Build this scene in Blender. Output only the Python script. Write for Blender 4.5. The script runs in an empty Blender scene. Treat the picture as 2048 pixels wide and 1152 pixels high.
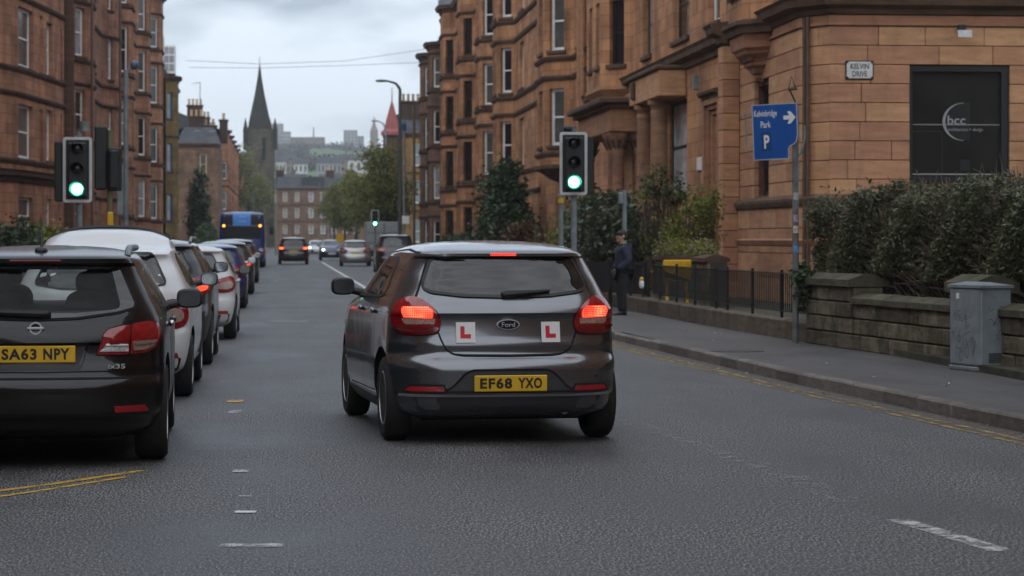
import bpy, math, random
import numpy as np
from mathutils import Vector, Matrix

R = math.radians
rng = random.Random(11)
nr = np.random.RandomState(11)
scene = bpy.context.scene
COL = scene.collection

# ------------------------------------------------------------------ camera
F = 4800.0            # focal length in photo pixels (2048 wide)
CX, HY = 1024.0, 478.0
HC = 1.55             # camera height
A = math.atan((1024 - 565) / F)      # the street runs this much to the left of the view axis
SA, CA = math.sin(A), math.cos(A)
cam_d = bpy.data.cameras.new('camera')
cam = bpy.data.objects.new('camera', cam_d)
COL.objects.link(cam)
cam.location = (0, 0, HC)
cam.rotation_euler = (R(90), 0, -A)
cam_d.sensor_width = 36
cam_d.lens = F / 2048 * 36
cam_d.shift_y = -(576 - HY) / 2048
cam_d.clip_end = 20000
cam_d.dof.use_dof = True
cam_d.dof.focus_distance = 18.2
cam_d.dof.aperture_fstop = 4.8
scene.camera = cam

# ------------------------------------------------------------------ light
SUN_EL, SUN_AZ = 52, 205
world = bpy.data.worlds.new('World')
scene.world = world
world.use_nodes = True
wt = world.node_tree
wt.nodes.clear()


def wn(t, **k):
    n = wt.nodes.new(t)
    for a, b in k.items():
        setattr(n, a, b)
    return n


w_out = wn('ShaderNodeOutputWorld')
w_bg = wn('ShaderNodeBackground')
w_bg.inputs['Strength'].default_value = 0.1
w_sky = wn('ShaderNodeTexSky', sky_type='NISHITA', sun_disc=False)
w_sky.sun_elevation = R(SUN_EL)
w_sky.sun_rotation = R(SUN_AZ)
w_tc = wn('ShaderNodeTexCoord')
w_map = wn('ShaderNodeMapping')
w_map.inputs['Scale'].default_value = (4.2, 4.2, 13.0)
w_map.inputs['Location'].default_value = (0.4, 1.3, 0.2)
w_nz = wn('ShaderNodeTexNoise')
w_nz.inputs['Scale'].default_value = 2.3
w_nz.inputs['Detail'].default_value = 7
w_nz.inputs['Roughness'].default_value = 0.52
w_ramp = wn('ShaderNodeValToRGB')
w_ramp.color_ramp.elements[0].position = 0.4
w_ramp.color_ramp.elements[0].color = (2.35, 2.75, 3.25, 1)
w_ramp.color_ramp.elements[1].position = 0.6
w_ramp.color_ramp.elements[1].color = (5.0, 5.5, 6.2, 1)
w_mix = wn('ShaderNodeMixRGB')
w_mix.inputs['Fac'].default_value = 0.88
L = wt.links.new
L(w_tc.outputs['Generated'], w_map.inputs['Vector'])
L(w_map.outputs['Vector'], w_nz.inputs['Vector'])
L(w_nz.outputs['Fac'], w_ramp.inputs['Fac'])
L(w_sky.outputs['Color'], w_mix.inputs['Color1'])
L(w_ramp.outputs['Color'], w_mix.inputs['Color2'])
L(w_mix.outputs['Color'], w_bg.inputs['Color'])
L(w_bg.outputs['Background'], w_out.inputs['Surface'])

sun_d = bpy.data.lights.new('sun', 'SUN')
sun_d.energy = 0.85
sun_d.angle = R(120)
sun_d.color = (1.0, 0.95, 0.9)
sun = bpy.data.objects.new('sun', sun_d)
COL.objects.link(sun)
sun.rotation_euler = (R(90 - SUN_EL), 0, R(180 - SUN_AZ))

vs = scene.view_settings
vs.view_transform = 'Standard'
vs.look = 'None'
vs.gamma = 1
vs.exposure = 1.02
vs.use_curve_mapping = False
scene.cycles.volume_bounces = 0
scene.cycles.max_bounces = 6
scene.cycles.transparent_max_bounces = 12


# ------------------------------------------------------------------ photo pixel -> place
def tanp(p):
    return math.tan(math.atan((p - CX) / F) + A)


def PX(p, x):
    """point on the road-parallel plane at x seen in photo column p"""
    return (x, x / tanp(p))


def dep(x, y):
    return x * SA + y * CA


def ZP(py, x, y):
    return HC + (HY - py) * dep(x, y) / F


def GP(px, py, z=0.0):
    """ground point (height z) seen at photo pixel"""
    d = (HC - z) * F / (py - HY)
    X = (px - CX) * d / F
    return (X * CA + d * SA, -X * SA + d * CA)


def DP(px, py, d):
    X = (px - CX) * d / F
    return Vector((X * CA + d * SA, -X * SA + d * CA, HC + (HY - py) * d / F))


# ------------------------------------------------------------------ materials
MATS = {}


def ntree(name):
    m = bpy.data.materials.new(name)
    m.use_nodes = True
    t = m.node_tree
    t.nodes.clear()
    o = t.nodes.new('ShaderNodeOutputMaterial')
    b = t.nodes.new('ShaderNodeBsdfPrincipled')
    t.links.new(b.outputs[0], o.inputs[0])
    MATS[name] = m
    return m, t, b, o


def nn(t, typ, ins=None, **k):
    n = t.nodes.new(typ)
    for a, v in k.items():
        setattr(n, a, v)
    for a, v in (ins or {}).items():
        if isinstance(v, bpy.types.NodeSocket):
            t.links.new(v, n.inputs[a])
        else:
            n.inputs[a].default_value = v
    return n


def c4(c):
    return (c[0], c[1], c[2], 1)


def mat(name, col, rough=0.6, metal=0.0, coat=0.0, var=0.18, scale=6.0, bump=0.0, bscale=40.0,
        emit=None, estr=0.0, spec=0.5, objrand=0.0, stretch=None):
    if name in MATS:
        return MATS[name]
    m, t, b, o = ntree(name)
    tc = nn(t, 'ShaderNodeTexCoord')
    vec = tc.outputs['Object']
    if stretch:
        mp = nn(t, 'ShaderNodeMapping', {'Vector': vec, 'Scale': stretch})
        vec = mp.outputs[0]
    nz = nn(t, 'ShaderNodeTexNoise', {'Vector': vec, 'Scale': scale, 'Detail': 5.0, 'Roughness': 0.6})
    rp = nn(t, 'ShaderNodeMapRange', {'Value': nz.outputs['Fac'], 'From Min': 0.3, 'From Max': 0.7,
                                      'To Min': 1 - var, 'To Max': 1 + var})
    val = rp.outputs[0]
    if objrand:
        oi = nn(t, 'ShaderNodeObjectInfo')
        r2 = nn(t, 'ShaderNodeMapRange', {'Value': oi.outputs['Random'], 'To Min': 1 - objrand, 'To Max': 1 + objrand})
        mu = nn(t, 'ShaderNodeMath', {0: val, 1: r2.outputs[0]}, operation='MULTIPLY')
        val = mu.outputs[0]
    mx = nn(t, 'ShaderNodeVectorMath', {0: (col[0], col[1], col[2]), 'Scale': val}, operation='SCALE')
    t.links.new(mx.outputs[0], b.inputs['Base Color'])
    b.inputs['Roughness'].default_value = rough
    b.inputs['Metallic'].default_value = metal
    b.inputs['Coat Weight'].default_value = coat
    b.inputs['Coat Roughness'].default_value = 0.06
    b.inputs['Specular IOR Level'].default_value = spec
    if bump:
        n2 = nn(t, 'ShaderNodeTexNoise', {'Vector': tc.outputs['Object'], 'Scale': bscale, 'Detail': 4.0})
        bp = nn(t, 'ShaderNodeBump', {'Height': n2.outputs['Fac'], 'Strength': bump, 'Distance': 0.02})
        t.links.new(bp.outputs[0], b.inputs['Normal'])
    if emit:
        b.inputs['Emission Color'].default_value = c4(emit)
        b.inputs['Emission Strength'].default_value = estr
    return m


def paint(name, col, metal=0.0, rough=0.35, coat=1.0):
    """car paint: clear coat with a fine film of rain drops and road dust"""
    if name in MATS:
        return MATS[name]
    m, t, b, o = ntree(name)
    tc = nn(t, 'ShaderNodeTexCoord')
    nz = nn(t, 'ShaderNodeTexNoise', {'Vector': tc.outputs['Object'], 'Scale': 3.0, 'Detail': 6.0, 'Roughness': 0.65})
    sp = nn(t, 'ShaderNodeSeparateXYZ', {0: tc.outputs['Object']})
    low = nn(t, 'ShaderNodeMapRange', {'Value': sp.outputs['Z'], 'From Min': 0.15, 'From Max': 0.65, 'To Min': 0.28, 'To Max': 0.0})
    d1 = nn(t, 'ShaderNodeMath', {0: low.outputs[0], 1: nz.outputs['Fac']}, operation='MULTIPLY')
    mx = nn(t, 'ShaderNodeMixRGB', {'Fac': d1.outputs[0], 'Color1': c4(col), 'Color2': (0.06, 0.052, 0.045, 1)})
    t.links.new(mx.outputs[0], b.inputs['Base Color'])
    vo = nn(t, 'ShaderNodeTexVoronoi', {'Vector': tc.outputs['Object'], 'Scale': 95.0, 'Randomness': 1.0})
    dr = nn(t, 'ShaderNodeMapRange', {'Value': vo.outputs['Distance'], 'From Min': 0.12, 'From Max': 0.3, 'To Min': 1.0, 'To Max': 0.0})
    n3 = nn(t, 'ShaderNodeTexNoise', {'Vector': tc.outputs['Object'], 'Scale': 2.0, 'Detail': 3.0})
    h = nn(t, 'ShaderNodeMath', {0: dr.outputs[0], 1: n3.outputs['Fac']}, operation='MULTIPLY')
    bp = nn(t, 'ShaderNodeBump', {'Height': h.outputs[0], 'Strength': 0.16, 'Distance': 0.004})
    t.links.new(bp.outputs[0], b.inputs['Coat Normal'])
    b.inputs['Metallic'].default_value = metal
    b.inputs['Roughness'].default_value = rough
    b.inputs['Coat Weight'].default_value = coat
    b.inputs['Specular IOR Level'].default_value = 0.15 if metal < .1 else 0.5
    rr = nn(t, 'ShaderNodeMapRange', {'Value': nz.outputs['Fac'], 'From Min': 0.35, 'From Max': 0.7, 'To Min': 0.03, 'To Max': 0.16})
    t.links.new(rr.outputs[0], b.inputs['Coat Roughness'])
    return m


def sandstone(name, c1, c2, mortar, bw=0.85, rh=0.36, grime=0.55, gcol=(0.025, 0.02, 0.017), ms=0.008, green=0.0):
    """ashlar on a facade too far off to pick the single blocks apart (UV in metres)"""
    if name in MATS:
        return MATS[name]
    m, t, b, o = ntree(name)
    uv = nn(t, 'ShaderNodeUVMap')
    br = nn(t, 'ShaderNodeTexBrick', {'Vector': uv.outputs[0], 'Color1': c4(c1), 'Color2': c4(c2), 'Mortar': c4(mortar),
                                      'Scale': 1.0, 'Mortar Size': ms, 'Mortar Smooth': 0.4, 'Bias': 0.0,
                                      'Brick Width': bw, 'Row Height': rh})
    tc = nn(t, 'ShaderNodeTexCoord')
    n1 = nn(t, 'ShaderNodeTexNoise', {'Vector': tc.outputs['Object'], 'Scale': 0.7, 'Detail': 8.0, 'Roughness': 0.65})
    mp = nn(t, 'ShaderNodeMapping', {'Vector': tc.outputs['Object'], 'Scale': (1.6, 1.6, 0.22)})
    n2 = nn(t, 'ShaderNodeTexNoise', {'Vector': mp.outputs[0], 'Scale': 1.0, 'Detail': 7.0, 'Roughness': 0.7})
    g = nn(t, 'ShaderNodeMapRange', {'Value': n2.outputs['Fac'], 'From Min': 0.46, 'From Max': 0.7, 'To Min': 0.0, 'To Max': grime})
    tone = nn(t, 'ShaderNodeMapRange', {'Value': n1.outputs['Fac'], 'From Min': 0.3, 'From Max': 0.7, 'To Min': 0.58, 'To Max': 1.42})
    sc = nn(t, 'ShaderNodeVectorMath', {0: br.outputs['Color'], 'Scale': tone.outputs[0]}, operation='SCALE')
    mx = nn(t, 'ShaderNodeMixRGB', {'Fac': g.outputs[0], 'Color1': sc.outputs[0], 'Color2': c4(gcol)})
    t.links.new(mx.outputs[0], b.inputs['Base Color'])
    b.inputs['Roughness'].default_value = 0.85
    b.inputs['Specular IOR Level'].default_value = 0.25
    inv = nn(t, 'ShaderNodeMath', {0: 1.0, 1: br.outputs['Fac']}, operation='SUBTRACT')
    n3 = nn(t, 'ShaderNodeTexNoise', {'Vector': tc.outputs['Object'], 'Scale': 14.0, 'Detail': 4.0})
    hh = nn(t, 'ShaderNodeMath', {0: n3.outputs['Fac'], 1: 0.35, 2: inv.outputs[0]}, operation='MULTIPLY_ADD')
    bp = nn(t, 'ShaderNodeBump', {'Height': hh.outputs[0], 'Strength': 0.5, 'Distance': 0.02})
    t.links.new(bp.outputs[0], b.inputs['Normal'])
    return m


def stone(name, col, var=0.3, objrand=0.22, grime=0.45, gcol=(0.03, 0.025, 0.02), scale=1.6, moss=0.0, rough=0.88, bump=0.35):
    """a single block: own tone per block, bedding streaks, soot and damp stains"""
    if name in MATS:
        return MATS[name]
    m, t, b, o = ntree(name)
    ge = nn(t, 'ShaderNodeNewGeometry')
    oi = nn(t, 'ShaderNodeObjectInfo')
    mp = nn(t, 'ShaderNodeMapping', {'Vector': ge.outputs['Position'], 'Scale': (1.0, 1.0, 4.5)})
    n1 = nn(t, 'ShaderNodeTexNoise', {'Vector': mp.outputs[0], 'Scale': scale, 'Detail': 8.0, 'Roughness': 0.65})
    tone = nn(t, 'ShaderNodeMapRange', {'Value': n1.outputs['Fac'], 'From Min': 0.3, 'From Max': 0.7, 'To Min': 1 - var, 'To Max': 1 + var})
    orr = nn(t, 'ShaderNodeMapRange', {'Value': oi.outputs['Random'], 'To Min': 1 - objrand, 'To Max': 1 + objrand})
    mu = nn(t, 'ShaderNodeMath', {0: tone.outputs[0], 1: orr.outputs[0]}, operation='MULTIPLY')
    hs = nn(t, 'ShaderNodeHueSaturation', {'Color': c4(col)})
    hr = nn(t, 'ShaderNodeMapRange', {'Value': oi.outputs['Random'], 'To Min': 0.492, 'To Max': 0.507})
    t.links.new(hr.outputs[0], hs.inputs['Hue'])
    sc = nn(t, 'ShaderNodeVectorMath', {0: hs.outputs[0], 'Scale': mu.outputs[0]}, operation='SCALE')
    mp2 = nn(t, 'ShaderNodeMapping', {'Vector': ge.outputs['Position'], 'Scale': (1.5, 1.5, 0.3)})
    n2 = nn(t, 'ShaderNodeTexNoise', {'Vector': mp2.outputs[0], 'Scale': 1.3, 'Detail': 8.0, 'Roughness': 0.7})
    g = nn(t, 'ShaderNodeMapRange', {'Value': n2.outputs['Fac'], 'From Min': 0.5, 'From Max': 0.75, 'To Min': 0.0, 'To Max': grime})
    mx = nn(t, 'ShaderNodeMixRGB', {'Fac': g.outputs[0], 'Color1': sc.outputs[0], 'Color2': c4(gcol)})
    last = mx.outputs[0]
    if moss:
        n4 = nn(t, 'ShaderNodeTexNoise', {'Vector': ge.outputs['Position'], 'Scale': 2.6, 'Detail': 9.0, 'Roughness': 0.75})
        mf = nn(t, 'ShaderNodeMapRange', {'Value': n4.outputs['Fac'], 'From Min': 0.48, 'From Max': 0.66, 'To Min': 0.0, 'To Max': moss})
        m2 = nn(t, 'ShaderNodeMixRGB', {'Fac': mf.outputs[0], 'Color1': last, 'Color2': (0.03, 0.042, 0.012, 1)})
        last = m2.outputs[0]
    t.links.new(last, b.inputs['Base Color'])
    b.inputs['Roughness'].default_value = rough
    b.inputs['Specular IOR Level'].default_value = 0.3
    n3 = nn(t, 'ShaderNodeTexNoise', {'Vector': ge.outputs['Position'], 'Scale': 22.0, 'Detail': 6.0, 'Roughness': 0.7})
    bp = nn(t, 'ShaderNodeBump', {'Height': n3.outputs['Fac'], 'Strength': bump, 'Distance': 0.02})
    t.links.new(bp.outputs[0], b.inputs['Normal'])
    return m


def asphalt(name, dark, light, scale=95.0, rough=0.55, contrast=(0.38, 0.66), bump=0.55, patch=0.25):
    if name in MATS:
        return MATS[name]
    m, t, b, o = ntree(name)
    ge = nn(t, 'ShaderNodeNewGeometry')
    P = ge.outputs['Position']
    mg = nn(t, 'ShaderNodeMapping', {'Vector': P, 'Scale': (1.0, 0.36, 1.0)})
    n1 = nn(t, 'ShaderNodeTexNoise', {'Vector': mg.outputs[0], 'Scale': scale, 'Detail': 3.0, 'Roughness': 0.7})
    rp = nn(t, 'ShaderNodeMapRange', {'Value': n1.outputs['Fac'], 'From Min': contrast[0], 'From Max': contrast[1]})
    mx = nn(t, 'ShaderNodeMixRGB', {'Fac': rp.outputs[0], 'Color1': c4(dark), 'Color2': c4(light)})
    mp = nn(t, 'ShaderNodeMapping', {'Vector': P, 'Scale': (1.0, 0.16, 1.0)})
    n2 = nn(t, 'ShaderNodeTexNoise', {'Vector': mp.outputs[0], 'Scale': 1.1, 'Detail': 6.0, 'Roughness': 0.6})
    n5 = nn(t, 'ShaderNodeTexNoise', {'Vector': P, 'Scale': 0.45, 'Detail': 5.0, 'Roughness': 0.6})
    ad = nn(t, 'ShaderNodeMath', {0: n2.outputs['Fac'], 1: n5.outputs['Fac']}, operation='ADD')
    tone = nn(t, 'ShaderNodeMapRange', {'Value': ad.outputs[0], 'From Min': 0.75, 'From Max': 1.25, 'To Min': 1 - patch, 'To Max': 1 + patch})
    sc = nn(t, 'ShaderNodeVectorMath', {0: mx.outputs[0], 'Scale': tone.outputs[0]}, operation='SCALE')
    t.links.new(sc.outputs[0], b.inputs['Base Color'])
    rr = nn(t, 'ShaderNodeMapRange', {'Value': ad.outputs[0], 'From Min': 0.75, 'From Max': 1.25, 'To Min': rough - 0.12, 'To Max': rough + 0.15})
    t.links.new(rr.outputs[0], b.inputs['Roughness'])
    bp = nn(t, 'ShaderNodeBump', {'Height': n1.outputs['Fac'], 'Strength': bump, 'Distance': 0.012})
    t.links.new(bp.outputs[0], b.inputs['Normal'])
    return m


def worn(name, col, lo=0.42, hi=0.6, scale=14.0):
    """road paint that has flaked away in places"""
    m, t, b, o = ntree(name)
    ge = nn(t, 'ShaderNodeNewGeometry')
    n1 = nn(t, 'ShaderNodeTexNoise', {'Vector': ge.outputs['Position'], 'Scale': scale, 'Detail': 8.0, 'Roughness': 0.75})
    n2 = nn(t, 'ShaderNodeTexNoise', {'Vector': ge.outputs['Position'], 'Scale': 90.0, 'Detail': 3.0})
    ad = nn(t, 'ShaderNodeMath', {0: n2.outputs['Fac'], 1: 0.35, 2: n1.outputs['Fac']}, operation='MULTIPLY_ADD')
    rp = nn(t, 'ShaderNodeMapRange', {'Value': ad.outputs[0], 'From Min': lo + 0.17, 'From Max': hi + 0.17})
    b.inputs['Base Color'].default_value = c4(col)
    b.inputs['Roughness'].default_value = 0.6
    tr = nn(t, 'ShaderNodeBsdfTransparent')
    ms = nn(t, 'ShaderNodeMixShader', {0: rp.outputs[0], 1: tr.outputs[0], 2: b.outputs[0]})
    t.links.new(ms.outputs[0], o.inputs[0])
    return m


def leafmat(name, c1, c2, rough=0.45, trans=0.25):
    if name in MATS:
        return MATS[name]
    m, t, b, o = ntree(name)
    ge = nn(t, 'ShaderNodeNewGeometry')
    n1 = nn(t, 'ShaderNodeTexNoise', {'Vector': ge.outputs['Position'], 'Scale': 1.3, 'Detail': 4.0})
    ad = nn(t, 'ShaderNodeMath', {0: ge.outputs['Random Per Island'], 1: n1.outputs['Fac']}, operation='ADD')
    rp = nn(t, 'ShaderNodeMapRange', {'Value': ad.outputs[0], 'From Min': 0.45, 'From Max': 1.5})
    mx = nn(t, 'ShaderNodeMixRGB', {'Fac': rp.outputs[0], 'Color1': c4(c1), 'Color2': c4(c2)})
    t.links.new(mx.outputs[0], b.inputs['Base Color'])
    b.inputs['Roughness'].default_value = rough
    b.inputs['Specular IOR Level'].default_value = 0.4
    td = nn(t, 'ShaderNodeBsdfTranslucent', {'Color': mx.outputs[0]})
    ms = nn(t, 'ShaderNodeMixShader', {0: trans, 1: b.outputs[0], 2: td.outputs[0]})
    t.links.new(ms.outputs[0], o.inputs[0])
    return m


def glassmat(name, tint, alpha, rough=0.04):
    """thin see-through glazing: tinted transmission plus a real mirror reflection"""
    m, t, b, o = ntree(name)
    tr = nn(t, 'ShaderNodeBsdfTransparent', {'Color': c4(tint)})
    b.inputs['Base Color'].default_value = (0.01, 0.012, 0.013, 1)
    b.inputs['Roughness'].default_value = rough
    b.inputs['Specular IOR Level'].default_value = 0.6
    ms = nn(t, 'ShaderNodeMixShader', {0: alpha, 1: tr.outputs[0], 2: b.outputs[0]})
    t.links.new(ms.outputs[0], o.inputs[0])
    return m


# ------------------------------------------------------------------ mesh helpers
class MB:
    def __init__(s):
        s.v = []; s.f = []; s.uv = []; s.mi = []

    def add(s, vs_, fs, uvs=None, mi=0):
        o = len(s.v)
        s.v.extend([tuple(p) for p in vs_])
        for i, f in enumerate(fs):
            s.f.append([k + o for k in f])
            s.uv.append(uvs[i] if uvs else None)
            s.mi.append(mi)
        return s

    def box(s, x0, x1, y0, y1, z0, z1, mi=0):
        return s.add([(x0, y0, z0), (x1, y0, z0), (x1, y1, z0), (x0, y1, z0), (x0, y0, z1), (x1, y0, z1), (x1, y1, z1), (x0, y1, z1)],
                     [(0, 3, 2, 1), (4, 5, 6, 7), (0, 1, 5, 4), (1, 2, 6, 5), (2, 3, 7, 6), (3, 0, 4, 7)], None, mi)

    def cbox(s, x0, x1, y0, y1, z0, z1, c=0.01, mi=0):
        """box with chamfered edges"""
        c = min(c, (x1 - x0) * .45, (y1 - y0) * .45, (z1 - z0) * .45)
        vs_ = []; idx = {}
        for ix, X in enumerate((x0, x1)):
            for iy, Y in enumerate((y0, y1)):
                for iz, Z in enumerate((z0, z1)):
                    sx, sy, sz = (1, -1)[ix], (1, -1)[iy], (1, -1)[iz]
                    for ax in range(3):
                        p = [X + sx * c, Y + sy * c, Z + sz * c]
                        p[ax] = (X, Y, Z)[ax]
                        idx[ix, iy, iz, ax] = len(vs_)
                        vs_.append(tuple(p))
        fs = []
        for ax in range(3):
            for e in (0, 1):
                q = []
                for (a, b) in ((0, 0), (1, 0), (1, 1), (0, 1)):
                    k = [0, 0, 0]; k[ax] = e; k[(ax + 1) % 3] = a; k[(ax + 2) % 3] = b
                    q.append(idx[k[0], k[1], k[2], ax])
                fs.append(q if e else q[::-1])
        for ax in range(3):
            o1, o2 = (ax + 1) % 3, (ax + 2) % 3
            for a in (0, 1):
                for b in (0, 1):
                    k0 = [0, 0, 0]; k0[o1] = a; k0[o2] = b
                    k1 = list(k0); k1[ax] = 1
                    q = [idx[(*k0, o1)], idx[(*k1, o1)], idx[(*k1, o2)], idx[(*k0, o2)]]
                    fs.append(q if (a == b) is False else q[::-1])
        for ix in (0, 1):
            for iy in (0, 1):
                for iz in (0, 1):
                    q = [idx[ix, iy, iz, 0], idx[ix, iy, iz, 1], idx[ix, iy, iz, 2]]
                    fs.append(q if (ix + iy + iz) % 2 else q[::-1])
        return s.add(vs_, fs, None, mi)

    def tube(s, pts, r, n=8, cap=True, mi=0):
        pts = [Vector(p) for p in pts]
        rs = r if isinstance(r, (list, tuple)) else [r] * len(pts)
        rings = []
        up = None
        for i, p in enumerate(pts):
            d = (pts[min(i + 1, len(pts) - 1)] - pts[max(i - 1, 0)]).normalized()
            if up is None:
                up = Vector((0, 0, 1)) if abs(d.z) < .9 else Vector((1, 0, 0))
            a = d.cross(up).normalized()
            b = a.cross(d).normalized()
            up = b
            rings.append([p + (a * math.cos(2 * math.pi * k / n) + b * math.sin(2 * math.pi * k / n)) * rs[i] for k in range(n)])
        return s.loft(rings, cap, mi)

    def loft(s, rings, cap=True, mi=0, closed=True):
        n = len(rings[0])
        vs_ = [p for r_ in rings for p in r_]
        fs = []
        m = n if closed else n - 1
        for i in range(len(rings) - 1):
            for k in range(m):
                k2 = (k + 1) % n
                fs.append((i * n + k, i * n + k2, (i + 1) * n + k2, (i + 1) * n + k))
        if cap:
            fs.append(tuple(range(n))[::-1])
            fs.append(tuple(range((len(rings) - 1) * n, len(rings) * n)))
        return s.add(vs_, fs, None, mi)

    def lathe(s, prof, n=16, c=(0, 0, 0), axis='z', mi=0):
        rings = []
        for (r_, h) in prof:
            ring = []
            for k in range(n):
                a = 2 * math.pi * k / n
                if axis == 'z':
                    ring.append((c[0] + r_ * math.cos(a), c[1] + r_ * math.sin(a), c[2] + h))
                elif axis == 'x':
                    ring.append((c[0] + h, c[1] + r_ * math.cos(a), c[2] + r_ * math.sin(a)))
                else:
                    ring.append((c[0] + r_ * math.sin(a), c[1] + h, c[2] + r_ * math.cos(a)))
            rings.append(ring)
        return s.loft(rings, True, mi)

    def prism(s, poly, z0, z1, mi=0):
        n = len(poly)
        return s.add([(p[0], p[1], z0) for p in poly] + [(p[0], p[1], z1) for p in poly],
                     [tuple(range(n))[::-1], tuple(range(n, 2 * n))] + [(k, (k + 1) % n, n + (k + 1) % n, n + k) for k in range(n)], None, mi)

    def prism_y(s, poly, y0, y1, mi=0):
        """polygon in x,z (counter-clockwise seen from -y) extruded along y"""
        n = len(poly)
        return s.add([(p[0], y0, p[1]) for p in poly] + [(p[0], y1, p[1]) for p in poly],
                     [tuple(range(n)), tuple(range(n, 2 * n))[::-1]] + [(k, n + k, n + (k + 1) % n, (k + 1) % n) for k in range(n)], None, mi)

    def xf(s, M):
        s.v = [tuple(M @ Vector(p)) for p in s.v]
        return s

    def mesh(s, name, mats, smooth=False, angle=40):
        me = bpy.data.meshes.new(name)
        me.from_pydata(s.v, [], s.f)
        if any(u is not None for u in s.uv):
            ul = me.uv_layers.new(name='UVMap')
            dat = np.zeros((len(me.loops), 2), dtype=np.float32)
            i = 0
            for f, u in zip(s.f, s.uv):
                if u is not None:
                    for k in range(len(f)):
                        dat[i + k] = u[k]
                i += len(f)
            ul.data.foreach_set('uv', dat.ravel())
        if not isinstance(mats, (list, tuple)):
            mats = [mats]
        for m in mats:
            me.materials.append(m)
        if len(mats) > 1:
            me.polygons.foreach_set('material_index', s.mi)
        if smooth:
            me.polygons.foreach_set('use_smooth', [True] * len(me.polygons))
            me.set_sharp_from_angle(angle=R(angle))
        me.update()
        return me

    def build(s, name, mats, parent=None, smooth=False, loc=None, rot=None, angle=40):
        return link(name, s.mesh(name, mats, smooth, angle), parent, loc, rot)


def link(name, me, parent=None, loc=None, rot=None, scale=None):
    o = bpy.data.objects.new(name, me)
    COL.objects.link(o)
    if parent:
        o.parent = parent
    if loc is not None:
        o.location = loc
    if rot is not None:
        o.rotation_euler = rot
    if scale is not None:
        o.scale = scale
    return o


def tag(o, label, cat, group=None):
    o['label'] = label
    o['category'] = cat
    if group:
        o['group'] = group
    return o


def thing(name, label, cat, loc=(0, 0, 0), rz=0.0, group=None):
    o = link(name, None, None, loc, (0, 0, rz))
    o.empty_display_size = 0.2
    return tag(o, label, cat, group)


def struct(o):
    o['kind'] = 'structure'
    return o


def copy_tree(o, parent=None):
    c = o.copy()
    COL.objects.link(c)
    c.parent = parent
    for ch in o.children:
        copy_tree(ch, c)
    return c


def np_mesh(name, verts, quads, m):
    """fast mesh from arrays"""
    me = bpy.data.meshes.new(name)
    nv, nf = len(verts), len(quads)
    k = quads.shape[1]
    me.vertices.add(nv)
    me.vertices.foreach_set('co', verts.astype(np.float32).ravel())
    me.loops.add(nf * k)
    me.loops.foreach_set('vertex_index', quads.astype(np.int32).ravel())
    me.polygons.add(nf)
    me.polygons.foreach_set('loop_start', np.arange(0, nf * k, k, dtype=np.int32))
    me.materials.append(m)
    me.update(calc_edges=True)
    me.validate()
    return me


FONT_CACHE = {}


def text_part(name, body, m, parent, loc, w, h=None, rot=(R(90), 0, 0), bold=0.0, depth=0.002, spacing=1.0):
    """a word as flat raised lettering, centred on loc, fitted to width w (and height h)"""
    key = (body, bold, spacing)
    if key not in FONT_CACHE:
        cu = bpy.data.curves.new('lettering', 'FONT')
        cu.body = body
        cu.align_x = 'CENTER'
        cu.offset = bold
        cu.space_character = spacing
        cu.extrude = 0.01
        cu.resolution_u = 3
        ob = bpy.data.objects.new('lettering_tmp', cu)
        COL.objects.link(ob)
        dg = bpy.context.evaluated_depsgraph_get()
        me = bpy.data.meshes.new_from_object(ob.evaluated_get(dg))
        bpy.data.objects.remove(ob)
        co = np.zeros(len(me.vertices) * 3)
        me.vertices.foreach_get('co', co)
        co = co.reshape(-1, 3)
        mn, mxx = co.min(0), co.max(0)
        co = (co - (mn + mxx) / 2) / np.maximum(mxx - mn, 1e-6)
        me.vertices.foreach_set('co', co.ravel())
        me.update()
        FONT_CACHE[key] = (me, (mxx[0] - mn[0]) / (mxx[1] - mn[1]))
    me0, asp = FONT_CACHE[key]
    me = me0.copy()
    me.materials.clear()
    me.materials.append(m)
    h = h or w / asp
    return link(name, me, parent, loc, rot, (w, h, depth))


def superell(c, r, e=0.6, n=20, m=12):
    """rounded box / ellipsoid rings for loft"""
    def sp(v, p):
        return math.copysign(abs(v) ** p, v)
    rings = []
    for i in range(m + 1):
        t = -math.pi / 2 + math.pi * i / m
        ct, st = sp(math.cos(t), e), sp(math.sin(t), e)
        rings.append([(c[0] + r[0] * ct * sp(math.cos(2 * math.pi * k / n), e),
                       c[1] + r[1] * ct * sp(math.sin(2 * math.pi * k / n), e), c[2] + r[2] * st) for k in range(n)])
    return rings


# ------------------------------------------------------------------ palette
m_black = mat('black_paint', (0.012, 0.012, 0.013), 0.5)
m_blackp = mat('black_plastic', (0.016, 0.016, 0.018), 0.55, var=0.3, scale=20)
m_rubber = mat('tyre_rubber', (0.014, 0.014, 0.014), 0.85, bump=0.3, bscale=60)
m_dark = mat('dark_void', (0.004, 0.004, 0.005), 0.9)
m_alloy = mat('alloy_rim', (0.36, 0.36, 0.37), 0.32, metal=0.8)
m_chrome = mat('chrome', (0.7, 0.7, 0.72), 0.12, metal=1.0, var=0.05)
m_white = mat('white_paint', (0.72, 0.72, 0.72), 0.45, var=0.06)
m_wframe = mat('white_window_frame', (0.8, 0.8, 0.78), 0.5, var=0.12)
m_galv = mat('galvanised_steel', (0.2, 0.23, 0.24), 0.5, metal=0.3, var=0.3, scale=3)
m_yellow = mat('plate_yellow', (0.68, 0.41, 0.015), 0.4, var=0.08)
m_platew = mat('plate_white', (0.75, 0.75, 0.75), 0.4, var=0.05)
m_red = mat('sign_red', (0.55, 0.01, 0.03), 0.45, var=0.05)
m_slate = sandstone('roof_slate', (0.05, 0.054, 0.062), (0.085, 0.09, 0.1), (0.02, 0.02, 0.024), 0.3, 0.22, 0.4, ms=0.012)
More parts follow.
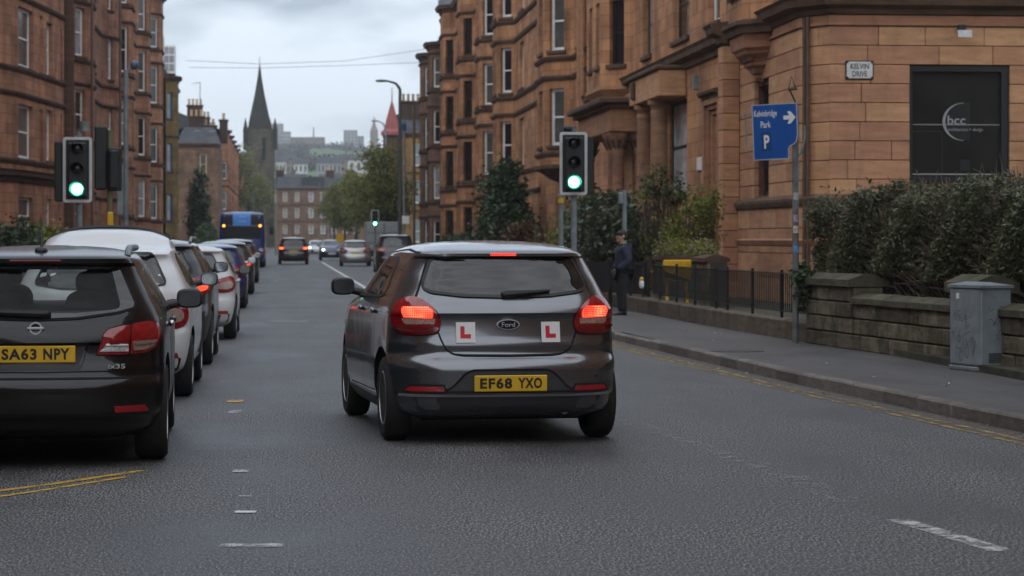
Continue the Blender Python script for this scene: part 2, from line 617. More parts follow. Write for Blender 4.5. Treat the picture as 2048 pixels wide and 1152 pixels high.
m_lead = mat('lead_flashing', (0.2, 0.21, 0.22), 0.6)
m_soot = stone('sooty_stone', (0.11, 0.065, 0.042), 0.4, 0.15, 0.75, (0.012, 0.011, 0.009))
m_sootl = stone('sooty_red_stone', (0.085, 0.045, 0.03), 0.4, 0.15, 0.75, (0.012, 0.010, 0.009))
m_pot = mat('chimney_clay', (0.42, 0.3, 0.17), 0.85, objrand=0.3)
m_drain = mat('drain_pipe_iron', (0.1, 0.055, 0.038), 0.6, var=0.3)

# ================================================================== ground, road, pavements
m_earth = asphalt('garden_soil', (0.02, 0.018, 0.012), (0.05, 0.05, 0.025), 12.0, 0.9)
m_road = asphalt('road_asphalt', (0.005, 0.005, 0.0055), (0.25, 0.25, 0.252), 76.0, 0.56, (0.48, 0.63), 0.7, 0.5)
m_pave = asphalt('pavement_tarmac', (0.04, 0.036, 0.034), (0.1, 0.092, 0.088), 70.0, 0.6, bump=0.3, patch=0.35)
m_kerb = stone('kerb_granite', (0.15, 0.132, 0.118), 0.3, 0.25, 0.5, (0.03, 0.028, 0.024), 6.0)


def sheet(name, poly, z, m, parent=None):
    b = MB()
    b.add([(x, y, z) for x, y in poly], [tuple(range(len(poly)))])
    return b.build(name, m, parent)


def hill(x, y):
    """height of the land: a flat street, then the hill that closes the view"""
    d = dep(x, y)
    X = x * CA - y * SA
    t = min(max(0.0, d - 470), 1190) + .12 * max(0.0, d - 1660)
    z = 0.052 * t
    u = X / max(d, 1)
    ridge = 1.0 + 0.05 * math.sin(u * 70 + 1.0) - 0.5 * max(0, u + 0.055) * 4
    return z * max(0.3, ridge) + (1.5 * math.sin(x * .02) * math.cos(y * .017) if t > 60 else 0)


def make_ground():
    xs = np.concatenate([np.linspace(-900, -120, 14), np.linspace(-100, 100, 15), np.linspace(120, 700, 14)])
    ys = np.concatenate([np.linspace(-80, 470, 8), np.linspace(500, 2250, 60)])
    b = MB()
    vs_ = [(x, y, hill(x, y) - 0.03) for y in ys for x in xs]
    n = len(xs)
    fs = [(j * n + i, j * n + i + 1, (j + 1) * n + i + 1, (j + 1) * n + i) for j in range(len(ys) - 1) for i in range(n - 1)]
    b.add(vs_, fs)
    m, t, p, o = ntree('hill_grass')
    ge = nn(t, 'ShaderNodeNewGeometry')
    n1 = nn(t, 'ShaderNodeTexNoise', {'Vector': ge.outputs['Position'], 'Scale': 0.012, 'Detail': 6.0})
    r1 = nn(t, 'ShaderNodeMapRange', {'Value': n1.outputs['Fac'], 'From Min': 0.42, 'From Max': 0.6})
    mx = nn(t, 'ShaderNodeMixRGB', {'Fac': r1.outputs[0], 'Color1': (0.06, 0.095, 0.028, 1), 'Color2': (0.09, 0.15, 0.04, 1)})
    t.links.new(mx.outputs[0], p.inputs['Base Color'])
    p.inputs['Roughness'].default_value = 0.95
    return struct(b.build('ground', m, None, True, angle=80))


make_ground()

KR = [(-60, 8.0), (5, 6.6), (12, 6.25), (18.7, 5.9), (25.1, 5.47), (32.5, 5.2), (37, 5.05), (46, 5.05), (54, 5.5), (62, 6.15), (70, 6.3), (430, 6.3)]
KL = -2.95


def kr(y):
    return float(np.interp(y, [k[0] for k in KR], [k[1] for k in KR]))


rp_ = [(KL, -60)] + [(x, y) for y, x in KR] + [(KL, 430)]
road = struct(sheet('road', rp_, 0.0, m_road))
# cross street in front of the far block
struct(sheet('cross_road', [(-160, 430), (160, 430), (160, 446), (-160, 446)], -0.006, m_road))

pv = MB()
ysp = [-60, 5, 12, 18.7, 25.1, 32.5, 37, 46, 54, 62, 70, 110, 200, 430]
for y0, y1 in zip(ysp[:-1], ysp[1:]):
    pv.add([(kr(y0) + .13, y0, .12), (9.2, y0, .12), (9.2, y1, .12), (kr(y1) + .13, y1, .12)], [(0, 1, 2, 3)])
pave_r = struct(pv.build('pavement', m_pave))
pv = MB()
pv.box(-6.4, KL - .13, -60, 430, -.02, .12)
pave_l = struct(pv.build('pavement', m_pave))
g = MB()
g.box(7.45, 22, 20, 430, -.02, .2)
struct(g.build('garden_ground', m_earth))
g = MB()
g.box(-24, -6.4, 20, 430, -.02, .22)
struct(g.build('garden_ground', m_earth))

# kerb stones, each its own piece along the side in view
KCACHE = {}


def block_mesh(w, d, h, m, c=0.012, key='b'):
    k = (round(w, 2), round(d, 2), round(h, 2), m.name, key)
    if k not in KCACHE:
        KCACHE[k] = MB().cbox(-k[0] / 2, k[0] / 2, 0, k[1], 0, k[2], c).mesh('block', m)
    return KCACHE[k]


y = 12.0
while y < 62:
    ln = 0.9 + 0.1 * rng.random()
    y1 = y + ln
    xa, xb = kr(y), kr(y1)
    ang = math.atan2(y1 - y, xb - xa)
    drop = 0.0
    if 33.0 < y < 36.5:
        drop = -0.015
    o = link('kerb_stone', block_mesh(round(ln * 20) / 20 - .012, .14, .16, m_kerb, .018), pave_r,
             ((xa + xb) / 2 + .13, (y + y1) / 2, -.035 + drop + rng.uniform(-.004, .004)), (0, 0, ang + math.pi + rng.uniform(-.004, .004)))
    o.location.x -= .13
    o.rotation_euler = (0, 0, ang - math.pi)
    y = y1
kb = MB()
for (ya, yb) in ((-60, 12.0), (62.2, 430)):
    yy = ya
    steps = [v for v in [ya] + [q for q in ysp if ya < q < yb] + [yb]]
    for p, q in zip(steps[:-1], steps[1:]):
        kb.add([(kr(p), p, -.03), (kr(p) + .14, p, -.03), (kr(q) + .14, q, -.03), (kr(q), q, -.03),
                (kr(p), p, .122), (kr(p) + .14, p, .122), (kr(q) + .14, q, .122), (kr(q), q, .122)],
               [(4, 5, 6, 7), (0, 4, 7, 3), (1, 2, 6, 5), (0, 1, 5, 4), (3, 7, 6, 2)])
kb.build('kerb', m_kerb, pave_r)
MB().box(KL - .14, KL, -60, 430, -.03, .123).build('kerb', m_kerb, pave_l)

# channel of grit and dust along the kerb, road patch edge
m_grit = worn('gutter_grit', (0.11, 0.09, 0.07), 0.36, 0.62, 9.0)
gt = MB()
for p, q in zip(ysp[1:9], ysp[2:10]):
    gt.add([(kr(p) - .42, p, .0025), (kr(p), p, .0025), (kr(q), q, .0025), (kr(q) - .42, q, .0025)], [(0, 1, 2, 3)])
gt.build('gutter_dust', m_grit, road)

# -------- painted markings (parts of the road)
m_wline = worn('white_line_paint', (0.62, 0.62, 0.62), 0.3, 0.48, 5.0)
m_wworn = worn('worn_white_paint', (0.55, 0.55, 0.55), 0.42, 0.6, 9.0)
m_wfaint = worn('faint_white_paint', (0.34, 0.34, 0.34), 0.52, 0.72, 7.0)
m_yline = worn('yellow_line_paint', (0.55, 0.33, 0.035), 0.36, 0.52, 7.0)
m_yfaint = worn('faint_yellow_paint', (0.42, 0.28, 0.06), 0.46, 0.62, 4.0)


def stripe(name, pts, w, m, z=0.004):
    b = MB()
    for (p, q) in zip(pts[:-1], pts[1:]):
        d = Vector((q[0] - p[0], q[1] - p[1], 0)).normalized()
        n = Vector((-d.y, d.x, 0)) * w / 2
        b.add([(p[0] - n.x, p[1] - n.y, z), (q[0] - n.x, q[1] - n.y, z), (q[0] + n.x, q[1] + n.y, z), (p[0] + n.x, p[1] + n.y, z)], [(0, 1, 2, 3)])
    return b.build(name, m, road)


def pxs(name, pts, w, m, z=0.004):
    return stripe(name, [GP(*p) for p in pts], w, m, z)


stripe('centre_line', [(2.62, 52), (2.62, 160)], 0.14, m_wline)
for i in range(6):
    stripe('centre_dash', [(2.62, 170 + i * 9), (2.62, 174 + i * 9)], 0.12, m_wworn)
pxs('white_dash', [(1795, 1040), (2005, 1103)], 0.13, m_wworn)
pxs('worn_line', [(1240, 838), (1400, 895), (1560, 945), (1700, 1005)], 0.22, m_wfaint)
pxs('double_yellow_line', [(-60, 990), (110, 968), (285, 942)], 0.07, m_yline)
pxs('double_yellow_line', [(-60, 1003), (110, 978), (250, 955)], 0.055, m_yline, .005)
for off in (0.26, 0.40):
    stripe('kerb_yellow_line', [(kr(v) - off, v) for v in (10, 14, 18.7, 22, 25.1, 29)], 0.06, m_yfaint, .005)
    stripe('kerb_yellow_line', [(kr(v) - off, v) for v in (29, 32.5, 37)], 0.07, m_yfaint, .005)
for (x0, x1, yy, w, m) in ((440, 565, 1092, .12, m_wworn), (470, 512, 1025, .1, m_wline), (478, 508, 993, .06, m_wworn), (466, 498, 943, .16, m_wworn),
                           (458, 480, 824, .3, m_wworn), (455, 486, 803, .3, m_yline), (450, 505, 755, .12, m_wfaint), (440, 530, 893, .1, m_wfaint),
                           (540, 615, 643, .35, m_wworn), (548, 600, 607, .5, m_wfaint), (470, 520, 632, .25, m_yfaint), (548, 556, 562, 2.0, m_wworn), (520, 540, 553, 2.0, m_wfaint),
                           (330, 610, 972, .06, m_wfaint)):
    a, b_ = GP(x0, yy), GP(x1, yy)
    stripe('worn_patch', [a, b_], w, m, .0055)

# iron cover and filled trench on the pavement
ic = MB()
cxy = GP(1475, 702, .12)
ic.lathe([(.0, .0), (.34, .0), (.34, .006), (.3, .009), (0, .009)], 24, (cxy[0], cxy[1], .12))
ic.build('iron_cover', mat('iron_cover_metal', (0.06, 0.055, 0.05), 0.5, metal=.4), pave_r)
m_litter = mat('fallen_leaf', (0.3, 0.17, 0.03), 0.7)
for k in range(46):
    yy = rng.uniform(17, 46)
    xx = rng.uniform(kr(yy) + .2, 7.0) if rng.random() < .6 else kr(yy) - rng.uniform(0.02, .3)
    zz = .124 if xx > kr(yy) else .006
    s_ = rng.uniform(.012, .03)
    b = MB()
    an = rng.random() * 6.28
    b.add([(xx + s_ * math.cos(an + q), yy + s_ * 1.6 * math.sin(an + q), zz + (0.006 if i % 2 else 0)) for i, q in enumerate((0, 1.57, 3.14, 4.71))], [(0, 1, 2, 3)])
    b.build('litter', m_litter if k % 3 else m_white, pave_r if xx > kr(yy) else road)

# ================================================================== garden walls and railings
m_wall = stone('mossy_wall_stone', (0.15, 0.122, 0.088), 0.45, 0.35, 0.6, (0.018, 0.016, 0.012), 3.0, moss=0.85, bump=.9)
m_cope = stone('wall_coping_stone', (0.09, 0.082, 0.056), 0.35, 0.2, 0.5, (0.02, 0.02, 0.014), 3.0, moss=0.85)
m_mortar = stone('wall_mortar', (0.045, 0.038, 0.03), 0.3, 0.05, 0.5, moss=0.4)


def stone_wall(root, x0, x1, y0, y1, z0, z1, course, lmin, lmax, seedv, face=-1):
    """courses of single stones on the street face (x0) over a solid core"""
    r_ = random.Random(seedv)
    MB().box(x0 + .035, x1, y0 + .004, y1 - .004, z0, z1).build('wall_core', m_mortar, root)
    n = max(1, round((z1 - z0) / course))
    h = (z1 - z0) / n
    for i in range(n):
        y = y0 - (r_.random() * .25 if i % 2 else 0)
        while y < y1 - .02:
            ln = r_.uniform(lmin, lmax)
            a, b_ = max(y, y0), min(y + ln, y1)
            if b_ - a > .1:
                w = round((b_ - a) * 20) / 20
                if w > .07:
                    link('stone', block_mesh(w - .02, .07, h - .018, m_wall, .014), root,
                         (x0 + r_.uniform(-.008, .008), (a + b_) / 2, z0 + i * h + .009), (0, 0, -math.pi / 2))
            y += ln


def coping(root, x0, x1, y0, y1, z, h, over, m, lmin=.7, lmax=1.0, seedv=1, nm='coping_stone'):
    r_ = random.Random(seedv)
    y = y0
    while y < y1 - .05:
        ln = min(r_.uniform(lmin, lmax), y1 - y)
        if y1 - y - ln < .25:
            ln = y1 - y
        b = MB()
        w0, w1 = x0 - over, x1 + over
        xm = (w0 + w1) / 2
        prof = [(w0, 0), (w1, 0), (w1, h * .55), (xm + .06, h), (xm - .06, h), (w0, h * .55)]
        b.prism_y([(p[0], p[1]) for p in prof], -ln / 2 + .006, ln / 2 - .006)
        b.build(nm, m, root, loc=(0, y + ln / 2, z + r_.uniform(-.004, .004)))
        y += ln


WX = 7.2
gw = thing('garden_wall', 'mossy coursed stone garden wall with raised piers in front of the hedge', 'wall', (WX, 26, .12))
gw.location = (0, 0, 0)
stone_wall(gw, WX, WX + .36, 18.0, 30.45, .11, .72, .2, .35, .75, 3)
coping(gw, WX, WX + .36, 18.0, 30.45, .72, .13, .05, m_cope, seedv=4)
pa = MB()
stone_wall(gw, WX - .03, WX + .42, 30.47, 32.5, .11, .93, .205, .4, .8, 5)
# near end face of the taller pier
for i in range(4):
    link('stone', block_mesh(.4, .05, .19, m_wall, .014), gw, (WX + .2, 30.44, .12 + i * .205), (0, 0, 0))
coping(gw, WX - .03, WX + .42, 30.42, 32.55, .93, .16, .05, m_cope, 1.0, 1.2, 6, 'pier_coping')
stone_wall(gw, WX - .04, WX + .42, 25.9, 26.75, .11, .95, .21, .4, .5, 8)
coping(gw, WX - .04, WX + .42, 25.85, 26.8, .95, .2, .04, m_cope, 1.0, 1.2, 9, 'pier_coping')
TH_W = R(4.0)
PIV = Vector((7.2, 32.5, 0))
ROT_W = Matrix.Rotation(TH_W, 3, 'Z')
gw.location = PIV - ROT_W @ PIV
gw.rotation_euler = (0, 0, TH_W)

m_lowst = stone('low_wall_stone', (0.12, 0.09, 0.068), 0.35, 0.2, 0.55, (0.02, 0.018, 0.014), 3.0, moss=0.6)
rl = thing('railing_wall', 'low mossy stone kerb wall carrying the black iron railing along the pavement', 'wall')
lw = [(7.2, 32.6), (7.05, 36.5), (6.95, 40.5), (6.9, 46.6), (7.0, 58)]


def low_x(y):
    return float(np.interp(y, [p[1] for p in lw], [p[0] for p in lw]))


y = 32.6
while y < 58:
    ln = rng.uniform(.95, 1.35)
    xa, xb = low_x(y), low_x(y + ln)
    an = math.atan2(ln, xb - xa)
    link('plinth_stone', block_mesh(round(ln * 10) / 10, .3, .3, m_lowst, .02), rl, ((xa + xb) / 2, y + ln / 2, .1 + rng.uniform(-.006, .006)), (0, 0, an - math.pi))
    y += round(ln * 10) / 10 + .01

m_iron = mat('railing_iron', (0.013, 0.013, 0.014), 0.45, var=.4)


def railing(y0, y1, label, dens=.115, fade=False):
    rt = thing('railing', label, 'railing', group='black railings on the low wall')
    X = lambda v: low_x(v) + .15
    rails = MB()
    for z in (.5, 1.05):
        pts = [(X(v), v, z) for v in np.linspace(y0, y1, 5)]
        for p, q in zip(pts[:-1], pts[1:]):
            rails.add([(p[0] - .02, p[1], z - .008), (p[0] + .02, p[1], z - .008), (q[0] + .02, q[1], z - .008), (q[0] - .02, q[1], z - .008),
                       (p[0] - .02, p[1], z + .008), (p[0] + .02, p[1], z + .008), (q[0] + .02, q[1], z + .008), (q[0] - .02, q[1], z + .008)],
                      [(4, 5, 6, 7), (3, 2, 1, 0), (0, 4, 7, 3), (1, 2, 6, 5)])
    rails.build('rail', m_iron, rt)
    bar = MB().tube([(0, 0, .5), (0, 0, 1.05)], .009, 5).mesh('bar', m_iron)
    pst = MB().box(-.02, .02, -.02, .02, .38, 1.1).mesh('post', m_iron)
    v = y0 + .05
    k = 0
    while v < y1:
        if k % 16 == 0:
            link('post', pst, rt, (X(v), v, 0))
        else:
            link('bar', bar, rt, (X(v), v, 0))
        k += 1
        v += dens
    return rt


railing(32.7, 39.0, 'black iron railing nearest the stone pier beside the blue sign post')
railing(39.1, 45.4, 'black iron railing just right of the standing man, yellow barrier behind it')
railing(46.6, 52.5, 'black iron railing left of the standing man by the signal post')
# dark backing panel of a gate beyond the man
gp = thing('gate', 'black panelled iron gate by the garden steps left of the man', 'gate', (low_x(47) + .3, 47.2, 0))
gp.rotation_euler = (0, 0, R(20))
MB().box(0, .04, 0, 3.2, .45, 1.08).build('panel', m_iron, gp)
for q in (0, 1.6, 3.2):
    MB().cbox(-.02, .06, q - .03, q + .03, .12, 1.16).build('post', m_iron, gp)

# planter wall in front of the second house, with a low flowering hedge on it
ip = thing('planter_wall', 'dark stone planter wall behind the railing with a low hedge on top', 'wall')
coping(ip, 8.2, 8.6, 46.0, 52.5, 1.1, .14, .06, m_soot, 1.0, 1.4, 21)
stone_wall(ip, 8.2, 8.6, 46.0, 52.5, .2, 1.1, .3, .5, .9, 22)
# yellow barrier behind the railing
yb = thing('folding_barrier', 'yellow plastic folding barrier leaning behind the black railing', 'barrier', (7.72, 46.6, .2), R(40))
m_ybar = mat('yellow_plastic', (0.62, 0.36, 0.012), 0.5)
for sx in (-.32, .32):
    MB().tube([(sx, 0, 0), (sx * .8, .05, .92)], .035, 6).build('leg', m_ybar, yb)
MB().cbox(-.42, .42, -.02, .03, .52, .94, .02).build('board', m_ybar, yb)
b = MB()
b.prism_y([(-.42, .6), (.2, .52), (.42, .52), (-.42, .72)], -.03, -.021)
b.build('stripe', m_black, yb)
# carrier bag hung by the gate post
bg = thing('carrier_bag', 'small white and yellow carrier bag hanging on the railing behind the man', 'bag', (6.97, 46.35, .55))
MB().loft(superell((0, 0, .12), (.045, .07, .09), .7)).build('bag_body', m_platew, bg, True)
MB().loft(superell((0, 0, .21), (.04, .06, .05), .7)).build('bag_top', m_ybar, bg, True)

# ================================================================== facade toolkit
def pane_mat(name, col, rough=0.05, coat=0.0):
    m = mat(name, col, rough, var=.35, scale=1.5, spec=.6)
    return m


m_pane = pane_mat('window_glass_dark', (0.012, 0.014, 0.016))
m_pane2 = pane_mat('window_glass_curtain', (0.09, 0.092, 0.09), .12)
m_pane3 = pane_mat('window_glass_blind', (0.3, 0.32, 0.33), .15)
m_bframe = mat('black_window_frame', (0.012, 0.013, 0.016), .4)
m_blue = mat('blue_window_frame', (0.03, 0.16, 0.42), .5)
m_cream = mat('cream_window_frame', (0.6, 0.5, 0.28), .5)
WCACHE = {}
WSTYLE = {'white': m_wframe, 'black': m_bframe, 'blue': m_blue, 'cream': m_cream}


def window(root, c, ang, zs, zh, w, style, m_sill, pane=None, rail=.5, deep=.16, sill=True):
    """sash window set back in its opening: frame, pane and stone sill"""
    w_, h_ = round(w, 2), round(zh - zs, 2)
    key = (w_, h_, style, rail, deep)
    if key not in WCACHE:
        f = min(.105, w_ * .18)
        b = MB()
        y0, y1 = deep, deep + .06
        b.box(-w_ / 2, -w_ / 2 + f, y0, y1, 0, h_).box(w_ / 2 - f, w_ / 2, y0, y1, 0, h_)
        b.box(-w_ / 2 + f, w_ / 2 - f, y0, y1, 0, f * 1.2).box(-w_ / 2 + f, w_ / 2 - f, y0, y1, h_ - f, h_)
        if rail:
            b.box(-w_ / 2 + f, w_ / 2 - f, y0 + .004, y1 + .02, h_ * rail - .03, h_ * rail + .035)
        p = MB()
        p.box(-w_ / 2 + f * .5, w_ / 2 - f * .5, y0 + .035, y0 + .045, f * .5, h_ - f * .5)
        s = MB()
        s.cbox(-w_ / 2 - .1, w_ / 2 + .1, -.09, deep, -.13, 0, .015)
        WCACHE[key] = (b.mesh('window', WSTYLE[style]), {}, s.mesh('sill', m_soot), p)
    fr, panes, sl, pb = WCACHE[key]
    pm = pane or rng.choice([m_pane, m_pane, m_pane2, m_pane2, m_pane3])
    if pm.name not in panes:
        panes[pm.name] = pb.mesh('pane', pm)
    o = link('window', fr, root, (c[0], c[1], zs), (0, 0, ang))
    link('pane', panes[pm.name], o)
    if sill:
        so = link('sill', sl, o)
        so.material_slots[0].link = 'OBJECT'
        so.material_slots[0].material = m_sill
    return o


def seg_frame(P, Q, side):
    t = Vector((Q[0] - P[0], Q[1] - P[1], 0))
    L_ = t.length
    t = t / L_
    n = Vector((-t.y, t.x, 0)) if side > 0 else Vector((t.y, -t.x, 0))
    inw = -n
    ang = math.atan2(inw.y, inw.x) - math.pi / 2
    return t, n, L_, ang


def ray_seg(p, P, Q):
    """distance along P->Q where the photo column p meets it"""
    T = tanp(p)
    dx, dy = Q[0] - P[0], Q[1] - P[1]
    u = (T * P[1] - P[0]) / (dx - T * dy)
    return max(0.0, min(1.0, u)) * math.hypot(dx, dy)


def offset_plan(plan, side, off):
    ns = [seg_frame(a, b, side)[1] for a, b in zip(plan[:-1], plan[1:])]
    out = []
    for i, p in enumerate(plan):
        if i == 0:
            o = ns[0]
        elif i == len(plan) - 1:
            o = ns[-1]
        else:
            s_ = ns[i - 1] + ns[i]
            k = max(.35, 1 + ns[i - 1].dot(ns[i]))
            o = s_ / k
        out.append((p[0] + o.x * off, p[1] + o.y * off))
    return out


def sweep(name, plan, side, z, prof, m, root, capends=True):
    """moulding of profile [(out, dz)...] run along a wall plan"""
    b = MB()
    lines = [offset_plan(plan, side, o) for o, dz in prof]
    k = len(prof)
    for i in range(len(plan) - 1):
        for j in range(k - 1):
            b.add([(*lines[j][i], z + prof[j][1]), (*lines[j][i + 1], z + prof[j][1]),
                   (*lines[j + 1][i + 1], z + prof[j + 1][1]), (*lines[j + 1][i], z + prof[j + 1][1])], [(0, 1, 2, 3)])
    if capends:
        for i in (0, len(plan) - 1):
            b.add([(*lines[j][i], z + prof[j][1]) for j in range(k)], [tuple(range(k))])
    return b.build(name, m, root)


STRING = [(-.05, -.1), (.06, -.1), (.12, 0), (.12, .06), (-.05, .1)]
CORN = [(-.05, -.25), (.08, -.22), (.1, -.08), (.28, .0), (.3, .12), (.36, .2), (-.1, .28)]
SMALLC = [(-.05, -.15), (.05, -.13), (.08, -.03), (.18, .03), (.2, .1), (-.08, .16)]


def wall_mesh(b, plan, side, z0, z1, holes, u_start=0.0, deep=.22, mi=0):
    """stone skin with real openings and reveals; holes[i] = [(u0,u1,za,zb)]"""
    ucum = u_start
    for i, (P, Q) in enumerate(zip(plan[:-1], plan[1:])):
        t, n, L_, ang = seg_frame(P, Q, side)
        hs = holes.get(i, [])
        us = sorted(set([0, L_] + [h[0] for h in hs] + [h[1] for h in hs]))
        zs = sorted(set([z0, z1] + [min(max(h[2], z0), z1) for h in hs] + [min(max(h[3], z0), z1) for h in hs]))

        def pt(u, z, d=0.0):
            return (P[0] + t.x * u - n.x * d, P[1] + t.y * u - n.y * d, z)
        for ua, ub in zip(us[:-1], us[1:]):
            for za, zb in zip(zs[:-1], zs[1:]):
                um, zm = (ua + ub) / 2, (za + zb) / 2
                if ub - ua < 1e-4 or zb - za < 1e-4:
                    continue
                if any(h[0] < um < h[1] and h[2] < zm < h[3] for h in hs):
                    continue
                b.add([pt(ua, za), pt(ub, za), pt(ub, zb), pt(ua, zb)], [(0, 1, 2, 3)],
                      [[(ucum + ua, za), (ucum + ub, za), (ucum + ub, zb), (ucum + ua, zb)]], mi)
        for (ua, ub, za, zb) in hs:
            for (p, q) in (((ua, za), (ua, zb)), ((ub, zb), (ub, za)), ((ua, zb), (ub, zb)), ((ub, za), (ua, za))):
                b.add([pt(*p), pt(*q), pt(*q, deep), pt(*p, deep)], [(0, 1, 2, 3)],
                      [[(ucum + p[0], p[1]), (ucum + q[0], q[1]), (ucum + q[0] + .2, q[1]), (ucum + p[0] + .2, p[1])]], mi)
        ucum += L_
    return ucum


def tenement(root, plan, side, z0, z1, cols, m_wall, m_trim, strings=(), top=True, cap_back=None, u0=0.0, skip=()):
    """cols: (segment, 'p' pixel range or 'f' fractions, a, b, storeys, style[, pane])"""
    holes = {}
    todo = []
    for c in cols:
        i, kind, a, b_, sts, style = c[:6]
        P, Q = plan[i], plan[i + 1]
        t, n, L_, ang = seg_frame(P, Q, side)
        if kind == 'p':
            ua, ub = sorted((ray_seg(a, P, Q), ray_seg(b_, P, Q)))
        else:
            ua, ub = a * L_, b_ * L_
        ua, ub = max(ua, .06), min(ub, L_ - .06)
        if ub - ua < .15:
            continue
        for (za, zb) in sts:
            if za < z0 or zb > z1:
                continue
            holes.setdefault(i, []).append((ua, ub, za, zb))
            todo.append((P, t, (ua + ub) / 2, ub - ua, za, zb, ang, style, c[6] if len(c) > 6 else None))
    b = MB()
    wall_mesh(b, plan, side, z0, z1, holes, u0)
    if cap_back is not None:
        # far side, ends and flat head so the block is a closed volume
        a0, a1 = plan[0], plan[-1]
        for (p, q) in ((a0, (cap_back, a0[1])), (a1, (cap_back, a1[1])), ((cap_back, a0[1]), (cap_back, a1[1]))):
            ln = math.hypot(q[0] - p[0], q[1] - p[1])
            b.add([(*p, z0), (*q, z0), (*q, z1), (*p, z1)], [(0, 1, 2, 3)], [[(0, z0), (ln, z0), (ln, z1), (0, z1)]])
    b.build('wall', m_wall, root)
    for (P, t, u, w, za, zb, ang, style, pm) in todo:
        window(root, (P[0] + t.x * u, P[1] + t.y * u), ang, za, zb, w, style, m_trim, pm)
    for z in strings:
        sweep('string_course', plan, side, z, STRING, m_trim, root)
    if top:
        sweep('cornice', plan, side, z1, CORN, m_trim, root)


def slate_roof(root, xe, xb, y0, y1, z, rise=3.2, over=.25, half=None):
    """pitched slate roof, ridge along the street"""
    xr = (xe + xb) / 2 if half is None else half
    b = MB()
    sl = math.hypot(xr - xe, rise)
    b.add([(xe, y0, z), (xe, y1, z), (xr, y1, z + rise), (xr, y0, z + rise)], [(0, 1, 2, 3)], [[(y0, 0), (y1, 0), (y1, sl), (y0, sl)]])
    b.add([(xb, y0, z), (xb, y1, z), (xr, y1, z + rise), (xr, y0, z + rise)], [(0, 1, 2, 3)], [[(y0, 0), (y1, 0), (y1, sl), (y0, sl)]])
    for yy in (y0, y1):
        b.add([(xe, yy, z), (xb, yy, z), (xr, yy, z + rise)], [(0, 1, 2)], [[(0, 0), (4, 0), (2, sl)]])
    return b.build('roof', m_slate, root)


def chimney(parent, x, y, z0, h, lx, ly, pots, m):
    b = MB()
    b.cbox(x - lx / 2, x + lx / 2, y - ly / 2, y + ly / 2, z0, z0 + h, .03)
    b.cbox(x - lx / 2 - .1, x + lx / 2 + .1, y - ly / 2 - .1, y + ly / 2 + .1, z0 + h, z0 + h + .22, .04)
    c = b.build('chimney', m, parent)
    p = MB()
    for k in range(pots):
        f = (k + .5) / pots
        p.lathe([(.13, 0), (.15, .05), (.12, .55), (.16, .6), (.16, .7), (.1, .7)], 10,
                (x - lx / 2 + lx * f if lx > ly else x, y if lx > ly else y - ly / 2 + ly * f, z0 + h + .22))
    p.build('chimney_pot', m_pot, parent, True)
    return c


def bay(xw, y, dep_, cant, front, side=1):
    s_ = 1 if side > 0 else -1
    return [(xw, y), (xw - s_ * dep_, y + cant), (xw - s_ * dep_, y + cant + front), (xw, y + 2 * cant + front)]


def ashlar(root, P, Q, side, z0, z1, h, openings, m, seedv, lmin=.65, lmax=1.15, proud=.0, joint=.012, depth=.1):
    """single dressed blocks in courses over a backing wall, cut round the openings"""
    r_ = random.Random(seedv)
    t, n, L_, ang = seg_frame(P, Q, side)
    nc = round((z1 - z0) / h)
    h = (z1 - z0) / nc
    for i in range(nc):
        za, zb = z0 + i * h, z0 + (i + 1) * h
        spans = [(0.0, L_)]
        for (oa, ob, oza, ozb) in openings:
            if ozb > za + .02 and oza < zb - .02:
                new = []
                for (a, b_) in spans:
                    if ob <= a or oa >= b_:
                        new.append((a, b_))
                    else:
                        if oa - a > .06:
                            new.append((a, oa))
                        if b_ - ob > .06:
                            new.append((ob, b_))
                spans = new
        for (a, b_) in spans:
            u = a
            first = r_.uniform(.4, 1.0)
            while u < b_ - .02:
                ln = r_.uniform(lmin, lmax) * (first if u == a else 1)
                if b_ - u - ln < .3:
                    ln = b_ - u
                w = ln - joint
                um = u + ln / 2
                link('stone_block', block_mesh(w, depth, h - joint, m, .006, 'a'), root,
                     (P[0] + t.x * um + n.x * proud, P[1] + t.y * um + n.y * proud, za + joint / 2), (0, 0, ang))
                u += ln


# ================================================================== right-hand terrace
m_st_r = sandstone('orange_sandstone', (0.5, 0.255, 0.13), (0.37, 0.178, 0.09), (0.14, 0.07, 0.042), .9, .37, .5)
m_st_c = sandstone('deep_orange_sandstone', (0.48, 0.235, 0.115), (0.34, 0.16, 0.08), (0.09, 0.045, 0.028), .9, .37, .6)
m_st_f = sandstone('brown_sandstone', (0.21, 0.125, 0.08), (0.155, 0.09, 0.058), (0.06, 0.035, 0.024), .8, .34, .6)
m_blk = stone('ashlar_block', (0.45, 0.24, 0.134), .24, .16, .34, (0.1, 0.05, 0.03), 1.5, rough=.85, bump=.22)
m_blkd = stone('ashlar_joint', (0.13, 0.065, 0.042), .3, 0, .4)
m_mould = stone('dressed_moulding', (0.37, 0.19, 0.11), .25, .1, .5, (0.06, 0.034, 0.024), 1.6)

# ---- corner building with the design office
XW = 10.5
CF = [(10.95, 47.44), (20.0, 47.44)]                 # front on the side street
CS = [(10.5, 54.6), (10.5, 48.2), (10.95, 47.44)]    # street side and canted corner, far to near
corner = thing('corner_building', 'orange sandstone corner building with street name plate and dark office window', 'building')
wx0, wx1 = 12.6, 14.66
wz0, wz1 = 2.72, 5.06
u_a, u_b = wx0 - 10.95, wx1 - 10.95
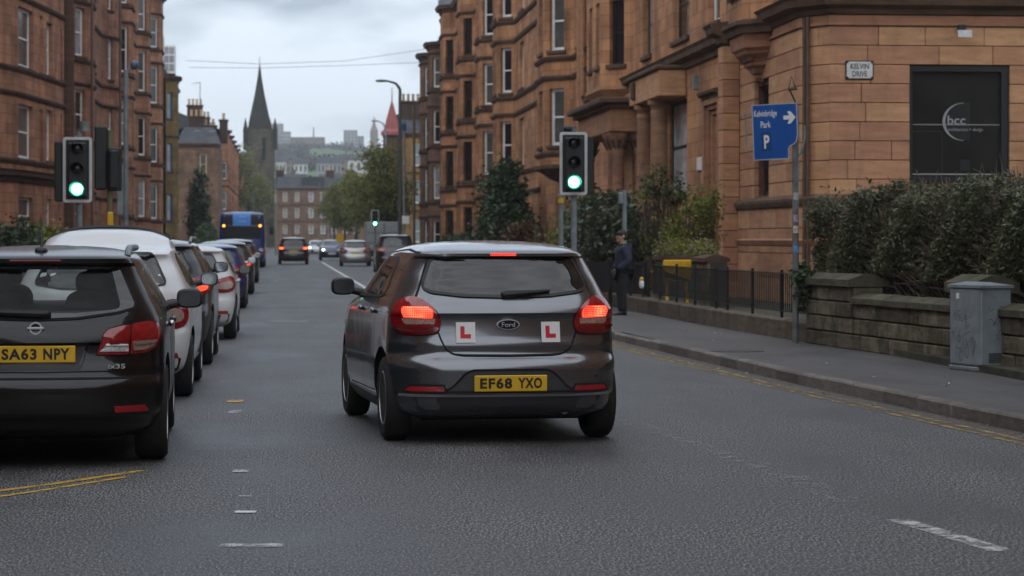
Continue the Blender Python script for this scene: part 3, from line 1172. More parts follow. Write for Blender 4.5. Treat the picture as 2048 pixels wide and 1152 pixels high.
# backing wall
b = MB()
back = offset_plan([CS[0], CS[1], CS[2], CF[1]], -1, -.1)
side_win = (1.72, 3.3, 2.5, 4.95)      # metres from the far end, on the street side
wall_mesh(b, back, -1, .1, 6.0, {0: [side_win], 2: [(u_a, u_b, wz0, wz1)]}, deep=.25)
b.build('wall', m_blkd, corner)
H = .387
ashlar(corner, CS[0], CS[1], -1, 2.36, 5.84, H, [(side_win[0], side_win[1], 2.5, 4.95)], m_blk, 31, .8, 1.4)
ashlar(corner, CS[1], CS[2], -1, 2.36, 5.84, H, [], m_blk, 32, .5, .9)
ashlar(corner, CF[0], CF[1], -1, 1.6, 5.84, H, [(u_a, u_b, wz0, wz1)], m_blk, 33, .75, 1.5)
ashlar(corner, CS[0], CS[1], -1, .2, 2.3, .52, [], m_blk, 34, 1.0, 1.6, proud=.05)
ashlar(corner, CS[1], CS[2], -1, .2, 2.3, .52, [], m_blk, 35, .8, .95, proud=.05)
ashlar(corner, CF[0], CF[1], -1, .2, 1.55, .45, [], m_blk, 36, 1.0, 1.6, proud=.05)
CALL = [CS[0], CS[1], CS[2], CF[1]]
sweep('plinth_course', [CS[0], CS[1], CS[2], (12.0, 47.44)], -1, 2.33, [(-.02, -.12), (.1, -.1), (.14, 0), (.14, .05), (-.02, .14)], m_soot, corner)
sweep('plinth_course', CS, -1, 1.5, [(-.02, -.1), (.07, -.08), (.11, .02), (-.02, .1)], m_mould, corner)
sweep('frieze', CALL, -1, 5.84, [(.02, 0), (.05, .02), (.05, .06), (.012, .07), (.012, .22), (-.1, .22)], m_mould, corner)
sweep('cornice', CALL, -1, 6.28, [(-.1, -.22), (.06, -.2), (.1, -.1), (.26, -.03), (.3, .1), (.36, .17), (-.3, .3)], m_soot, corner)
# upper floors
b = MB()
up_hole = (1.5, 3.3, 6.9, 9.2)
wall_mesh(b, CALL, -1, 6.2, 13.5, {0: [up_hole, (1.5, 3.3, 10.4, 12.5)], 2: [(u_a, u_b, 6.95, 9.3), (u_a, u_b, 10.4, 12.5)]})
b.build('upper_wall', m_st_r, corner)
sweep('eaves_cornice', CALL, -1, 13.5, CORN, m_soot, corner)
b = MB()
b.add([(10.5, 54.6, 13.7), (10.5, 48.2, 13.7), (10.95, 47.44, 13.7), (20, 47.44, 13.7), (20, 54.6, 13.7)], [(0, 1, 2, 3, 4)])
b.build('roof', m_lead, corner)
b = MB()
b.add([(20, 47.44, .1), (20, 54.6, .1), (20, 54.6, 13.7), (20, 47.44, 13.7)], [(0, 1, 2, 3)], [[(0, 0), (7, 0), (7, 13), (0, 13)]])
b.add([(10.5, 54.6, 6.2), (20, 54.6, 6.2), (20, 54.6, 13.7), (10.5, 54.6, 13.7)], [(0, 1, 2, 3)], [[(0, 0), (7, 0), (7, 13), (0, 13)]])
b.build('back_wall', m_st_r, corner)
t, n, L_, angS = seg_frame(CS[0], CS[1], -1)
for (za, zb) in ((6.9, 9.2), (10.4, 12.5)):
    window(corner, (10.5, 54.6 - 2.4), angS, za, zb, 1.8, 'black', m_soot, m_pane)
    window(corner, ((wx0 + wx1) / 2, 47.44), 0, za + .05, zb + (.1 if za < 9 else 0), 2.06, 'black', m_soot, m_pane)
window(corner, (10.6, 54.6 - (side_win[0] + side_win[1]) / 2), angS, 2.5, 4.95, side_win[1] - side_win[0], 'black', m_soot, m_pane, rail=.55, deep=.12)
# corbelled base of the oriel
ob = MB()
rings = []
yc = 52.25
for (z, prj, hw) in ((5.02, .02, .1), (5.1, .1, .16), (5.16, .1, .18), (5.2, .16, .3), (5.3, .2, .42), (5.36, .28, .6), (5.42, .28, .62),
                     (5.5, .3, .72), (5.6, .42, .92), (5.66, .44, .96), (5.72, .5, 1.08), (5.86, .52, 1.12), (6.0, .54, 1.2)):
    rings.append([(10.55, yc + hw + .1, z), (10.5 - prj, yc + hw * .7, z), (10.5 - prj, yc - hw * .7, z), (10.55, yc - hw - .1, z)])
ob.loft(rings)
ob.build('oriel_corbel', m_mould, corner)
dn = MB().box(10.14, 10.24, -.04, .04, 5.44, 5.53).mesh('dentil', m_soot)
for k in range(9):
    link('dentil', dn, corner, (0, yc - .55 + k * .137, 0))
orp = [(10.5, yc + 1.45), (9.95, yc + .85), (9.95, yc - .85), (10.5, yc - 1.45)]
sweep('oriel_cornice', orp, -1, 6.14, [(-.05, -.14), (.05, -.12), (.08, 0), (.16, .06), (.16, .14), (-.1, .22)], m_soot, corner)
b = MB()
wall_mesh(b, orp, -1, 6.3, 13.4, {0: [(.2, .65, 6.95, 9.1)], 1: [(.35, 1.35, 6.95, 9.1)], 2: [(.2, .65, 6.95, 9.1)]})
b.build('oriel_wall', m_st_r, corner)
for (i, w) in ((0, .45), (1, 1.0), (2, .45)):
    P, Q = orp[i], orp[i + 1]
    t, n, L_, an = seg_frame(P, Q, -1)
    uu = {0: .425, 1: .85, 2: .425}[i]
    window(corner, (P[0] + t.x * uu, P[1] + t.y * uu), an, 6.95, 9.1, w, 'white', m_soot, m_pane2)
# downpipe in the corner
for (dx, dy) in ((10.6, 47.86), (10.55, 47.96)):
    MB().tube([(dx, dy, .6), (dx, dy, 6.05)], .04, 8).build('downpipe', m_drain, corner, True)
# the office window
ow = MB()
fw = .1
for (a0, a1, z0, z1) in ((wx0, wx0 + .07, wz0, wz1), (wx1 - .15, wx1, wz0, wz1), (wx0 + .07, wx1 - .15, wz0, wz0 + .1), (wx0 + .07, wx1 - .15, wz1 - .12, wz1)):
    ow.box(a0, a1, 47.5, 47.62, z0, z1)
wo = ow.build('office_window', m_bframe, corner)
m_off = mat('office_glass', (0.02, 0.021, 0.02), .12, var=.25, scale=.8, spec=.35)
MB().box(wx0 + .03, wx1 - .1, 47.58, 47.585, wz0 + .05, wz1 - .05).build('pane', m_off, wo)
m_vinyl = mat('window_vinyl_grey', (0.3, 0.31, 0.31), .5, var=.05)
m_vblack = mat('window_vinyl_black', (0.006, 0.007, 0.008), .4, var=.05)


def wpx(px, py):
    v = DP(px, py, dep(13.6, 47.5))
    return v.x, v.z


yv = 47.574
lx0, lz = wpx(1826, 249)
lx1, _ = wpx(2006, 249)
MB().box(lx0, lx1, yv, yv + .003, lz - .008, lz + .008).build('line', m_vinyl, wo)
bx0, bz1 = wpx(1895, 204)
bx1, bz0 = wpx(1943, 281)
arc_c = wpx(1927, 243)
rO, rI = .41, .40
cres, disc = MB(), MB()
po, pi_ = [], []
for k in range(25):
    a = math.pi * (.5 + k / 24)
    po.append((arc_c[0] + .44 * math.cos(a) + .03, arc_c[1] + .385 * math.sin(a)))
    pi_.append((arc_c[0] + .385 * math.cos(a) + .03, arc_c[1] + .375 * math.sin(a)))
for k in range(24):
    cres.add([(po[k][0], yv, po[k][1]), (po[k + 1][0], yv, po[k + 1][1]), (pi_[k + 1][0], yv, pi_[k + 1][1]), (pi_[k][0], yv, pi_[k][1])], [(0, 1, 2, 3)])
cres.build('logo_crescent', m_vinyl, wo)
disc.add([(p[0], yv + .002, p[1]) for p in pi_] + [(bx1, yv + .002, bz0), (bx1, yv + .002, bz1)], [tuple(range(27))])
disc.build('logo_field', m_vblack, wo)
v = wpx(1915, 240)
text_part('logo_text', 'bcc', m_vinyl, wo, (v[0], yv - .002, v[1]), .37, .19, bold=.012)
v = wpx(1933, 259.5)
text_part('logo_text', 'architecture + design', m_vinyl, wo, (v[0], yv - .002, v[1]), .72, .085)
v = wpx(1933, 330)
MB().box(v[0] - .1, v[0] + .1, yv, yv + .004, v[1] - .11, v[1] + .11).build('sticker', m_vblack, wo)
MB().box(wx0 + .09, wx1 - .17, 47.555, 47.57, wz0 + .13, wz0 + .155).build('bead', m_vinyl, wo)
MB().box(wx0 + .08, wx0 + .72, yv + .001, yv + .004, wz0 + 1.0, wz0 + 1.02).build('bead', m_vblack, wo)
MB().box(wx0 + .69, wx0 + .72, yv + .0005, yv + .0035, wz0 + .16, wz0 + .995).build('bead', m_vblack, wo)

# street name plate
v = DP(1719, 140, dep(11.7, 47.4))
np_ = thing('street_name_plate', 'white street name plate with black letters on the sandstone corner', 'sign', (v.x, 47.43, v.z))
MB().cbox(-.29, .29, -.03, 0, -.19, .19, .012).build('border', m_black, np_)
MB().cbox(-.265, .265, -.036, -.028, -.168, .168, .004).build('face', mat('enamel_white', (0.6, 0.6, 0.58), .3, var=.15, scale=8), np_)
text_part('lettering', 'KELVIN', m_black, np_, (0, -.038, .072), .38, .11, bold=.012)
text_part('lettering', 'DRIVE', m_black, np_, (0, -.038, -.078), .3, .11, bold=.012)
for sx in (-1, 1):
    for sz in (-1, 1):
        MB().lathe([(.022, 0), (.022, -.008)], 8, (sx * .25, -.036, sz * .155), 'y').build('corner_bolt', m_black, np_)
# floodlight
v = DP(1928, 68, dep(13.8, 47.2))
fl = thing('floodlight', 'small grey floodlight on the wall above the office window', 'light', (v.x, 47.43, v.z))
MB().cbox(-.08, .08, -.1, 0, .06, .2, .01).build('bracket', m_blackp, fl)
b = MB()
b.add([(-.15, -.3, -.08), (.15, -.3, -.08), (.15, -.06, -.1), (-.15, -.06, -.1), (-.16, -.26, .08), (.16, -.26, .08), (.15, -.06, .07), (-.15, -.06, .07)],
      [(0, 3, 2, 1), (4, 5, 6, 7), (1, 2, 6, 5), (2, 3, 7, 6), (3, 0, 4, 7)])
b.build('housing', m_blackp, fl)
b = MB()
b.add([(-.14, -.305, -.07), (.14, -.305, -.07), (.15, -.268, .075), (-.15, -.268, .075)], [(0, 1, 2, 3)])
b.build('glass', mat('floodlight_glass', (0.45, 0.46, 0.46), .25), fl)
cb = MB()
v2 = DP(1907, 62, dep(13.7, 47.2))
cb.tube([(v2.x, 47.42, 6.2), (v2.x - .01, 47.42, v2.z + .2), (v2.x, 47.42, v2.z - .3)], .008, 5)
cb.build('cable', m_black, fl, loc=None)
fl.children[-1].matrix_parent_inverse = Matrix.Translation(-Vector(fl.location))

# ---- second house: doorway, big window, columns, porch
XB = 10.7
hb = thing('terraced_house', 'orange sandstone house with paired columns, tall window and carved porch', 'building')
yP = lambda p, x=XB: PX(p, x)[1]
pier = [(10.5, 54.62), (10.1, 54.62), (10.1, 55.2), (10.7, 55.2)]
ashlar(hb, (10.5, 54.62), (10.1, 54.62), 1, .2, 6.0, .387, [], m_blk, 41, .5, .8)
for i in range(15):
    link('stone_block', block_mesh(.56, .1, .37, m_blk, .006, 'a'), hb, (10.1, 54.92, .2 + i * .387), (0, 0, -math.pi / 2))
MB().box(10.2, 10.8, 54.73, 55.2, .1, 6.0).build('pier_core', m_blkd, hb)
d0, d1 = yP(1440), yP(1410)
w0, w1 = yP(1374), yP(1340)
plan = [(XB, 55.2), (XB, 83.0)]
holes = {0: [(d0 - 55.2, d1 - 55.2, .6, 5.05), (w0 - 55.2, w1 - 55.2, 2.7, 5.3)]}
b = MB()
wall_mesh(b, plan, 1, .1, 6.2, holes, deep=.5)
b.add([(20, 55.2, .1), (20, 83, .1), (20, 83, 13.6), (20, 55.2, 13.6)], [(0, 1, 2, 3)], [[(0, 0), (28, 0), (28, 13), (0, 13)]])
b.build('wall', m_st_r, hb)
sweep('cornice', [(10.15, 54.6), (10.15, 55.25), (XB, 55.25), (XB, 83)], 1, 6.3, CORN, m_soot, hb)
sts_b = [(6.95, 8.95), (10.4, 12.3)]
bay_b = bay(XB, PX(1264, XB)[1], .85, .9, 3.4)
planu = [(XB, 54.62)] + bay_b + [(XB, 83.0)]
tenement(hb, planu, 1, 6.2, 13.6, [(0, 'p', 1440, 1416, sts_b, 'white', m_pane2), (0, 'p', 1378, 1346, sts_b, 'black', m_pane), (0, 'p', 1303, 1286, sts_b, 'black', m_pane3),
                                   (1, 'f', .25, .72, sts_b, 'black', m_pane), (2, 'f', .1, .34, sts_b, 'black', m_pane), (2, 'f', .6, .84, sts_b, 'black', m_pane)], m_st_r, m_soot, [9.6])
b = MB()
b.add([(p[0], p[1], 13.75) for p in planu] + [(20, 83, 13.75), (20, 54.62, 13.75)], [tuple(range(len(planu) + 2))])
b.build('roof', m_lead, hb)
# bay floor slab moulding
sweep('bay_corbel', bay_b, 1, 6.2, [(-.6, -.7), (-.35, -.45), (-.2, -.3), (-.02, -.1), (.06, -.02), (.06, .1), (-.2, .1)], m_mould, hb)
# stepped door surround and door
for k in range(4):
    o = .12 * k
    b = MB()
    ya, yb_ = d0 + o * 1.3, d1 - o * 1.3
    x_ = XB + .08 * k - .06
    b.box(x_, x_ + .1, ya, ya + .12, .6, 5.05 - o)
    b.box(x_, x_ + .1, yb_ - .12, yb_, .6, 5.05 - o)
    b.box(x_, x_ + .1, ya + .12, yb_ - .12, 4.93 - o, 5.05 - o)
    b.build('door_architrave', m_mould, hb)
sweep('door_hood', [(XB, d0 - .15), (XB, d1 + .15)], 1, 5.15, SMALLC, m_soot, hb)
dr = MB().box(XB + .4, XB + .46, d0 + .3, d1 - .3, .6, 3.9).build('door', mat('dark_door', (0.03, 0.016, 0.012), .4), hb)
MB().box(XB + .39, XB + .44, d0 + .5, d1 - .5, 4.0, 4.6).build('fanlight', m_pane, dr)
window(hb, (XB - .02, (w0 + w1) / 2), -math.pi / 2, 2.7, 5.3, w1 - w0, 'black', m_soot, pane_mat('window_white_blind', (0.55, 0.57, 0.58), .2), rail=.52, deep=.08)
v = DP(1400, 328, dep(XB, yP(1400)))
MB().cbox(XB - .04, XB + .02, v.y - .28, v.y + .28, v.z - .17, v.z + .17, .01).build('intercom', m_platew, hb)
v = DP(1396, 165, dep(XB, yP(1396)))
MB().cbox(XB - .14, XB + .02, v.y - .08, v.y + .08, v.z - .19, v.z + .19, .02).build('wall_lamp', m_galv, hb)
# paired columns
colb = MB()
colb.lathe([(.34, 0), (.34, .14), (.3, .16), (.3, .26), (.26, .3), (.245, .6), (.25, 1.5), (.225, 3.75), (.24, 3.78), (.24, 3.84), (.22, 3.88), (.26, 3.98), (.32, 4.02), (.32, 4.14)], 20)
m_colst = stone('column_stone', (0.31, 0.165, 0.105), .35, .1, .6, (0.05, 0.032, 0.026), 1.2)
colm = colb.mesh('column', m_colst, True)
for p in (1318, 1290):
    x_ = 10.25
    y_ = PX(p, x_)[1]
    link('column', colm, hb, (x_, y_, 1.2))
    MB().cbox(x_ - .4, x_ + .5, y_ - .4, y_ + .4, .2, 1.2, .02).build('pedestal', m_mould, hb)
ya, yb_ = PX(1336, 10.2)[1], PX(1276, 10.2)[1]
MB().cbox(9.95, XB - .01, ya, yb_, 5.36, 6.05, .02).build('entablature', m_blk, hb)
MB().cbox(9.85, XB - .02, ya - .06, yb_ + .06, 6.06, 6.18, .03).build('entablature_cornice', m_soot, hb)
MB().cbox(9.86, 9.95, yb_ - 1.2, yb_ - .7, 5.5, 6.0, .05).build('carved_bracket', m_soot, hb)
MB().cbox(XB - .18, XB - .012, PX(1276, XB)[1], PX(1258, XB)[1], 1.0, 6.0, .03).build('pilaster', m_mould, hb)
# porch further along
py0, py1 = PX(1250, 9.9)[1], PX(1184, 9.9)[1]
pcol = MB()
pcol.lathe([(.3, 0), (.3, .2), (.22, .26), (.2, .5), (.17, 2.7), (.2, 2.75), (.19, 2.85), (.3, 3.2), (.34, 3.25), (.34, 3.35)], 16)
pcm = pcol.mesh('column', m_colst, True)
for (x_, y_) in ((9.75, py0 + .35), (9.75, py0 + 1.3), (9.75, py1 - .4), (10.4, py0 + .35)):
    link('porch_column', pcm, hb, (x_, y_, 1.3))
    ac = MB()
    for k in range(10):
        a = k * .628
        ac.add([(x_ + .2 * math.cos(a), y_ + .2 * math.sin(a), 4.2), (x_ + .36 * math.cos(a + .1), y_ + .36 * math.sin(a + .1), 4.42),
                (x_ + .36 * math.cos(a + .5), y_ + .36 * math.sin(a + .5), 4.42), (x_ + .2 * math.cos(a + .5), y_ + .2 * math.sin(a + .5), 4.15)], [(0, 1, 2, 3)])
    ac.build('capital_leaves', m_soot, hb)
MB().cbox(9.45, XB - .01, py0, py1, .2, 1.3, .02).build('porch_base', m_soot, hb)
MB().cbox(9.45, XB - .012, py0 - .05, py1 + .05, 4.66, 5.35, .03).build('porch_frieze', m_mould, hb)
pcn = MB()
pcn.cbox(9.3, XB - .014, py0 - .18, py1 + .18, 5.351, 5.48, .02)
pcn.cbox(9.12, XB - .016, py0 - .35, py1 + .35, 5.481, 5.66, .04)
pcn.build('porch_cornice', m_soot, hb)
MB().box(XB - .05, XB - .03, py0 + 1.7, py1 - .8, 1.3, 4.2).build('doorway', m_dark, hb)

# ---- third house with the corbelled bay
hc = thing('terraced_house', 'orange sandstone house with a corbelled white sash bay behind the right signal', 'building')
yC0, yC1 = 83.0, 98.0
XC = 10.6
bay_c = bay(XC, PX(1146, XC)[1], .95, .95, 2.6)
sts_c = [(5.0, 7.1), (8.5, 10.7), (12.0, 14.0)]
planc = [(XC, yC0)] + bay_c + [(XC, yC1)]
tenement(hc, planc, 1, 4.2, 15.3, [(1, 'p', 1128, 1099, sts_c, 'white', m_pane2), (2, 'f', .25, .7, sts_c, 'white'), (4, 'f', .3, .6, sts_c, 'white'), (0, 'f', .3, .7, sts_c, 'white')],
         m_st_c, m_soot, [4.7, 7.5, 8.2, 11.0, 11.7], True, 20)
tenement(hc, [(XC, yC0), (XC, yC1)], 1, .1, 4.2, [(0, 'f', .15, .25, [(1.0, 3.2)], 'black', m_pane), (0, 'f', .55, .65, [(1.0, 3.2)], 'white')], m_st_c, m_soot, [], False, 20)
sweep('bay_corbel', bay_c, 1, 4.2, [(-.9, -.55), (-.5, -.4), (-.3, -.25), (-.1, -.12), (.1, -.05), (.12, .08), (-.1, .12)], m_soot, hc)
slate_roof(hc, XC - .2, 20, yC0, yC1, 15.5)
for yy in (83.5, 84.5):
    MB().tube([(XC - .12, yy, .2), (XC - .12, yy, 15)], .1, 8).build('wall_shaft', m_mould, hc, True)

# ---- further tenements
sts_d = [(1.3, 3.3), (4.75, 6.9), (8.2, 10.25), (11.65, 13.7)]
far_specs = [
    ('tenement', 'tall orange sandstone tenement with canted bays behind the dark evergreen', (1030, 992), 98.0, 129.5, m_st_r, 'white', 15.3, sts_d),
    ('tenement', 'orange tenement with dark windowed bays and a round stack on its roof', (950, 912), 129.5, 156.5, m_st_c, 'black', 15.6, sts_d),
    ('tenement', 'brown end tenement of the right hand row with white framed bays', (884, 866), 156.5, 178.0, m_st_f, 'white', 14.4, [(.9, 2.8), (4.2, 6.4), (7.9, 10.1), (11.6, 13.6)]),
]
for (nm, lab, pas, y0, y1, mm, sty, ztop, sts) in far_specs:
    rt = thing(nm, lab, 'building', group='tenements on the right of the street')
    plan = [(XW, y0)]
    cols = []
    for k, pa_ in enumerate(pas):
        by = bay(XW, PX(pa_, XW)[1], .75, .75, 2.3)
        i0 = len(plan)
        plan += by
        cols += [(i0, 'f', .2, .8, sts, sty, m_pane if sty == 'black' else None), (i0 + 1, 'f', .12, .42, sts, sty), (i0 + 1, 'f', .58, .88, sts, sty), (i0 + 2, 'f', .2, .8, sts, sty)]
        cols += [(i0 - 1, 'f', .62, .8, sts, 'white')]
    plan.append((XW, y1))
    cols.append((len(plan) - 2, 'f', .3, .55, sts, 'white'))
    st_ = []
    for (za, zb) in sts:
        st_ += [za - .25, zb + .3]
    tenement(rt, plan, 1, .1, ztop, cols, mm, m_soot, st_, True, 21)
    rf = slate_roof(rt, XW - .1, 21, y0, y1, ztop + .2, 3.0)
    chimney(rt, XW + 2.5, y0 + .6, ztop + .5, 3.4, 2.6, .8, 5, mm)
    if ztop == 15.6:
        for (pp, yy) in ((900, 146.5), (900, 148.5)):
            MB().lathe([(.7, 0), (.7, .5), (.55, .6), (.45, 1.6), (.5, 1.7), (.25, 1.9), (.0, 2.0)], 14, (XW - .2, yy, ztop + .25)).build('roof_ventilator', m_lead, rt, True)

# ---- red turreted building past the gap
tb = thing('turreted_building', 'tan sandstone building with a red conical corner turret far down the right side', 'building')
m_tan = sandstone('tan_sandstone', (0.3, 0.17, 0.06), (0.22, 0.12, 0.045), (0.09, 0.05, 0.03), .9, .36, .4)
XT = 9.6
yt0 = PX(842, XT)[1]
x_r = 13.5
yt = 232
front_y = yt
sts_t = [(1.2, 3.4), (5.0, 7.2), (8.6, 10.8)]
P0 = DP(800, 478, yt * CA + 1)
P1 = DP(862, 478, yt * CA + 1)
tenement(tb, [(P0.x, yt), (P1.x + 3, yt)], -1, .1, 11.6, [(0, 'f', .2, .38, sts_t, 'white', m_pane3), (0, 'f', .45, .62, sts_t, 'white', m_pane3), (0, 'f', .75, .9, sts_t, 'white')], m_tan, m_soot, [4.3, 8.0], True)
wb = MB()
wall_mesh(wb, [(P0.x, yt), (P0.x, yt + 40)], 1, .1, 11.6, {0: [(5 + 6 * k, 6.4 + 6 * k, a, b_) for k in range(5) for (a, b_) in sts_t]})
wb.build('side_wall', m_tan, tb)
b = MB()
for (p, q) in (((P0.x, yt), (P1.x + 3, yt)), ((P0.x, yt + 40), (P1.x + 3, yt + 40))):
    pass
b.add([(P0.x, yt, 11.7), (P1.x + 3, yt, 11.7), (P1.x + 3, yt + 5, 13.9), (P0.x, yt + 5, 13.9)], [(0, 1, 2, 3)], [[(0, 0), (8, 0), (8, 6), (0, 6)]])
b.add([(P0.x, yt + 5, 13.9), (P1.x + 3, yt + 5, 13.9), (P1.x + 3, yt + 40, 13.7), (P0.x, yt + 40, 13.7)], [(0, 1, 2, 3)], [[(0, 0), (8, 0), (8, 35), (0, 35)]])
b.build('roof', m_slate, tb)
tc_ = DP(785, 478, yt * CA)
b = MB()
b.lathe([(.85, .1), (.85, 11.3), (.95, 11.5), (.95, 11.7)], 12, (tc_.x, yt + .2, 0))
b.build('turret_wall', m_tan, tb)
m_redsl = mat('red_roof_slate', (0.3, 0.085, 0.08), .8, var=.25, scale=3)
b = MB()
b.lathe([(1.1, 11.6), (1.05, 11.9), (.78, 12.15), (.55, 13.1), (.25, 14.2), (.03, 15.0)], 12, (tc_.x, yt + .2, 0))
b.build('turret_roof', m_redsl, tb)
MB().tube([(tc_.x, yt + .2, 14.9), (tc_.x, yt + .2, 16.2)], [.06, .03], 6).build('finial', m_black, tb)
chimney(tb, DP(826, 0, yt).x, yt + 4, 12.5, 2.4, 1.9, .9, 4, m_st_f)

# ================================================================== left-hand terrace
m_st_l = sandstone('red_sandstone', (0.42, 0.2, 0.112), (0.3, 0.138, 0.08), (0.08, 0.032, 0.022), .85, .36, .55)
m_st_l2 = sandstone('dark_red_sandstone', (0.34, 0.158, 0.09), (0.25, 0.112, 0.068), (0.06, 0.026, 0.02), .85, .36, .6)


def zpx(py, p, x):
    return ZP(py, *PX(p, x))


def rows_from(p, x, rows):
    return [(zpx(b_, p, x), zpx(a, p, x)) for a, b_ in rows]


def st_lines(sts):
    o = []
    for (a, b_) in sts:
        o += [a - .22, b_ + .28]
    return o


# first tenement, nearest
tl = thing('tenement', 'nearest red sandstone tenement on the left, cut by the frame edge, white sash bay', 'building', group='tenements on the left of the street')
pl = [PX(-130, -10.4), PX(-12, -10.3), PX(33, -9.75), PX(92, -9.2), PX(128, -8.85)]
yend = pl[-1][1] + 1.0
pl += [(-10.0, yend)]
for a, b_ in zip(pl[:-1], pl[1:]):
    assert b_[1] > a[1], (a, b_)
s1 = rows_from(50, -9.5, [(-185, -60), (12, 132), (207, 316)])
s1g = rows_from(40, -9.5, [(392, 470)])
s2 = rows_from(97, -9.1, [(-130, -15), (43, 149), (218, 321)])
s2g = rows_from(84, -9.1, [(395, 470)])
s1 += s1g
s2 += s2g
ztop = 13.2
tenement(tl, pl, -1, .1, ztop, [(2, 'p', 37, 66, s1, 'white', m_pane2), (2, 'p', 80, 86, s1[:3], 'white', m_pane), (3, 'p', 93, 105, s2, 'white', m_pane2), (3, 'p', 121, 125, s2[:3], 'white', m_pane)],
         m_st_l, m_sootl, [s1[1][0] - .12, s1[2][0] - .1, s1[2][1] + .35, s1[1][1] + .35], True, -21)
sweep('ground_floor_cornice', pl, -1, zpx(352, 50, -9.5), CORN, m_sootl, tl)
slate_roof(tl, -9.8, -21, pl[0][1], yend, ztop + .2)
MB().tube([(*PX(133, -8.9), .2), (*PX(133, -8.9), ztop)], .32, 10).build('rain_shaft', m_sootl, tl, True)

# second tenement
t2 = thing('tenement', 'second red sandstone tenement on the left, behind the green signal', 'building', group='tenements on the left of the street')
q = [(-10.0, yend + .02), (-10.0, PX(146, -9.7)[1]), PX(182, -9.1)]
q.append((-9.1, q[-1][1] + 2.2))
q.append((-9.9, q[-1][1] + .9))
q += [(-9.9, PX(214, -9.6)[1] - .2), PX(236, -9.15), (-9.15, PX(236, -9.15)[1] + 3)]
q.append((-9.9, q[-1][1] + .9))
for a, b_ in zip(q[:-1], q[1:]):
    assert b_[1] > a[1], (a, b_)
sa = rows_from(160, -9.4, [(-95, -10), (10, 108), (176, 275), (395, 460)])
sa[2] = (zpx(275, 160, -9.4), zpx(176, 160, -9.4))
sb = rows_from(222, -9.4, [(-40, 17), (75, 157), (213, 300), (350, 425)])
tenement(t2, q, -1, .1, 16.4, [(1, 'p', 151, 170, sa, 'white'), (2, 'f', .25, .7, sa, 'white'), (5, 'p', 216, 226, sb, 'white'), (6, 'f', .2, .75, sb, 'white'), (4, 'f', .3, .7, sb, 'white')], m_st_l2, m_sootl,
         st_lines(sa[1:]), True, -21)
slate_roof(t2, -9.8, -21, q[0][1], q[-1][1], 16.6)
for pp in (184, 240):
    MB().tube([(*PX(pp, -8.95), .2), (*PX(pp, -8.95), 16)], .07, 6).build('downpipe', m_drain, t2)

# third tenement
t3 = thing('tenement', 'third red sandstone tenement on the left with a slated corner turret', 'building', group='tenements on the left of the street')
w = [(-9.9, q[-1][1] + .02), (-9.9, PX(244, -9.6)[1] if PX(244, -9.6)[1] > q[-1][1] + .5 else q[-1][1] + 1)]
w.append((-9.1, w[-1][1] + 1.0)); w.append((-9.1, w[-1][1] + 2.4)); w.append((-9.9, w[-1][1] + 1.0))
w.append((-9.9, PX(272, -9.9)[1] if PX(272, -9.9)[1] > w[-1][1] + .5 else w[-1][1] + 2)); w.append((-9.1, w[-1][1] + 1.0)); w.append((-9.1, w[-1][1] + 2.4)); w.append((-9.9, w[-1][1] + 1.0))
w.append((-9.9, max(PX(296, -9.9)[1], w[-1][1] + 1))); w.append((-9.0, w[-1][1] + 1.2)); w.append((-9.0, w[-1][1] + 3.0)); w.append((-9.9, w[-1][1] + 1.2))
sc_ = rows_from(306, -9.4, [(27, 88), (127, 202), (250, 322), (367, 437)])
tenement(t3, w, -1, .1, sc_[0][1] + 1.6, [(1, 'f', .2, .8, sc_, 'white'), (2, 'f', .2, .7, sc_, 'white'), (5, 'f', .2, .8, sc_, 'white'), (6, 'f', .2, .7, sc_, 'white'), (9, 'f', .2, .8, sc_, 'white'), (10, 'f', .2, .7, sc_, 'white'), (4, 'f', .3, .6, sc_, 'white'), (8, 'f', .3, .6, sc_, 'white')],
         m_st_l, m_sootl, st_lines(sc_), True, -21)
slate_roof(t3, -9.8, -21, w[0][1], w[-1][1], sc_[0][1] + 1.8)
y3 = w[-1][1]
b = MB()
zt = zpx(118, 322, -9.3)
b.lathe([(1.1, .1), (1.1, zt - .6), (1.25, zt - .5), (1.25, zt - .3)], 12, (-10.3, y3 + 2.2, 0))
b.build('turret_wall', m_st_l, t3)
b = MB()
b.lathe([(1.2, zt - .3), (1.1, zt), (.95, zt + 1.8), (.9, zt + 2.6), (.5, zt + 2.9)], 12, (-10.3, y3 + 2.2, 0))
b.build('turret_roof', m_slate, t3)
MB().box(-9.6, -9.05, y3 + 1.0, y3 + 1.9, zt + .3, zt + 1.7).build('dormer', m_wframe, t3)

# ochre house with blue windows
t4 = thing('townhouse', 'ochre stone house with blue window frames and a glazed roof dormer', 'building')
x4 = -9.4
ya4 = PX(343, x4)[1]
ya4 = max(ya4, y3 + 4.0)
pl4 = [(x4 - .5, ya4), (x4 - .5, ya4 + .6), (x4 + .4, ya4 + 1.6), (x4 + .4, ya4 + 4.5), (x4 - .5, ya4 + 5.5), (x4 - .5, ya4 + 22)]
s4 = rows_from(348, x4, [(190, 242), (290, 346), (390, 442)])
m_och = sandstone('ochre_sandstone', (0.2, 0.125, 0.04), (0.14, 0.09, 0.03), (0.06, 0.04, 0.02), .8, .36, .5)
tenement(t4, pl4, -1, .1, s4[0][1] + 1.2, [(1, 'f', .12, .6, s4, 'blue', m_pane3), (2, 'f', .2, .7, s4, 'white'), (4, 'f', .2, .3, s4, 'white')], m_och, m_sootl, [s4[1][1] + .6], True, -20)
b = MB()
zz = s4[0][1] + 1.4
wall_mesh(b, [(x4 - .5, ya4), (-20, ya4)], 1, .1, zz, {})
b.build('gable_wall', m_och, t4)
b = MB()
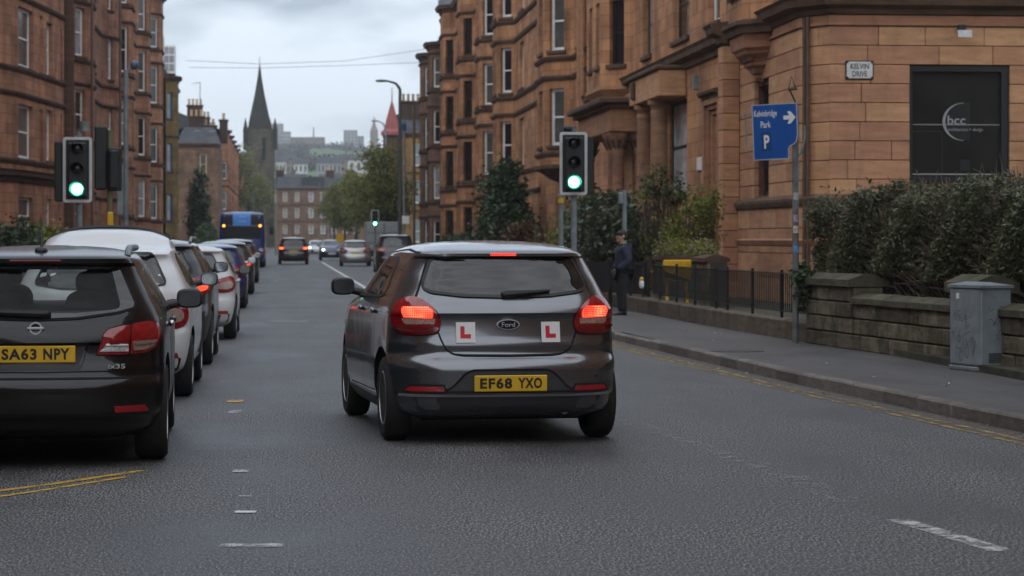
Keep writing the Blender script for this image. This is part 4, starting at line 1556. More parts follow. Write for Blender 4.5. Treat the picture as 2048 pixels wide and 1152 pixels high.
b.add([(x4 - .2, ya4, zz), (x4 - .2, ya4 + 22, zz), (x4 - 3.4, ya4 + 22, zz + 4.6), (x4 - 3.4, ya4, zz + 4.6)], [(0, 1, 2, 3)], [[(0, 0), (22, 0), (22, 6), (0, 6)]])
b.add([(x4 - .2, ya4, zz), (x4 - 3.4, ya4, zz + 4.6), (-18, ya4, zz + 4.6), (-20, ya4, zz)], [(0, 1, 2, 3)], [[(0, 0), (3, 5), (9, 5), (12, 0)]])
b.add([(x4 - 3.4, ya4, zz + 4.6), (x4 - 3.4, ya4 + 22, zz + 4.6), (-18, ya4 + 22, zz + 4.6), (-18, ya4, zz + 4.6)], [(0, 1, 2, 3)], [[(0, 0), (22, 0), (22, 6), (0, 6)]])
b.build('roof', m_slate, t4)
dm = MB()
dm.box(x4 - .75, x4 + .25, ya4 + .5, ya4 + 3.2, zz + .2, zz + 2.6)
dmo = dm.build('dormer', m_wframe, t4)
pb_ = MB()
for k in range(2):
    for j in range(3):
        pb_.box(x4 - .68 + k * .47, x4 - .27 + k * .47, ya4 + .47, ya4 + .5, zz + .4 + j * .72, zz + 1.0 + j * .72)
pb_.build('pane', m_pane3, dmo)

# low slate roofed villa
t5 = thing('villa', 'low brown stone villa with slate roof, skylights and chimney stacks on the left', 'building')
x5 = -8.3
d5 = 262
y5 = d5
pA, pB = DP(384, 478, d5), DP(437, 478, d5)
s5 = rows_from(400, pA.x + .6, [(0, 0)])
z_ = lambda py: HC + (HY - py) * d5 / F
tenement(t5, [(pA.x - 1.5, y5), (pB.x, y5)], -1, .1, z_(292), [(0, 'f', .55, .72, [(z_(352), z_(308)), (z_(420), z_(380))], 'cream', m_pane2)], m_st_f, m_sootl, [], True)
wbm = MB()
s5b = [(z_(352), z_(308)), (z_(425), z_(382))]
wall_mesh(wbm, [(pB.x, y5), (pB.x, y5 + 18)], -1, .1, z_(292), {0: [(2 + 5 * k, 3.4 + 5 * k, a, b_) for k in range(3) for (a, b_) in s5b]})
wbm.build('side_wall', m_st_f, t5)
b = MB()
b.add([(pA.x - 1.8, y5 - .3, z_(290)), (pB.x + .3, y5 - .3, z_(290)), (pB.x - .6, y5 + 5, z_(252)), (pA.x - .9, y5 + 5, z_(252))], [(0, 1, 2, 3)], [[(0, 0), (5, 0), (4, 6), (1, 6)]])
b.add([(pB.x + .3, y5 - .3, z_(290)), (pB.x + .3, y5 + 18, z_(290)), (pB.x - .6, y5 + 13, z_(252)), (pB.x - .6, y5 + 5, z_(252))], [(0, 1, 2, 3)], [[(0, 0), (18, 0), (13, 6), (5, 6)]])
b.build('roof', m_slate, t5)
for px_ in (395, 425):
    v = DP(px_, 268, d5 + 1.5)
    MB().box(v.x - .35, v.x + .35, v.y, v.y + .3, v.z - .4, v.z + .4).build('skylight', m_lead, t5)
for (px_, top, n_) in ((394, 222, 3), (420, 240, 2)):
    v = DP(px_, top, d5 + 6)
    chimney(t5, v.x, y5 + 6, z_(290), v.z - z_(290) - .9, 1.6, .8, n_, m_st_f)
chimney(t5, DP(448, 0, d5 + 10).x, y5 + 10, z_(280), 2.4, .9, 2.0, 3, m_st_f)

# terrace beyond
t6 = thing('terrace_row', 'row of small red terraced houses below the church on the left', 'building')
x6 = -7.2
ya6, yb6 = 281, 428
pl6 = [(x6, ya6)]
cols6 = []
s6 = [(1.4, 3.6), (5.0, 7.1), (8.6, 10.6)]
yy = ya6 + 4
while yy < yb6 - 12:
    i0 = len(pl6)
    pl6 += bay(x6, yy, .9, .9, 2.2, -1)
    cols6 += [(i0, 'f', .2, .8, s6, 'white'), (i0 + 1, 'f', .3, .7, s6, 'white')]
    yy += 15
pl6.append((x6, yb6))
tenement(t6, pl6, -1, .1, 14.2, cols6, m_st_l, m_sootl, [4.4, 7.8], True, -18)
wbm = MB()
wall_mesh(wbm, [(-18, ya6), (x6, ya6)], -1, .1, 14.2, {})
wbm.build('gable_wall', m_st_l, t6)
slate_roof(t6, x6, -18, ya6, yb6, 14.3, 2.2)
for k in range(4):
    chimney(t6, x6 - 3, ya6 + 2 + 28 * k, 14.6, 2.4, 1.8, .8, 4, m_st_l2)


# ================================================================== the street behind and beside the camera
sts_n = [(1.2, 3.3), (4.8, 6.9), (8.3, 10.4), (11.8, 13.8)]


def plain_row(lab, x, y0, y1, side, mm, ztop, back):
    rt = thing('tenement', lab, 'building')
    plan = [(x, y0)]
    cols = []
    yy = y0 + 5
    while yy < y1 - 8:
        i0 = len(plan)
        plan += bay(x, yy, .8, .8, 2.4, side)
        cols += [(i0 + 1, 'f', .25, .75, sts_n, 'white')]
        cols += [(i0 - 1, 'f', .35, .6, sts_n, 'white')]
        yy += 12
    plan.append((x, y1))
    tenement(rt, plan, side, .1, ztop, cols, mm, m_sootl, [4.3, 7.8, 11.2], True, back)
    slate_roof(rt, x, back, y0, y1, ztop + .2)
    return rt


plain_row('red tenement row beside the camera on the left, outside the picture', -10.4, -70, 80, -1, m_st_l, 14.5, -22)
plain_row('orange tenement row beyond the side street, behind the camera on the right', 10.8, -70, 26, 1, m_st_r, 14.5, 22)
eb = thing('tenement', 'red tenement closing the street behind the camera', 'building')
tenement(eb, [(40, -78), (-40, -78)], -1, .1, 14.0, [(0, 'f', .05 + .1 * k, .075 + .1 * k, sts_n, 'white') for k in range(9)], m_st_l, m_sootl, [4.3, 7.8], True)

# ================================================================== vehicles
def pchip(xs, ys):
    xs = np.asarray(xs, float); ys = np.asarray(ys, float)
    h = np.diff(xs); dl = np.diff(ys) / h
    d = np.zeros_like(ys)
    for k in range(1, len(xs) - 1):
        if dl[k - 1] * dl[k] > 0:
            w1, w2 = 2 * h[k] + h[k - 1], h[k] + 2 * h[k - 1]
            d[k] = (w1 + w2) / (w1 / dl[k - 1] + w2 / dl[k])
    d[0], d[-1] = dl[0], dl[-1]

    def f(x):
        x = min(max(x, xs[0]), xs[-1])
        k = min(max(int(np.searchsorted(xs, x)) - 1, 0), len(xs) - 2)
        t = (x - xs[k]) / h[k]
        return ((1 + 2 * t) * (1 - t) ** 2 * ys[k] + t * (1 - t) ** 2 * h[k] * d[k]
                + t * t * (3 - 2 * t) * ys[k + 1] + t * t * (t - 1) * h[k] * d[k + 1])
    x0, n = float(xs[0]), 1500
    st = (float(xs[-1]) - x0) / n
    lut = [float(f(x0 + st * k)) for k in range(n + 1)] + [float(ys[-1])]

    def g_(x):
        q = (x - x0) / st
        if q <= 0:
            return lut[0]
        if q >= n:
            return lut[n]
        i = int(q)
        return lut[i] + (lut[i + 1] - lut[i]) * (q - i)
    return g_


class Shape:
    """car body as a stack of rounded plan outlines: rows (z, half width, rear y, front y, corner radius, rear bow)"""

    def __init__(s, rows, taper_r=.05, taper_f=.08):
        s.rows = rows
        z = [r_[0] for r_ in rows]
        s.fW, s.fR, s.fF, s.fC, s.fB = [pchip(z, [r_[k] for r_ in rows]) for k in range(1, 6)]
        s.z0, s.z1 = z[0], z[-1]
        s.tr, s.tf = taper_r, taper_f
        s.len = max(r_[3] for r_ in rows)

    def warp(s, x, y, z):
        W, Yr, Yf, B = s.fW(z), s.fR(z), s.fF(z), s.fB(z)
        q = abs(x) / max(W, 1e-3)
        a = max(0.0, 1 - (y - Yr) / 1.1)
        b = max(0.0, 1 - (Yf - y) / 1.1)
        y2 = y + B * q * q * a - B * 1.6 * q * q * b
        k = 1 - s.tr * a * a - s.tf * b * b
        return (x * k, y2, z)

    def params(s, z):
        W, Yr, Yf = s.fW(z), s.fR(z), s.fF(z)
        C = min(s.fC(z), W * .9, (Yf - Yr) * .45)
        return W, Yr, Yf, C

    def outline(s, z, nb=12, nc=10, ns=34):
        W, Yr, Yf, C = s.params(z)
        p = [((W - C) * k / nb, Yr) for k in range(nb)]
        p += [(W - C + C * math.sin(math.pi / 2 * k / nc), Yr + C - C * math.cos(math.pi / 2 * k / nc)) for k in range(nc)]
        p += [(W, Yr + C + (Yf - Yr - 2 * C) * k / ns) for k in range(ns)]
        p += [(W - C + C * math.cos(math.pi / 2 * k / nc), Yf - C + C * math.sin(math.pi / 2 * k / nc)) for k in range(nc)]
        p += [((W - C) * (1 - k / nb), Yf) for k in range(nb + 1)]
        h = [s.warp(x, y, z) for x, y in p]
        return h + [(-x, y, zz) for (x, y, zz) in h[-2:0:-1]]

    def rear(s, sv, z):
        """surface point at arc length sv from the rear centre line"""
        W, Yr, Yf, C = s.params(z)
        a = abs(sv)
        if a <= W - C:
            x, y = a, Yr
        elif a <= W - C + C * math.pi / 2:
            t = (a - (W - C)) / C
            x, y = W - C + C * math.sin(t), Yr + C - C * math.cos(t)
        else:
            x, y = W, Yr + C + (a - (W - C) - C * math.pi / 2)
        x, y, z = s.warp(x, y, z)
        return Vector((math.copysign(x, sv), y, z))

    def front(s, sv, z):
        W, Yr, Yf, C = s.params(z)
        a = abs(sv)
        if a <= W - C:
            x, y = a, Yf
        else:
            t = min((a - (W - C)) / C, math.pi / 2)
            x, y = W - C + C * math.sin(t), Yf - C + C * math.cos(t)
            if t >= math.pi / 2:
                y = Yf - C - (a - (W - C) - C * math.pi / 2)
        x, y, z = s.warp(x, y, z)
        return Vector((math.copysign(x, sv), y, z))

    def side(s, y, z, sg=1):
        W, Yr, Yf, C = s.params(z)
        x = W
        if y < Yr + C:
            q = max(0.0, min(1.0, (Yr + C - y) / C))
            x = W - C + C * math.sqrt(max(0, 1 - q * q))
        elif y > Yf - C:
            q = max(0.0, min(1.0, (y - Yf + C) / C))
            x = W - C + C * math.sqrt(max(0, 1 - q * q))
        x, y2, z = s.warp(x, y, z)
        return Vector((sg * x, y2, z))

    def body(s, sub=4):
        rings = []
        zs = []
        rw = [r_[0] for r_ in s.rows]
        for a, b in zip(rw[:-1], rw[1:]):
            n = max(2, min(7, int((b - a) / .02)))
            zs += [a + (b - a) * k / n for k in range(n)]
        zs.append(rw[-1])
        b = MB()
        b.loft([s.outline(z) for z in zs])
        return b


def smooth_poly(pts, n=6, closed=True):
    out = []
    N = len(pts)
    for i in range(N):
        p0, p1, p2, p3 = [pts[(i + k - 1) % N] for k in range(4)]
        for k in range(n):
            t = k / n
            out.append(tuple(.5 * ((2 * p1[j]) + (-p0[j] + p2[j]) * t + (2 * p0[j] - 5 * p1[j] + 4 * p2[j] - p3[j]) * t * t
                                   + (-p0[j] + 3 * p1[j] - 3 * p2[j] + p3[j]) * t ** 3) for j in range(2)))
    return out


def round_poly(pts, r, n=4):
    out = []
    N = len(pts)
    for i in range(N):
        p0, p1, p2 = Vector(pts[i - 1]), Vector(pts[i]), Vector(pts[(i + 1) % N])
        a, b = p0 - p1, p2 - p1
        q = min(r, a.length * .45, b.length * .45)
        A_, B_ = p1 + a.normalized() * q, p1 + b.normalized() * q
        for k in range(n + 1):
            t = k / n
            out.append(tuple((1 - t) ** 2 * A_ + 2 * t * (1 - t) * p1 + t * t * B_))
    return out


def densify(pts, step=.06):
    out = []
    for i, p in enumerate(pts):
        q = pts[(i + 1) % len(pts)]
        L_ = math.hypot(q[0] - p[0], q[1] - p[1])
        n = max(1, int(L_ / step))
        out += [(p[0] + (q[0] - p[0]) * k / n, p[1] + (q[1] - p[1]) * k / n) for k in range(n)]
    return out


def fnormal(fn, a, b, cen):
    e = .004
    p = fn(a, b)
    du = fn(a + e, b) - fn(a - e, b)
    dv = fn(a, b + e) - fn(a, b - e)
    n = du.cross(dv)
    if n.length < 1e-9:
        return p, (p - cen).normalized()
    n.normalize()
    if n.dot(p - cen) < 0:
        n = -n
    return p, n


def patch(poly, fn, off=.004, rings=6, rim=.012, cen=Vector((0, 2, .7)), bulge=0.0):
    """panel lying on the body surface, with an edge that turns back into it"""
    poly = densify(poly)
    cx = sum(p[0] for p in poly) / len(poly)
    cz = sum(p[1] for p in poly) / len(poly)
    n = len(poly)
    b = MB()
    p, nv = fnormal(fn, cx, cz, cen)
    vs_ = [p + nv * (off + bulge)]
    for i in range(1, rings + 1):
        t = i / rings
        for (a, c) in poly:
            q, nv = fnormal(fn, cx + (a - cx) * t, cz + (c - cz) * t, cen)
            vs_.append(q + nv * (off + bulge * (1 - t ** 3)))
    for (a, c) in poly:
        q, nv = fnormal(fn, a, c, cen)
        vs_.append(q - nv * rim)
    fs = [(0, 1 + k, 1 + (k + 1) % n) for k in range(n)]
    for i in range(rings):
        o = 1 + i * n
        for k in range(n):
            fs.append((o + k, o + n + k, o + n + (k + 1) % n, o + (k + 1) % n))
    b.add(vs_, fs)
    return b


def strip(pts, w, fn, off=.003, cen=Vector((0, 2, .7)), closed=False):
    pts = densify(pts + ([] if closed else []), .05) if closed else densify_open(pts, .05)
    b = MB()
    n = len(pts)
    vs_ = []
    for i, p in enumerate(pts):
        q0 = pts[(i - 1) % n] if closed else pts[max(i - 1, 0)]
        q1 = pts[(i + 1) % n] if closed else pts[min(i + 1, n - 1)]
        d = Vector((q1[0] - q0[0], q1[1] - q0[1]))
        d = d.normalized() if d.length > 1e-9 else Vector((1, 0))
        m = Vector((-d.y, d.x)) * w / 2
        for sg in (-1, 1):
            q, nv = fnormal(fn, p[0] + m.x * sg, p[1] + m.y * sg, cen)
            vs_.append(q + nv * off)
    fs = [(2 * i, 2 * i + 1, 2 * ((i + 1) % n) + 1, 2 * ((i + 1) % n)) for i in range(n if closed else n - 1)]
    return b.add(vs_, fs)


def densify_open(pts, step):
    out = []
    for p, q in zip(pts[:-1], pts[1:]):
        L_ = math.hypot(q[0] - p[0], q[1] - p[1])
        n = max(1, int(L_ / step))
        out += [(p[0] + (q[0] - p[0]) * k / n, p[1] + (q[1] - p[1]) * k / n) for k in range(n)]
    return out + [pts[-1]]


def mirror(pts):
    return [(-a, b) for a, b in pts]


def cut_body(mb, m_paint, cutters, name='body'):
    """carve wheel arches (and window openings) out of the body"""
    me = mb.mesh(name, [m_paint, m_dark], True, 50)
    ob = bpy.data.objects.new('tmp_body', me)
    COL.objects.link(ob)
    tmp = []
    for c in cutters:
        cm = c.mesh('cutter', [m_paint, m_dark])
        cm.polygons.foreach_set('material_index', [1] * len(cm.polygons))
        co = bpy.data.objects.new('tmp_cut', cm)
        COL.objects.link(co)
        tmp.append(co)
        md = ob.modifiers.new('b', 'BOOLEAN')
        md.operation = 'DIFFERENCE'
        md.solver = 'EXACT'
        md.object = co
    dg = bpy.context.evaluated_depsgraph_get()
    out = bpy.data.meshes.new_from_object(ob.evaluated_get(dg))
    for o in tmp + [ob]:
        bpy.data.objects.remove(o)
    out.polygons.foreach_set('use_smooth', [True] * len(out.polygons))
    out.set_sharp_from_angle(angle=R(38))
    out.name = name
    return out


TY = {}


def wheel_meshes(r, w, spokes=10):
    key = (r, w, spokes)
    if key in TY:
        return TY[key]
    t = MB()
    t.lathe([(r * .64, -w / 2 + .01), (r * .9, -w / 2), (r * .975, -w / 2 + .02), (r, -w / 2 + .05), (r, w / 2 - .05), (r * .975, w / 2 - .02), (r * .9, w / 2), (r * .64, w / 2 - .01)], 40, axis='x')
    rim = MB()
    rim.lathe([(r * .66, -w / 2 + .01), (r * .66, w / 2 - .012), (r * .61, w / 2 - .004), (r * .585, w / 2 - .05), (r * .56, w / 2 - .12)], 36, axis='x')
    for k in range(spokes):
        a = 2 * math.pi * k / spokes
        ca, sa = math.cos(a), math.sin(a)
        q = .042 * r / .32
        b_ = MB().cbox(-.012, .014, -q * .55, q * .55, .05, r * .63, .008)
        M_ = Matrix.Translation((w / 2 - .04, 0, 0)) @ Matrix.Rotation(a, 4, 'X')
        b_.xf(M_)
        rim.add(b_.v, b_.f)
    rim.lathe([(.0, w / 2 - .06), (.07, w / 2 - .06), (.07, w / 2 - .02), (.03, w / 2 - .012), (0, w / 2 - .012)], 16, axis='x')
    back = MB().lathe([(r * .6, w / 2 - .14), (0.01, w / 2 - .14)], 24, axis='x')
    TY[key] = (t.mesh('tyre', m_rubber, True, 50), rim.mesh('rim', m_alloy, True, 30), back.mesh('brake_disc', m_dark))
    return TY[key]


def add_wheels(root, axles, half, r, w, spokes=10):
    ty, rm, bk = wheel_meshes(r, w, spokes)
    for ya in axles:
        for sg in (1, -1):
            o = link('wheel', ty, root, (sg * (half - w / 2), ya, r), (0, 0, 0 if sg > 0 else math.pi))
            link('rim', rm, o)
            link('brake_disc', bk, o)


m_lens = mat('tail_lens_red', (0.26, 0.006, 0.01), .12, coat=.8, var=.35, scale=18)
m_lensd = mat('tail_lens_dark_red', (0.12, 0.004, 0.006), .15, coat=.8)
m_lensclear = mat('tail_lens_clear', (0.34, 0.24, 0.2), .2, coat=.8, var=.5, scale=60)
m_lensw = mat('tail_lens_white', (0.5, 0.5, 0.5), .2, coat=.8, var=.5, scale=60)
m_reflector = mat('red_reflector', (0.3, 0.012, 0.016), .3, var=.2, scale=40)
m_headlamp = mat('headlamp_glass', (0.5, 0.52, 0.54), .1, coat=1, var=.3, scale=20)
m_cglass = mat('car_glass_dark', (0.012, 0.013, 0.015), .035, var=.3, spec=.7)
m_cglass2 = mat('car_glass_grey', (0.05, 0.056, 0.06), .06, var=.3, spec=.7)
m_badge = mat('badge_silver', (0.55, 0.55, 0.57), .35, metal=.3, var=.05)
m_mirror = mat('mirror_glass', (0.45, 0.52, 0.54), .06, metal=.9)


def led_mat(name, base, glow, strength, scale):
    """lamp cluster that is lit: rows of small bright cells behind a red ribbed lens"""
    m, t, b, o = ntree(name)
    tc = nn(t, 'ShaderNodeTexCoord')
    w1 = nn(t, 'ShaderNodeTexWave', {'Vector': tc.outputs['Object'], 'Scale': scale[0], 'Distortion': 0.6}, wave_type='BANDS', bands_direction='X')
    w2 = nn(t, 'ShaderNodeTexWave', {'Vector': tc.outputs['Object'], 'Scale': scale[2], 'Distortion': 0.6}, wave_type='BANDS', bands_direction='Z')
    n1 = nn(t, 'ShaderNodeTexNoise', {'Vector': tc.outputs['Object'], 'Scale': 9.0, 'Detail': 1.0})
    mu = nn(t, 'ShaderNodeMath', {0: w1.outputs['Fac'], 1: w2.outputs['Fac']}, operation='MULTIPLY')
    m2 = nn(t, 'ShaderNodeMath', {0: mu.outputs[0], 1: n1.outputs['Fac']}, operation='MULTIPLY')
    r_ = nn(t, 'ShaderNodeMapRange', {'Value': m2.outputs[0], 'From Min': .12, 'From Max': .6, 'To Min': 0.0, 'To Max': 1.0})
    st = nn(t, 'ShaderNodeMapRange', {'Value': r_.outputs[0], 'To Min': strength * .28, 'To Max': strength})
    b.inputs['Base Color'].default_value = c4(base)
    b.inputs['Roughness'].default_value = .2
    rp = nn(t, 'ShaderNodeMixRGB', {'Fac': r_.outputs[0], 'Color1': c4((1, .035, .02)), 'Color2': c4(glow)}, use_clamp=True)
    t.links.new(rp.outputs[0], b.inputs['Emission Color'])
    t.links.new(st.outputs[0], b.inputs['Emission Strength'])
    return m


m_brake = led_mat('brake_light_lit', (0.5, .01, .01), (1, .36, .16), 1.9, (24, 24, 22))
m_brake3 = led_mat('high_brake_light_lit', (0.4, .01, .01), (1, .1, .05), 1.5, (20, 20, 12))
m_tailon = mat('tail_light_lit', (0.5, .02, .01), .3, emit=(1, .07, .02), estr=.75, var=.3, scale=30)
m_tail2 = mat('orange_red_light_lit', (0.5, .04, .01), .3, emit=(1, .13, .025), estr=1.7)
m_amber = mat('amber_light_lit', (0.6, .2, .01), .3, emit=(1, .33, .03), estr=2.2)
m_white_on = mat('headlight_lit', (0.9, .9, .8), .3, emit=(.95, 1, .92), estr=6.0)


def door_mirror(root, sh, sg, y, z, m_shell, w=.2, h=.13, glass=m_mirror, yawm=0.0):
    p = sh.side(y, z, sg)
    arm = MB().tube([p + Vector((-.03 * sg, 0, 0)), p + Vector((.1 * sg, 0, .03))], [.035, .03], 8)
    o = MB()
    c = (p.x + sg * (.06 + w / 2), p.y + .02, p.z + .06)
    o.loft(superell(c, (w / 2, .07, h / 2), .62, 20, 12))
    o.add(arm.v, arm.f)
    mo = o.build('door_mirror', m_shell, root, True, angle=60)
    g_ = MB()
    pts = [(c[0] + w * .43 * math.copysign(abs(math.cos(a)) ** .6, math.cos(a)), c[1] - .062, c[2] + h * .42 * math.copysign(abs(math.sin(a)) ** .6, math.sin(a))) for a in [2 * math.pi * k / 24 for k in range(24)]]
    q = [(x, y_ + .02, z_) for x, y_, z_ in pts]
    g_.loft([q, [(c[0] + (x - c[0]) * .97, y_ - .012, c[2] + (z_ - c[2]) * .97) for x, y_, z_ in pts]])
    g_.build('mirror_glass', glass, mo)
    return mo


def number_plate(root, text, x, y, z, w=.52, h=.115, m=m_yellow, tilt=0.0, back=False):
    pl_ = MB().cbox(-w / 2, w / 2, -.012, 0, -h / 2, h / 2, .006).build('number_plate', m, root, False, (x, y, z), (tilt, 0, math.pi if back else 0))
    if text:
        a, b_ = text.split(' ')
        text_part('lettering', a, m_black, pl_, (-w * .205, -.0135, .002), w * .44, h * .66, bold=.035, spacing=1.14)
        text_part('lettering', b_, m_black, pl_, (w * .262, -.0135, .002), w * .33, h * .66, bold=.035, spacing=1.14)
    return pl_


def arches(axles, r, half):
    out = []
    for ya in axles:
        for sg in (1, -1):
            out.append(MB().lathe([(r, -.19), (r, .3)] if sg > 0 else [(r, -.3), (r, .19)], 40, (sg * (half - .07), ya, r * .93), 'x'))
    return out


# ------------------------------------------------------------------ the grey learner hatchback
def learner():
    rows = [(.19, .78, .22, 3.9, .26, .05), (.24, .85, .10, 4.02, .30, .07), (.30, .885, .05, 4.08, .33, .09), (.375, .9, .025, 4.12, .35, .10), (.385, .905, .004, 4.13, .35, .10),
            (.47, .912, .0, 4.15, .36, .115), (.57, .917, .0, 4.15, .36, .115), (.62, .917, .02, 4.14, .36, .115), (.65, .916, .055, 4.12, .35, .11), (.69, .914, .092, 4.1, .34, .1),
            (.75, .912, .088, 4.06, .34, .095), (.80, .91, .108, 4.02, .33, .09), (.955, .9, .124, 3.86, .32, .085), (.99, .895, .098, 3.75, .32, .085), (1.03, .885, .118, 3.5, .32, .08),
            (1.09, .862, .165, 3.1, .30, .075), (1.13, .84, .2, 2.98, .28, .07), (1.25, .785, .275, 2.72, .26, .06), (1.36, .73, .345, 2.5, .24, .055), (1.40, .705, .36, 2.42, .23, .05),
            (1.418, .69, .325, 2.38, .22, .045), (1.44, .675, .325, 2.33, .22, .045), (1.46, .65, .36, 2.25, .22, .04), (1.485, .6, .5, 2.1, .22, .03), (1.51, .5, .75, 1.9, .2, .02), (1.53, .34, 1.05, 1.65, .15, .01), (1.538, .1, 1.25, 1.45, .05, 0)]
    sh = Shape(rows, .055, .1)
    th = R(4.6)
    root = thing('hatchback', 'dark grey hatchback with two red L plates and brake lights lit', 'car',
                 (1.655 + .66 * math.sin(th), 18.62 - .66 * math.cos(th), 0), th)
    mp = paint('metallic_grey_paint', (0.138, 0.146, 0.162), .8, .22)
    axles, wr, half = (.66, 3.33), .325, .895
    me = cut_body(sh.body(), mp, arches(axles, .375, half))
    link('body', me, root)
    add_wheels(root, axles, half, wr, .2, 10)
    rear, sd = sh.rear, sh.side
    # glass
    rw = [(0, 1.108), (.36, 1.118), (.60, 1.145), (.665, 1.175), (.66, 1.22), (.585, 1.385), (.55, 1.402), (0, 1.408)]
    rw = rw + [(-a, b) for a, b in rw[-2:0:-1]]
    rw = round_poly(rw, .03, 3)
    gl = patch(rw, rear, .009, 10).build('rear_window', m_cglass, root, True)
    strip(rw, .022, rear, .0105, closed=True).build('window_seal', m_blackp, gl, True)
    for sg in (1, -1):
        f = lambda y, z, s_=sg: sd(y, z, s_)
        for (nm, pl_) in (('side_window', [(.9, 1.14), (1.05, 1.12), (1.78, 1.1), (1.8, 1.395), (1.15, 1.395), (1.0, 1.35)]),
                          ('side_window', [(1.88, 1.1), (2.86, 1.1), (2.7, 1.2), (2.35, 1.385), (1.9, 1.398)])):
            patch(round_poly(pl_, .03, 3), f, .004, 5).build(nm, m_cglass, root, True)
        strip([(.86, 1.12), (1.04, 1.1), (2.9, 1.08)], .02, f, .006).build('window_trim', m_blackp, root)
        patch(round_poly([(.84, 1.16), (1.0, 1.1), (2.92, 1.08), (2.72, 1.24), (2.34, 1.412), (1.1, 1.412), (.95, 1.37)], .04, 3), f, .0015, 5).build('door_frame', m_blackp, root, True)
        for pts in ([(1.83, 1.08), (1.84, .5), (1.8, .34)], [(1.02, 1.08), (1.05, .9), (.98, .7), (1.08, .55)], [(2.8, 1.06), (2.86, .6), (2.8, .36)], [(1.08, .36), (2.8, .34)]):
            strip(pts, .008, f, .002).build('door_seam', m_dark, root)
        for yh in (1.16, 2.0):
            MB().loft(superell(tuple(f(yh, .985) + Vector((sg * .018, 0, 0))), (.02, .1, .022), .7)).build('door_handle', mp, root, True)
        patch(round_poly([(1.1, .2), (2.9, .2), (2.92, .32), (1.08, .32)], .02), f, .012, 3).build('sill', m_blackp, root, True)
        # lamps
        tl_ = [(.735, 1.105), (.62, 1.045), (.556, .97), (.545, .9), (.565, .845), (.62, .83), (.78, .825), (.88, .845), (.95, .92), (.965, 1.0), (.88, 1.075)]
        m2 = (lambda p: p) if sg > 0 else mirror
        lamp = patch(smooth_poly(m2(tl_), 4), rear, .02, 7, .02, bulge=.012).build('tail_light', m_lens, root, True)
        strip(smooth_poly(m2(tl_), 4), .012, rear, .006, closed=True).build('lamp_seal', m_dark, lamp)
        patch(round_poly(m2([(.60, .975), (.82, .975), (.845, 1.0), (.83, 1.025), (.64, 1.025), (.6, 1.0)]), .01), rear, .034, 3, .004).build('brake_lamp', m_brake, lamp)
        patch(round_poly(m2([(.585, .905), (.80, .905), (.83, .935), (.82, .965), (.585, .965)]), .012), rear, .0345, 3, .004).build('reverse_lamp', m_lensclear, lamp)
        patch(smooth_poly(m2([(.575, .885), (.58, .85), (.65, .842), (.78, .84), (.87, .862), (.91, .893)]), 3), rear, .0335, 3, .004).build('fog_lamp', m_lensd, lamp, True)
        patch(round_poly(m2([(.52, .405), (.80, .405), (.84, .412), (.8, .44), (.56, .44)]), .006), rear, .008, 3).build('reflector', m_reflector, root)
        strip(m2([(.5, .395), (.87, .395), (.8, .452), (.53, .452)]), .014, rear, .005, closed=True).build('reflector_surround', m_dark, root)
        hl = [(.45, .72), (.62, .68), (.95, .74), (1.1, .84), (.8, .82), (.5, .79)]
        patch(smooth_poly(m2(hl), 3), sh.front, .008, 4, .012, Vector((0, 2, .7))).build('headlight', m_headlamp, root, True)
    ws = [(.68, 1.12), (-.68, 1.12), (-.58, 1.36), (-.54, 1.41), (.54, 1.41), (.58, 1.36)]
    patch(round_poly(ws, .04), sh.front, .004, 6).build('windscreen', m_cglass, root, True)
    # tailgate seams
    seam = [(-.56, .845), (-.535, .78), (-.50, .715), (-.44, .682), (-.36, .672), (0, .668), (.36, .672), (.44, .682), (.50, .715), (.535, .78), (.56, .845)]
    strip(seam, .013, rear, .007).build('tailgate_seam', m_dark, root)
    for sg in (1, -1):
        strip([(sg * .735, 1.1), (sg * .70, 1.17), (sg * .62, 1.37), (sg * .6, 1.41)], .01, rear, .007).build('tailgate_seam', m_dark, root)
    # bumper: plate recess, bright line, valance
    rec = [(-.56, .40), (.56, .40), (.47, .43), (.36, .54), (.30, .565), (-.30, .565), (-.36, .54), (-.47, .43)]
    m_gpl = mat('grey_bumper_plastic', (0.036, 0.036, 0.039), .5, var=.15)
    rc = patch(round_poly(rec, .03), rear, .002, 5).build('plate_recess', m_gpl, root, True)
    strip(round_poly(rec, .03), .016, rear, .004, closed=True).build('recess_edge', m_dark, rc)
    strip([(-.90, .384), (-.5, .382), (.5, .382), (.90, .384)], .01, rear, .016).build('bright_strip', m_badge, root)
    patch(round_poly([(-.88, .25), (.88, .25), (.95, .372), (-.95, .372)], .03), rear, .004, 5).build('valance', m_gpl, root, True)
    py = rear(0, .46).y
    number_plate(root, 'EF68 YXO', .0, py - .004, .465, .555, .122)
    # badge
    bd = MB()
    py = rear(0, .9).y - .012
    for (rx, rz, y_, m_, nm) in ((.088, .04, 0, m_badge, 'badge'), (.079, .033, -.006, mat('badge_blue', (0.008, 0.01, 0.02), .2, coat=.5), 'badge_field')):
        rg = [[(rx * math.cos(a), y_ + dy, rz * math.sin(a)) for a in [2 * math.pi * k / 36 for k in range(36)]] for dy in (.016, -.004)]
        o = MB().loft(rg).build(nm, m_, root if nm == 'badge' else bo, True, (0, py, .903) if nm == 'badge' else None, angle=30)
        if nm == 'badge':
            bo = o
    text_part('lettering', 'Ford', m_badge, bo, (0, -.012, 0), .1, .034)
